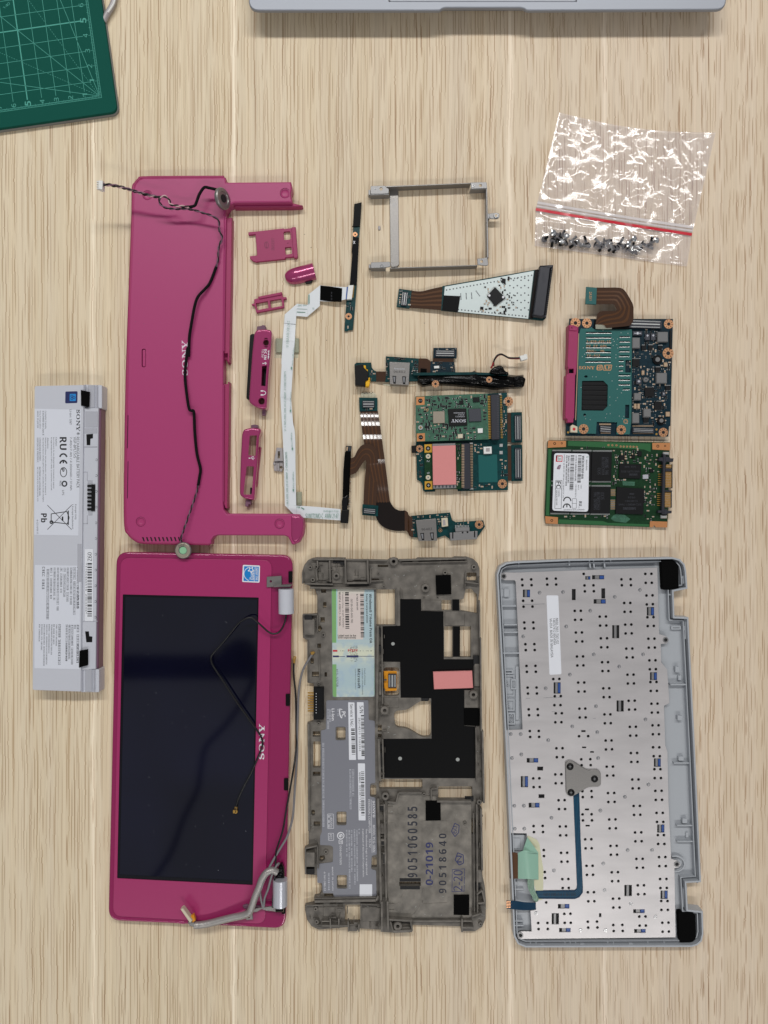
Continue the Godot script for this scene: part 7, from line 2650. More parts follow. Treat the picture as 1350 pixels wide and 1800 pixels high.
	# two plug boards on short flexes at the right
	for e in [[168, 366, 0], [384, 620, 2]]:
		s = nb()
		ribbon(s, [[1132 + e[2], e[0] + 2, 1132 + e[2], e[1], 1.6], [1158 + e[2], e[0] + 2, 1158 + e[2], e[1], 1.8]], 0.2, 1)
		pt("flex_link", s, M.flex_brown, b)
		s = nb()
		slab(s, py([1156 + e[2], e[0], 1228 + e[2], e[0] - 2, 1230 + e[2], e[1], 1158 + e[2], e[1] + 2], 2.4), [], 1.0, 2.4, 0.1)
		var pb := pt("plug_board", s, M.board_teal, b)
		socket([1180 + e[2], e[0] + 18, 1220 + e[2], e[0] + 18, 1222 + e[2], e[1] - 12, 1182 + e[2], e[1] - 12], 2.4, 3.8, pb, 30)

# ---------------------------------------------------------------- main board
func main_board() -> void:
	thing("main_board", "dark main circuit board with a teal shield, pink edge trim and curled brown flex", "circuit board", 1090, 650)
	fr(970, 490, 260.0 / 1350)
	var h := 4.0
	var s := nb()
	slab(s, py([162, 362, 250, 366, 280, 366, 1106, 366, 1084, 1340, 1070, 1350, 1064, 1440, 128, 1432, 130, 1300, 150, 900], h), [], 2.4, h, 0.1)
	var b := pt("circuit_board", s, M.board_blue)
	s = nb()
	slab(s, inset(turned(py([180, 400, 1080, 400, 1050, 1400, 160, 1400], h)), 2.0), [], 0.2, 2.4, 0.0)
	pt("underside_parts", s, M.chip_black, b)
	# shield plate with pressed slots
	var hs := 5.4
	s = nb()
	var slots := []
	for i in 7:
		slots.append(py([312 - i * 0.6, 484 + i * 44, 544 - i * 1.4, 484 + i * 44, 544 - i * 1.4, 496 + i * 44, 312 - i * 0.6, 496 + i * 44], hs))
	for e in [[618, 522, 712], [616, 566, 712], [615, 610, 710], [614, 654, 708], [613, 698, 706], [612, 742, 655], [611, 785, 652], [610, 829, 650], [610, 872, 714], [609, 915, 714], [608, 958, 712], [648, 1001, 710]]:
		slots.append(py([e[0], e[1], e[2], e[1], e[2], e[1] + 11, e[0], e[1] + 11], hs))
	var win := py([276, 932, 470, 930, 512, 972, 508, 1164, 468, 1204, 270, 1202], hs)
	var cuts := slots.duplicate()
	cuts.append(win)
	cuts.append(py([672, 742, 724, 742, 722, 856, 670, 856], hs))
	cuts.append(py([670, 1150, 708, 1150, 706, 1272, 668, 1272], hs))
	cuts.append(circ(312, 892, 16, hs, 12, 11))
	cuts.append(circ(300, 1242, 13, hs, 12))
	slab(s, py([262, 455, 340, 455, 360, 440, 380, 455, 400, 462, 728, 462, 734, 480, 730, 800, 728, 1300, 712, 1420, 590, 1420, 596, 1310, 412, 1306, 404, 1415, 234, 1410, 228, 1330, 240, 800, 244, 520], hs), cuts, h, hs, 0.25, 2)
	var sh := pt("teal_shield", s, M.shield_teal, b)
	# rolled lower lip of every pressed slot
	s = nb()
	for p in slots:
		var r := hull(p)
		tube(s, [Vector3(r.position.x, hs + 0.02, r.end.y + 0.22), Vector3(r.end.x, hs + 0.02, r.end.y + 0.22)], 0.28, 6)
	pt("slot_lip", s, M.solder, sh)
	s = nb()
	slab(s, py([268, 924, 520, 924, 520, 1210, 262, 1210], h), [], h, h + 0.3, 0.0)
	var dk := pt("dark_window", s, M.fog_black, b)
	for i in 6:
		chip([278, 940 + i * 45, 504, 942 + i * 45, 504, 972 + i * 45, 277, 970 + i * 45], h + 0.3, h + 0.9, M.board_green if false else M.chip_black, dk, 0.1, "window_slat")
	s = nb()
	rng.seed = 4
	for i in 74:
		var x := rng.randf_range(256, 706)
		var y := rng.randf_range(470, 1400)
		var bad := false
		for r in [[268, 922, 522, 1212], [300, 475, 552, 860], [405, 1290, 600, 1420], [605, 515, 720, 1020], [662, 735, 730, 1280], [245, 790, 552, 845]]:
			if x > r[0] and x < r[2] and y > r[1] and y < r[3]:
				bad = true
		if not bad:
			slab(s, circ(x, y, 3.6, hs, 6), [], hs, hs + 0.05, 0.0)
	pt("plated_dot", s, M.solder, sh, "stuff")
	s = nb()
	tx(s, "1-878-431-12", 318, 563, 535, 582, 0, hs, 3)
	tx(s, "PZ EF GRC", 318, 604, 505, 622, 0, hs, 3)
	tx(s, "TROC-  NG", 318, 648, 478, 666, 0, hs, 3)
	tx(s, "TX-823", 318, 692, 440, 708, 0, hs, 3)
	tx(s, "SONY", 246, 798, 392, 826, 0, hs, 2)
	frame_line(s, rounded(py([412, 786, 466, 786, 462, 836, 406, 836], hs), 1.2), 0.4, hs)
	frame_line(s, rounded(py([480, 786, 552, 784, 540, 838, 468, 838], hs), 0.6), 0.4, hs)
	tx(s, "Hf", 414, 794, 456, 828, 0, hs, 1)
	tx(s, "LF", 486, 794, 538, 828, 0, hs, 1)
	ring(s, 674, 1302, 17, 21, hs, hs + 0.04, 0.0)
	ring(s, 674, 1302, 9, 12, hs, hs + 0.04, 0.0)
	pt("gold_print", s, M.gold_print, sh)
	# edge trim
	s = nb()
	slab(s, py([154, 420, 200, 422, 244, 440, 240, 560, 230, 800, 222, 870, 216, 880, 206, 1272, 200, 1276, 198, 1312, 142, 1312, 142, 1282, 122, 1270, 132, 882, 136, 872, 148, 870, 150, 808, 142, 800, 152, 560], 7.5), [bx(154, 820, 200, 862, 7.5)], 0.4, 7.5, 0.5, 2)
	var tr := pt("edge_trim", s, M.pink_plain, b)
	s = nb()
	slab(s, py([160, 424, 240, 446, 232, 478, 158, 472], 8.2), [circ(182, 449, 8, 8.2, 10)], 7.4, 8.1, 0.4)
	pt("trim_step", s, M.pink_plain, tr)
	s = nb()
	line(s, 244, 500, 216, 1290, 0.5, 5.6, 0.4)
	pt("shield_edge", s, M.cap_tan, sh)
	for e in [[216, 403, 46], [320, 405, 44], [1067, 413, 43], [1062, 680, 50], [290, 1371, 45], [634, 1378, 43], [1018, 1402, 42]]:
		copper_ring(e[0], e[1], e[2], h + (1.45 if e[0] < 700 and e[1] > 1300 else 0.05), b)
	# top stacking socket, bottom sockets
	chip([395, 368, 720, 372, 700, 455, 385, 452], h, h + 1.6, M.black_plastic, b, 0.2, "socket_base")
	socket([716, 374, 1006, 384, 1002, 454, 704, 446], h, h + 2.2, b, 40)
	socket([440, 1342, 544, 1350, 540, 1404, 438, 1396], h, h + 1.8, b, 14)
	socket([738, 1360, 936, 1368, 934, 1406, 736, 1400], h, h + 1.8, b, 30)
	s = nb()
	for e in [[738, 1336, 930, 1352], [740, 1408, 930, 1416], [432, 1322, 540, 1336], [445, 1404, 535, 1414]]:
		for i in 22:
			var x := lerpf(e[0], e[2], i / 22.0)
			slab(s, bx(x, e[1], x + 4, e[3], h), [], h, h + 0.3, 0.0)
	pt("socket_pins", s, M.cap_tan, b, "stuff")
	# inductors, chips
	for e in [[736, 536, 806, 633], [966, 484, 1062, 576], [956, 858, 1052, 954], [752, 1042, 816, 1108], [838, 1186, 906, 1262], [736, 1224, 800, 1318]]:
		chip(rect(e[0], e[1], e[2], e[3]), h, h + 2.6, M.inductor, b, 0.4, "inductor")
	for e in [[850, 992, 936, 1076], [936, 1120, 1004, 1196], [735, 732, 800, 800], [820, 608, 862, 650], [880, 606, 922, 648], [970, 610, 1010, 640], [1038, 976, 1080, 1016], [836, 1272, 884, 1314], [946, 808, 990, 846]]:
		var c := chip(rect(e[0], e[1], e[2], e[3]), h, h + 1.0, M.chip_black, b, 0.12)
		s = nb()
		for i in 7:
			var x := lerpf(e[0], e[2], (i + 0.25) / 7)
			slab(s, bx(x, e[1] - 6, x + 4, e[1], h), [], h, h + 0.3, 0.0)
			slab(s, bx(x, e[3], x + 4, e[3] + 6, h), [], h, h + 0.3, 0.0)
		pt("chip_pins", s, M.solder, c, "stuff")
	for e in [[740, 478, 826, 516], [852, 500, 896, 560], [904, 498, 948, 560], [770, 916, 820, 962], [1005, 1030, 1040, 1072]]:
		var c := chip(rect(e[0], e[1], e[2], e[3]), h, h + 1.4, M.chip_grey, b, 0.2, "transistor")
		s = nb()
		tx(s, "+", e[0] + 12, e[1] + 8, e[2] - 12, e[1] + 30, 0, h + 1.4, 1)
		pt("printed_text", s, M.ink_pale, c)
	for e in [[968, 736, 44], [1002, 1294, 38]]:
		s = nb()
		slab(s, circ(e[0], e[1], e[2], h + 2, 8), [], h, h + 1.6, 0.4)
		dome(s, e[0], e[1], e[2] * 0.72, h + 1.5, 1.3, 16)
		var c := pt("coil", s, M.chip_black, b)
		s = nb()
		slab(s, circ(e[0], e[1], e[2] * 0.5, h + 3, 14), [], h + 2.2, h + 3.0, 0.2)
		pt("coil_core", s, M.inductor, c)
	s = nb()
	ring(s, 860, 920, 6, 24, h, h + 1.5, 0.5, 14)
	pt("coil", s, M.inductor, b)
	for e in [[1024, 764, 1056, 802], [1042, 1214, 1078, 1256], [822, 838, 846, 876], [752, 1140, 774, 1186], [782, 1140, 804, 1186]]:
		chip(rect(e[0], e[1], e[2], e[3]), h, h + 1.4, M.cap_tan, b, 0.15, "capacitor")
	scatter([[738, 640, 1000, 730], [738, 800, 940, 1000], [830, 460, 960, 600], [1000, 740, 1080, 850], [820, 1080, 1060, 1180], [910, 1200, 1040, 1330], [735, 1000, 850, 1240], [945, 960, 1060, 1130], [680, 748, 716, 850]], 330, h, b, 0.22)
	chip(rect(1076, 470, 1094, 640), h, h + 0.8, M.chip_black, b, 0.1, "edge_socket")
	var wc := chip([172, 1344, 190, 1330, 222, 1344, 236, 1350, 234, 1404, 170, 1400], h, h + 2.6, M.cream_plastic, b, 0.2, "white_socket")
	s = nb()
	slab(s, circ(203, 1372, 14, h + 2.6, 10), [], h + 2.6, h + 2.66, 0.0)
	pt("red_dot", s, M.ink_red, wc)
	for e in [[955, 1376], [955, 1418], [148, 1402]]:
		s = nb()
		slab(s, circ(e[0], e[1], 10, h, 10), [], h, h + 0.1, 0.0)
		pt("gold_pad", s, M.gold, b)
	# curled flex
	s = nb()
	var fx := [[410, 80, 404, 232, 8.2], [500, 80, 480, 232, 9.0], [618, 82, 560, 232, 9.6], [664, 106, 578, 252, 9.8], [706, 168, 588, 272, 9.9], [742, 240, 588, 290, 9.9], [746, 300, 570, 295, 9.7], [742, 380, 530, 294, 9.4], [714, 424, 480, 294, 9.0], [650, 436, 450, 296, 8.6], [560, 444, 424, 312, 8.0], [470, 452, 410, 340, 7.4], [400, 456, 402, 400, 6.8]]
	ribbon(s, fx, 0.2, 5)
	var f := pt("brown_flex", s, M.flex_brown, b)
	s = nb()
	for k in 3:
		var rr := []
		for e in fx:
			var t: float = 0.2 + k * 0.24
			rr.append([lerpf(e[0], e[2], t), lerpf(e[1], e[3], t), lerpf(e[0], e[2], t + 0.1), lerpf(e[1], e[3], t + 0.1), e[4] + 0.05])
		ribbon(s, rr, 0.03, 5)
	pt("copper_run", s, M.flex_trace, f)
	s = nb()
	slab(s, py([316, 72, 412, 80, 406, 234, 308, 228], 9.0), [], 7.4, 8.8, 0.1)
	pt("flex_end_board", s, M.teal_patch, f)
	s = nb()
	tx(s, "2A2X1", 342, 120, 364, 196, 90, 8.85, 3)
	pt("gold_print", s, M.gold_print, f)
	s = nb()
	ribbon(s, [[398, 418, 400, 458, 7.3], [470, 420, 470, 460, 7.6], [552, 424, 548, 458, 7.4]], 0.1, 4)
	pt("clear_glint_tape", s, M.clear_tape, f)

# ---------------------------------------------------------------- flash drive board
func storage_board() -> void:
	thing("flash_drive_board", "green bare flash drive board with a white label and black memory chips", "flash drive", 1070, 852)
	fr(940, 750, 0.2)
	var h := 2.4
	var s := nb()
	slab(s, py([128, 118, 1188, 138, 1186, 206, 1172, 700, 1166, 886, 1062, 884, 1058, 868, 1040, 866, 1036, 884, 96, 852, 88, 790, 112, 186, 114, 130], h), [circ(175, 148, 10, h, 10), circ(150, 824, 10, h, 10), circ(1082, 171, 10, h, 10)], 0.8, h, 0.1)
	var b := pt("circuit_board", s, M.board_green)
	for e in [[292, 126, 1018, 148, 1018, 222, 960, 200, 292, 168], [120, 196, 152, 198, 128, 780, 98, 778], [210, 815, 600, 830, 640, 845, 1005, 858, 1004, 880, 206, 852]]:
		chip(e, h, h + 0.04, M.mask_green, b, 0.0, "green_field")
	for e in [[118, 121, 275, 125, 274, 178, 172, 182, 113, 186], [1033, 142, 1190, 142, 1188, 208, 1034, 200], [90, 786, 204, 796, 203, 856, 96, 850], [1014, 830, 1166, 835, 1164, 886, 1062, 884, 1050, 866, 1036, 884, 1010, 884]]:
		chip(e, h + 0.02, h + 0.12, M.copper_pad, b, 0.0, "corner_pad")
	s = nb()
	for e in [[175, 148, 12], [238, 146, 9], [1082, 171, 13], [1146, 169, 9], [150, 824, 12]]:
		ring(s, e[0], e[1], e[2] * 0.55, e[2], h + 0.12, h + 0.18, 0.0, 12)
	pt("pad_rim", s, M.flex_brown, b)
	# six memory chips with leads
	var cols := [[152, 322], [328, 500], [504, 678]]
	for i in 3:
		for j in 2:
			var y0: float = [203, 510][j] + i * 2.0
			var y1: float = [487, 772][j] + i * 2.5
			var dx: float = [0.0, -10.0][j]
			var lean := -8.0
			var c := chip([cols[i][0] + dx, y0 + 12, cols[i][1] + dx, y0 + 14, cols[i][1] + dx + lean, y1 - 14, cols[i][0] + dx + lean, y1 - 16], h + 0.2, h + 1.4, M.chip_black, b, 0.1, "memory_chip")
			s = nb()
			for e in [[y0, y0 + 16, 0.0], [y1 - 18, y1 - 2, lean]]:
				for k in 24:
					var x: float = lerpf(cols[i][0] + 2, cols[i][1] - 2, (k + 0.15) / 24.0) + dx + e[2]
					slab(s, py([x, e[0], x + 4.6, e[0], x + 4.6, e[1], x, e[1]], h), [], h, h + 0.7, 0.1)
			pt("chip_leads", s, M.solder, c, "stuff")
			if i == 2:
				s = nb()
				if j == 0:
					tx(s, "SAMSUNG 946", 618, 268, 648, 422, 90, h + 1.4, 3)
					tx(s, "K9HCG08U1M", 588, 268, 614, 422, -90, h + 1.4, 3)
					tx(s, "SCK0", 552, 362, 578, 420, -90, h + 1.4, 3)
				else:
					tx(s, "SAMSUNG 946", 518, 576, 545, 730, -90, h + 1.4, 3)
					tx(s, "K9HCG08U1M", 546, 576, 574, 730, -90, h + 1.4, 3)
					tx(s, "SCK0", 580, 578, 610, 640, -90, h + 1.4, 3)
				pt("printed_text", s, M.ink_grey, c)
	# label over four chips
	s = nb()
	var hl := h + 1.55
	slab(s, rounded(py([171, 232, 478, 238, 470, 748, 154, 738], hl), 2.0, 4), [], h + 1.4, hl, 0.0)
	var l := pt("white_label", s, M.paper, b)
	fr(960, 780, 120.0 / 1350)
	s = nb()
	tx(s, "Made in Korea", 784, 318, 822, 525, 90, hl, 0)
	tx(s, "MMCRE28G7MXP-MVB", 712, 240, 756, 690, 90, hl, 1, -20)
	bars(s, 632, 230, 700, 785, 30, hl, -18)
	tx(s, "DC5V 0.50A", 582, 236, 606, 470, 90, hl, 1, -6)
	tx(s, "S/N YFGL91282", 570, 470, 600, 740, 90, hl, 1, -6)
	tx(s, "HW07", 680, 815, 700, 890, 90, hl, 0)
	tx(s, "REV A", 628, 815, 650, 910, 90, hl, 0)
	tx(s, "F/W VBM1801Q", 572, 810, 600, 1060, 90, hl, 0, -6)
	bars(s, 484, 228, 560, 930, 40, hl, -24)
	tx(s, "Model: Slim 128GB uSATA MLC", 436, 236, 468, 785, 90, hl, 1, -14)
	tx(s, "SSD P/N: MMCRE28G7MXP-MVB", 394, 228, 424, 830, 90, hl, 1, -14)
	tx(s, "PATENTED: SEE WEB SITE  SAMSUNG ELECTRONICS CO., LTD.", 342, 216, 372, 1080, 90, hl, 0, -22)
	tx(s, "FC", 200, 745, 290, 880, 90, hl, 1)
	frame_line(s, py([186, 722, 318, 724, 300, 1290, 168, 1282], hl), 0.25, hl)
	line(s, 178, 890, 310, 894, 0.25, hl)
	tx(s, "SAMSUNG", 240, 922, 266, 1045, 90, hl, 0)
	tx(s, "MMCRE28G7MXP-MVB", 196, 922, 222, 1215, 90, hl, 0)
	frame_line(s, rounded(py([518, 1080, 606, 1084, 600, 1280, 510, 1278], hl), 0.5), 0.2, hl)
	line(s, 512, 1180, 604, 1184, 0.2, hl)
	tx(s, "RU", 648, 1140, 706, 1230, 90, hl, 1)
	tx(s, "US", 640, 1240, 660, 1275, 90, hl, 0)
	tx(s, "WARRANTY VOID IF REMOVED", 345, 1292, 758, 1318, 180, hl, 0)
	for c in [[418, 1135, false], [410, 1268, true]]:
		var arc := []
		for k in 13:
			var a := deg_to_rad(180 + 180.0 * k / 12)
			arc.append(c[0] + cos(a) * 72)
			arc.append(c[1] + sin(a) * 78)
		pline(s, arc, 0.75, hl)
		if c[2]:
			line(s, c[0], c[1] - 10, c[0], c[1] - 76, 0.7, hl)
	pt("printed_text", s, M.ink_black, l)
	s = nb()
	frame_line(s, py([196, 228, 326, 232, 318, 360, 190, 356], hl), 0.5, hl)
	slab(s, py([196, 228, 226, 229, 220, 356, 190, 356], hl), [], hl, hl + 0.03, 0.0)
	pt("red_print", s, M.ink_red, l)
	s = nb()
	tx(s, "LIS", 236, 250, 286, 334, 90, hl, 1)
	tx(s, "S", 796, 244, 836, 284, 90, hl, 0)
	pt("green_print", s, M.ink_green, l)
	s = nb()
	for k in 3:
		var arc := []
		for i in 8:
			var a := deg_to_rad(185 + 95.0 * i / 7)
			arc.append(262 + cos(a) * (62 - k * 20) + 20)
			arc.append(510 + sin(a) * (85 - k * 24))
		pline(s, arc, 0.6, hl)
	pt("swirl_mark", s, M.pink_dark, l)
	# controller and cache
	fr(940, 750, 0.2)
	var c := chip([722, 530, 964, 546, 954, 772, 710, 764], h, h + 1.3, M.chip_black, b, 0.15, "controller_chip")
	s = nb()
	tx(s, "SAMSUNG", 776, 708, 888, 730, 180, h + 1.3, 1)
	tx(s, "S3C29RBB01-YK40", 738, 676, 936, 692, 180, h + 1.3, 3)
	tx(s, "KI4B3HA1", 796, 646, 902, 662, 180, h + 1.3, 3)
	tx(s, "0934", 818, 614, 882, 630, 180, h + 1.3, 3)
	tx(s, "ARM", 834, 584, 874, 598, 180, h + 1.3, 1)
	pt("printed_text", s, M.ink_grey, c)
	c = chip([744, 326, 936, 334, 930, 458, 740, 452], h, h + 1.2, M.chip_black, b, 0.15, "cache_chip")
	s = nb()
	tx(s, "SAMSUNG", 830, 412, 902, 430, 180, h + 1.2, 1)
	tx(s, "K4X51323PG-8GC6", 760, 386, 918, 402, 180, h + 1.2, 3)
	tx(s, "OCA 944", 790, 346, 888, 360, 180, h + 1.2, 3)
	pt("printed_text", s, M.ink_grey, c)
	chip([950, 422, 1000, 420, 1000, 458, 952, 460], h, h + 1.2, M.silver_gloss, b, 0.2, "crystal")
	for e in [[742, 250, 792, 292], [905, 216, 940, 258], [850, 246, 880, 280], [1012, 370, 1044, 402]]:
		chip(rect(e[0], e[1], e[2], e[3]), h, h + 0.9, M.chip_black, b)
	for e in [[668, 548, 708, 610], [666, 640, 706, 730]]:
		var g := chip(rect(e[0], e[1], e[2], e[3]), h, h + 0.1, M.magnesium_bay, b, 0.0, "resistor_bank")
		s = nb()
		for i in 5:
			line(s, e[0], lerpf(e[1], e[3], (i + 0.5) / 5), e[2], lerpf(e[1], e[3], (i + 0.5) / 5), 0.25, h + 0.1, 0.15)
		pt("resistor_line", s, M.gold, g)
	s = nb()
	slab(s, py([690, 780, 720, 765, 790, 775, 840, 812, 800, 845, 700, 832, 668, 808], h), [], h, h + 0.06, 0.0)
	slab(s, py([770, 480, 880, 484, 876, 520, 775, 516], h), [], h, h + 0.05, 0.0)
	pt("bare_field", s, M.board_mint, b)
	s = nb()
	for i in 9:
		ring(s, [648, 682, 718, 755, 782, 811, 840, 868, 896][i], [162, 163, 164, 174, 175, 175, 176, 177, 178][i], 4, 9, h + 0.04, h + 0.12, 0.0, 12)
	pt("test_eyelet", s, M.copper, b)
	scatter([[690, 200, 950, 320], [950, 230, 1020, 460], [690, 330, 735, 500], [960, 470, 1060, 760], [890, 770, 1060, 822], [1000, 250, 1090, 400], [380, 178, 640, 196], [210, 782, 660, 800], [690, 460, 800, 525]], 190, h, b, 0.16)
	# drive connector
	s = nb()
	slab(s, py([1130, 240, 1152, 242, 1140, 755, 1116, 753], 6), [], h, 6.0, 0.3)
	slab(s, py([1096, 270, 1132, 268, 1134, 262, 1190, 264, 1192, 276, 1224, 278, 1220, 308, 1160, 308, 1158, 318, 1126, 316, 1124, 304, 1092, 300], 6), [], 1.2, 5.6, 0.3)
	slab(s, py([1086, 736, 1120, 734, 1124, 722, 1164, 724, 1166, 738, 1208, 738, 1206, 762, 1166, 764, 1162, 772, 1120, 770, 1118, 758, 1084, 758], 6), [], 1.2, 5.6, 0.3)
	slab(s, py([1148, 366, 1214, 370, 1214, 392, 1148, 390], 5), [], 1.2, 4.6, 0.3)
	slab(s, py([1142, 556, 1212, 560, 1210, 574, 1142, 572], 5), [], 1.2, 4.6, 0.3)
	for e in [[1206, 330, 1214, 540], [1200, 566, 1208, 712]]:
		slab(s, bx(e[0], e[1], e[2], e[3], 4), [], 1.0, 3.6, 0.2)
	c = pt("drive_connector", s, M.connector_dark, b)
	s = nb()
	slab(s, bx(1148, 392, 1206, 536, 3), [], 1.0, 3.0, 0.1)
	slab(s, bx(1142, 574, 1202, 708, 3), [], 1.0, 3.0, 0.1)
	slab(s, bx(1152, 332, 1204, 366, 3), [], 1.0, 3.0, 0.1)
	pt("contact_tongue", s, M.cap_tan, c)
	s = nb()
	for e in [[1148, 394, 1206, 534, 10], [1142, 576, 1202, 706, 9], [1152, 334, 1204, 364, 2]]:
		for i in e[4]:
			var y := lerpf(e[1], e[3], (i + 0.2) / e[4])
			slab(s, bx(e[0], y, e[2], y + 8, 3), [], 3.0, 3.3, 0.1)
	for e in [[1084, 410, 1128, 524, 6], [1076, 582, 1120, 702, 7], [1086, 334, 1126, 366, 2]]:
		for i in e[4]:
			var y := lerpf(e[1], e[3], (i + 0.2) / e[4])
			slab(s, bx(e[0], y, e[2], y + 7, 3), [], h, h + 0.8, 0.1)
	pt("contact", s, M.gold, c, "stuff")
	for e in [[1130, 222, 1182, 250], [1110, 776, 1164, 806]]:
		chip(rect(e[0], e[1], e[2], e[3]), h, h + 1.6, M.solder, c, 0.6, "solder_lug")

# ---------------------------------------------------------------- tapered adapter
func adapter_board() -> void:
	thing("adapter_board", "tapered silver-coated adapter board with a brown flex tail and black edge connector", "adapter board", 836, 520)
	fr(600, 290, 400.0 / 1350)
	var h := 3.0
	var s := nb()
	slab(s, py([600, 718, 1180, 616, 1258, 592, 1214, 908, 1196, 922, 1120, 914, 592, 862], h), [], 1.4, h, 0.1)
	var b := pt("circuit_board", s, M.board_teal)
	var hf := h + 0.15
	s = nb()
	slab(s, py([614, 722, 880, 676, 1142, 628, 1108, 912, 700, 872, 602, 862], hf), [], h, hf, 0.0)
	var f := pt("silver_coating", s, M.silver_film, b)
	chip([608, 773, 706, 778, 692, 872, 598, 862], hf, hf + 0.5, M.black_film, b, 0.1, "black_pad")
	var c := chip([912, 724, 974, 788, 914, 836, 866, 776], hf, hf + 1.2, M.chip_black, b, 0.15)
	s = nb()
	for e in [[878, 774], [960, 784]]:
		slab(s, circ(e[0], e[1], 7, hf + 1.2, 10), [], hf + 1.2, hf + 1.25, 0.0)
	pt("white_dot", s, M.ink_white, c)
	s = nb()
	for side in 4:
		var P: Vector2 = [Vector2(912, 724), Vector2(974, 788), Vector2(914, 836), Vector2(866, 776)][side]
		var Q: Vector2 = [Vector2(974, 788), Vector2(914, 836), Vector2(866, 776), Vector2(912, 724)][side]
		var n := Vector2((Q - P).y, -(Q - P).x).normalized()
		for i in 12:
			var a := P.lerp(Q, (i + 0.5) / 12.0)
			line(s, a.x, a.y, a.x + n.x * 9, a.y + n.y * 9, 0.28, hf, 0.3)
	pt("chip_pins", s, M.solder, c, "stuff")
	# punched dots along the coating
	s = nb()
	rng.seed = 55
	for i in 26:
		slab(s, circ(624 + i * 20.2, 742 - i * 3.5 - (i % 2) * 0.0, 4.4, hf, 7), [], hf, hf + 0.04, 0.0)
	for i in 22:
		slab(s, circ(694 + i * 20, 858 + i * 2.0, 4.4, hf, 7), [], hf, hf + 0.04, 0.0)
	for i in 30:
		slab(s, circ(1000 + (i % 6) * 22, 672 + (i / 6) * 44 + (i % 2) * 12, 4.6, hf, 7), [], hf, hf + 0.04, 0.0)
	for e in [[708, 765], [740, 762], [772, 760]]:
		for k in 5:
			slab(s, circ(e[0] + k * 0.5, e[1] + k * 8, 3.6, hf, 6), [], hf, hf + 0.04, 0.0)
	for k in 5:
		slab(s, circ(800 + k * 5, 748 + k * 7, 3.6, hf, 6), [], hf, hf + 0.04, 0.0)
	pt("punched_dot", s, M.chip_grey, f, "stuff")
	scatter([[850, 718, 905, 770], [915, 670, 1000, 720], [930, 720, 990, 770], [970, 770, 1050, 850], [900, 830, 1000, 880], [850, 786, 900, 860], [820, 840, 850, 870]], 90, hf, b, 0.3)
	chip([956, 672, 976, 676, 974, 702, 956, 698], hf, hf + 1.0, M.chip_black, b)
	chip([825, 840, 844, 842, 842, 858, 824, 856], hf, hf + 0.8, M.chip_black, b)
	# edge connector
	chip([1148, 622, 1180, 616, 1136, 912, 1114, 910], h, h + 0.2, M.flex_dark, b, 0.0, "dark_strip")
	s = nb()
	slab(s, rounded(py([1180, 600, 1240, 606, 1204, 890, 1190, 898, 1140, 888], 8), 0.5), [], h, 8.0, 0.5, 2)
	slab(s, py([1178, 598, 1186, 596, 1258, 592, 1256, 604, 1240, 610], 7), [], 1.4, 7.0, 0.3)
	slab(s, py([1136, 880, 1206, 892, 1200, 904, 1140, 896], 7), [], 1.4, 7.0, 0.3)
	slab(s, py([1244, 606, 1258, 596, 1216, 906, 1204, 900], 6), [], 1.4, 5.6, 0.3)
	c = pt("edge_connector", s, M.connector_dark, b)
	s = nb()
	for i in 22:
		var t := i / 22.0
		slab(s, py([1242 - 36 * t, 622 + t * 270, 1254 - 36 * t, 622 + t * 270, 1253 - 36 * t, 629 + t * 270, 1241 - 36 * t, 629 + t * 270], 6), [], 5.5, 6.0, 0.1)
	pt("connector_tooth", s, M.black_plastic, c, "stuff")
	s = nb()
	tx(s, "520751071", 1192, 640, 1206, 700, -90, 8.0, 0)
	pt("printed_text", s, M.ink_grey, c)
	# tail
	s = nb()
	ribbon(s, [[412, 744, 404, 848, 1.8], [470, 750, 470, 852, 2.6], [540, 734, 530, 856, 2.8], [614, 718, 596, 862, 2.9]], 0.2, 5)
	var t := pt("brown_flex", s, M.flex_brown, b)
	s = nb()
	for k in 4:
		var u := 0.14 + k * 0.2
		ribbon(s, [[lerpf(412, 404, u), lerpf(744, 848, u), lerpf(412, 404, u + 0.09), lerpf(744, 848, u + 0.09), 1.86], [lerpf(470, 470, u), lerpf(750, 852, u), 470, lerpf(750, 852, u + 0.09), 2.66], [lerpf(540, 530, u), lerpf(734, 856, u), lerpf(540, 530, u + 0.09), lerpf(734, 856, u + 0.09), 2.86], [lerpf(614, 596, u), lerpf(718, 862, u), lerpf(614, 596, u + 0.09), lerpf(718, 862, u + 0.09), 2.96]], 0.03, 5)
	pt("copper_run", s, M.flex_trace, t)
	s = nb()
	slab(s, py([342, 734, 418, 744, 404, 850, 328, 840], 2.2), [], 0.6, 2.2, 0.1)
	var eb := pt("end_board", s, M.board_teal, b)
	socket([362, 752, 396, 755, 386, 836, 354, 832], 2.2, 3.4, eb, 18)
	scatter([[340, 745, 356, 830], [400, 760, 408, 835]], 8, 2.2, eb, 0.1)

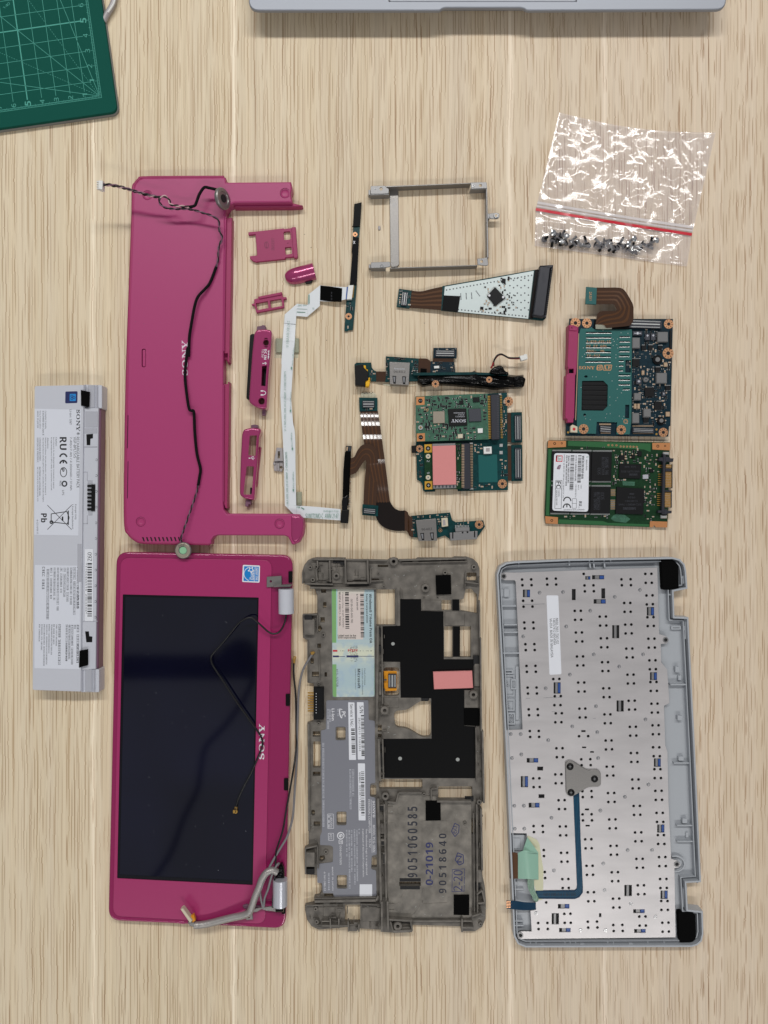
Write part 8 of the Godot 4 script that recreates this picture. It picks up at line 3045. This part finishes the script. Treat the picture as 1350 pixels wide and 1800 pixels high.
# ---------------------------------------------------------------- zip bag of screws
func screw_bag() -> void:
	thing("zip_bag", "clear crinkled zip bag with a red stripe, lying at the upper right", "plastic bag", 1098, 335)
	fr(900, 180, 400.0 / 1350)
	var fold := FastNoiseLite.new()
	fold.seed = 17
	fold.frequency = 0.0032
	fold.noise_type = FastNoiseLite.TYPE_SIMPLEX_SMOOTH
	fold.fractal_type = FastNoiseLite.FRACTAL_RIDGED
	fold.fractal_octaves = 1
	var soft := FastNoiseLite.new()
	soft.seed = 5
	soft.frequency = 0.006
	soft.fractal_octaves = 2
	soft.fractal_gain = 0.3
	var crush := FastNoiseLite.new()
	crush.seed = 23
	crush.noise_type = FastNoiseLite.TYPE_CELLULAR
	crush.cellular_return_type = FastNoiseLite.RETURN_DISTANCE
	crush.cellular_distance_function = FastNoiseLite.DISTANCE_EUCLIDEAN
	crush.frequency = 0.0034
	crush.domain_warp_enabled = true
	crush.domain_warp_amplitude = 60.0
	crush.domain_warp_frequency = 0.003
	crush.domain_warp_fractal_octaves = 1
	crush.fractal_type = FastNoiseLite.FRACTAL_NONE
	var W := 170
	var T := 140
	var at := func(u: float, v: float) -> Vector2:
		var L: Vector2 = Vector2(280, 60).lerp(Vector2(140, 640), v / 0.74) if v < 0.74 else Vector2(140, 640).lerp(Vector2(135, 852), (v - 0.74) / 0.26)
		var R: Vector2 = Vector2(1208, 180).lerp(Vector2(1066, 790), v / 0.74) if v < 0.74 else Vector2(1066, 790).lerp(Vector2(1038, 974), (v - 0.74) / 0.26)
		var p := L.lerp(R, u)
		p.y += 34.0 * (1.0 - v) * sin(u * PI) * (1.0 if u > 0.0 else 0.0) * (1.0 - v)
		return p
	var lift := func(u: float, v: float) -> float:
		var p: Vector2 = at.call(u, v)
		var edge := minf(minf(u, 1.0 - u) / 0.06, minf(v, 1.0 - v) / 0.05)
		edge = smoothstep(0.0, 1.0, edge)
		var big := 1.0 if v < 0.66 else 0.45
		var zip := 1.0 - 0.8 * exp(-pow((v - 0.735) / 0.035, 2.0))
		var a := fold.get_noise_2d(p.x, p.y * 0.8)
		var b := soft.get_noise_2d(p.x, p.y)
		var bed := 2.2 if v > 0.8 and v < 0.97 and u < 0.8 else 0.0
		var c := crush.get_noise_2d(p.x * 0.8 + p.y * 0.3, p.y * 0.6 - p.x * 0.2)
		var k := smoothstep(-0.18, 0.3, soft.get_noise_2d(p.x * 1.25 + 90.0, p.y * 1.25 - 40.0)) * 0.85 + 0.03
		return 0.9 + edge * (zip * big * (1.5 + 2.0 * maxf(-0.2, b) + k * 1.8 * maxf(-0.3, a) * (0.4 + absf(b)) + k * 4.6 * (c + 0.5)) + bed * smoothstep(0.8, 0.85, v))
	var grid := []
	for j in T + 1:
		var row := []
		for i in W + 1:
			var u := float(i) / W
			var v := float(j) / T
			var p: Vector2 = at.call(u, v)
			row.append(w3(p.x, p.y, lift.call(u, v)))
		grid.append(row)
	var s := nb()
	var nrm := []
	for j in T + 1:
		var row := []
		for i in W + 1:
			var a: Vector3 = grid[j][mini(i + 1, W)] - grid[j][maxi(i - 1, 0)]
			var b: Vector3 = grid[mini(j + 1, T)][i] - grid[maxi(j - 1, 0)][i]
			var n := b.cross(a).normalized()
			row.append(n if n.y > 0 else -n)
		nrm.append(row)
	for j in T:
		for i in W:
			quad(s, grid[j][i], grid[j][i + 1], grid[j + 1][i + 1], grid[j + 1][i], nrm[j][i], nrm[j][i + 1], nrm[j + 1][i + 1], nrm[j + 1][i])
	pt("upper_film", s, M.bag_film)
	s = nb()
	var low := []
	for j in range(0, T + 1, 2):
		var row := []
		for i in range(0, W + 1, 2):
			var p: Vector2 = at.call(float(i) / W, float(j) / T)
			row.append(w3(p.x, p.y, 0.3 + 1.6 * absf(soft.get_noise_2d(p.x * 0.7 + 400.0, p.y * 0.7))))
		low.append(row)
	for j in low.size() - 1:
		for i in low[0].size() - 1:
			var n: Vector3 = (low[j + 1][i] - low[j][i]).cross(low[j][i + 1] - low[j][i]).normalized()
			quad(s, low[j][i], low[j][i + 1], low[j + 1][i + 1], low[j + 1][i], n, n, n, n)
	pt("lower_film", s, M.bag_film)
	# red stripe and the two zip ridges
	for e in [[0.722, 0.742, "red_stripe", M.bag_red], [0.672, 0.69, "zip_ridge", M.bag_zip], [0.7, 0.712, "zip_ridge", M.bag_zip]]:
		var rows := []
		for i in 41:
			var u := i / 40.0
			var a: Vector2 = at.call(u, e[0])
			var b: Vector2 = at.call(u, e[1])
			rows.append([a.x, a.y, b.x, b.y, lift.call(u, e[0]) + 0.12, lift.call(u, e[1]) + 0.12])
		s = nb()
		ribbon(s, rows, 0.25, 1)
		pt(e[2], s, e[3])
	# the screws inside: [x, y, turn, kind] kind 0 black, 1 bright, 2 bright washer seen from above, 3 black seen from above
	var list := [[195, 808, 0, 3], [240, 782, 0, 2], [256, 800, 40, 0], [242, 818, 100, 0], [278, 784, 200, 0], [292, 796, 300, 0], [268, 822, 10, 0], [292, 834, 0, 2], [318, 800, 0, 2], [318, 834, 160, 0], [352, 822, 320, 1], [372, 838, 140, 0], [392, 826, 60, 1], [412, 842, 215, 1], [442, 832, 250, 0], [456, 852, 180, 1], [498, 842, 30, 0], [520, 832, 220, 1], [536, 850, 120, 0], [552, 820, 0, 0], [556, 846, 310, 1], [586, 842, 80, 1], [604, 862, 150, 0], [624, 862, 130, 0], [640, 838, 300, 0], [664, 852, 200, 0], [686, 848, 0, 2], [690, 870, 40, 0], [714, 872, 280, 0], [718, 816, 0, 2], [738, 884, 330, 0], [758, 852, 170, 1], [778, 836, 30, 0], [800, 852, 25, 1], [822, 838, 285, 0], [850, 826, 0, 2]]
	var ord := ["first", "second", "third", "fourth", "fifth", "sixth", "seventh", "eighth", "ninth", "tenth", "eleventh", "twelfth", "thirteenth", "fourteenth", "fifteenth", "sixteenth", "seventeenth", "eighteenth", "nineteenth", "twentieth", "twenty-first", "twenty-second", "twenty-third", "twenty-fourth", "twenty-fifth"]
	list.sort_custom(func(a, b): return a[0] < b[0])
	var seen := [0, 0, 0, 0]
	var proto := [null, null]
	for e in list:
		var k: int = e[3]
		var bright := k == 1 or k == 2
		var upright := k > 1
		fr(900, 180, 400.0 / 1350)
		var px: float = ox + e[0] * kk
		var pz: float = oy + e[1] * kk
		var words: String = ["black screw lying sideways in the clear bag, %s black one from the left", "steel screw lying sideways in the clear bag, %s steel one from the left", "bright round screw head facing up in the bag, %s from the left", "black screw seen end on, %s from the left and apart from the pile"][k] % ord[seen[k]]
		seen[k] += 1
		var o: Node3D
		var m := 1 if bright else 0
		if proto[m] == null:
			o = thing("screw", words, "screw", px, pz, "screws in the clear bag")
			org = Vector3.ZERO
			cur = o
			var t := nb()
			spin(t, Vector3.ZERO, Basis.IDENTITY, [[0.0, 0.0], [1.9, 0.0], [2.1, 0.25], [1.95, 0.7], [1.3, 1.05], [0.5, 1.1], [0.45, 0.7], [0.0, 0.6]], 14)
			pt("head", t, M.steel_bright if bright else M.black_plastic)
			t = nb()
			var prof := []
			for i in 8:
				prof.append([0.78, -4.6 + i * 0.6])
				prof.append([1.02, -4.35 + i * 0.6])
			prof.push_front([0.0, -4.9])
			spin(t, Vector3.ZERO, Basis.IDENTITY, prof, 10)
			pt("shaft", t, M.steel if bright else M.black_plastic)
			proto[m] = o
		else:
			o = proto[m].duplicate()
			o.name = numbered("screw")
			add_child(o)
			o.set_meta("label", words)
		fr(0, 0, 1)
		var c := q(px, pz, 3)
		if upright:
			o.position = Vector3(c.x, 1.5 if k == 3 else 2.0, c.y) * 0.001
			o.rotation = Vector3(0.25, e[0], 0.1) if k == 2 else Vector3(PI, 0, 0.2)
			if k == 2:
				o.position.y = 0.0052
			else:
				o.position.y = 0.0018
		else:
			o.position = Vector3(c.x, 2.4, c.y) * 0.001
			o.rotation = Vector3(0, deg_to_rad(-e[2]), PI / 2 + 0.24)
	org = Vector3.ZERO

# ---------------------------------------------------------------- crumbs on the table
func crumbs() -> void:
	thing("rubber_drop", "tiny grey oval drop of rubber inside the sheet-metal cage's open side", "rubber drop", 666.5, 400)
	fr(600, 290, 400.0 / 1350)
	var s := nb()
	slab(s, rounded(py([218, 360, 232, 360, 233, 384, 218, 385], 0.9), 1.3, 4), [], 0.0, 0.9, 0.4, 3)
	pt("drop", s, M.trim_grey)
	var spots := [[412, 996, 1.4, "dark crumb of dirt just left of the middle frame's top corner"], [538, 664, 0.6, "tiny dark speck between the ribbon cable and the cage"], [547, 435, 0.7, "tiny grey crumb to the right of the pink dummy card"], [535, 412, 0.6, "tiny grey crumb right of the pink dummy card's grip bar"], [538, 862, 0.6, "tiny dark speck right of the white ribbon's lower run"], [746, 568, 1.0, "small brown stain spot below the tapered adapter's flex tail"], [640, 612, 0.5, "tiny dark speck above the yellow and black jack"], [574, 598, 0.6, "tiny dark speck right of the grey sticky pad"], [520, 968, 0.8, "small dark speck beside the upper hinge end"]]
	for e in spots:
		thing("crumb", e[3], "crumb", e[0], e[1], "crumbs on the table")
		fr(0, 0, 1)
		s = nb()
		var p := PackedVector2Array()
		for k in 7:
			var a := TAU * k / 7
			p.append(q(e[0] + cos(a) * e[2] * rng.randf_range(0.6, 1.3), e[1] + sin(a) * e[2] * rng.randf_range(0.6, 1.3)))
		slab(s, p, [], 0.0, 0.25, 0.1)
		pt("grain", s, M.steel_dull if e[2] > 0.9 else M.ink_black)
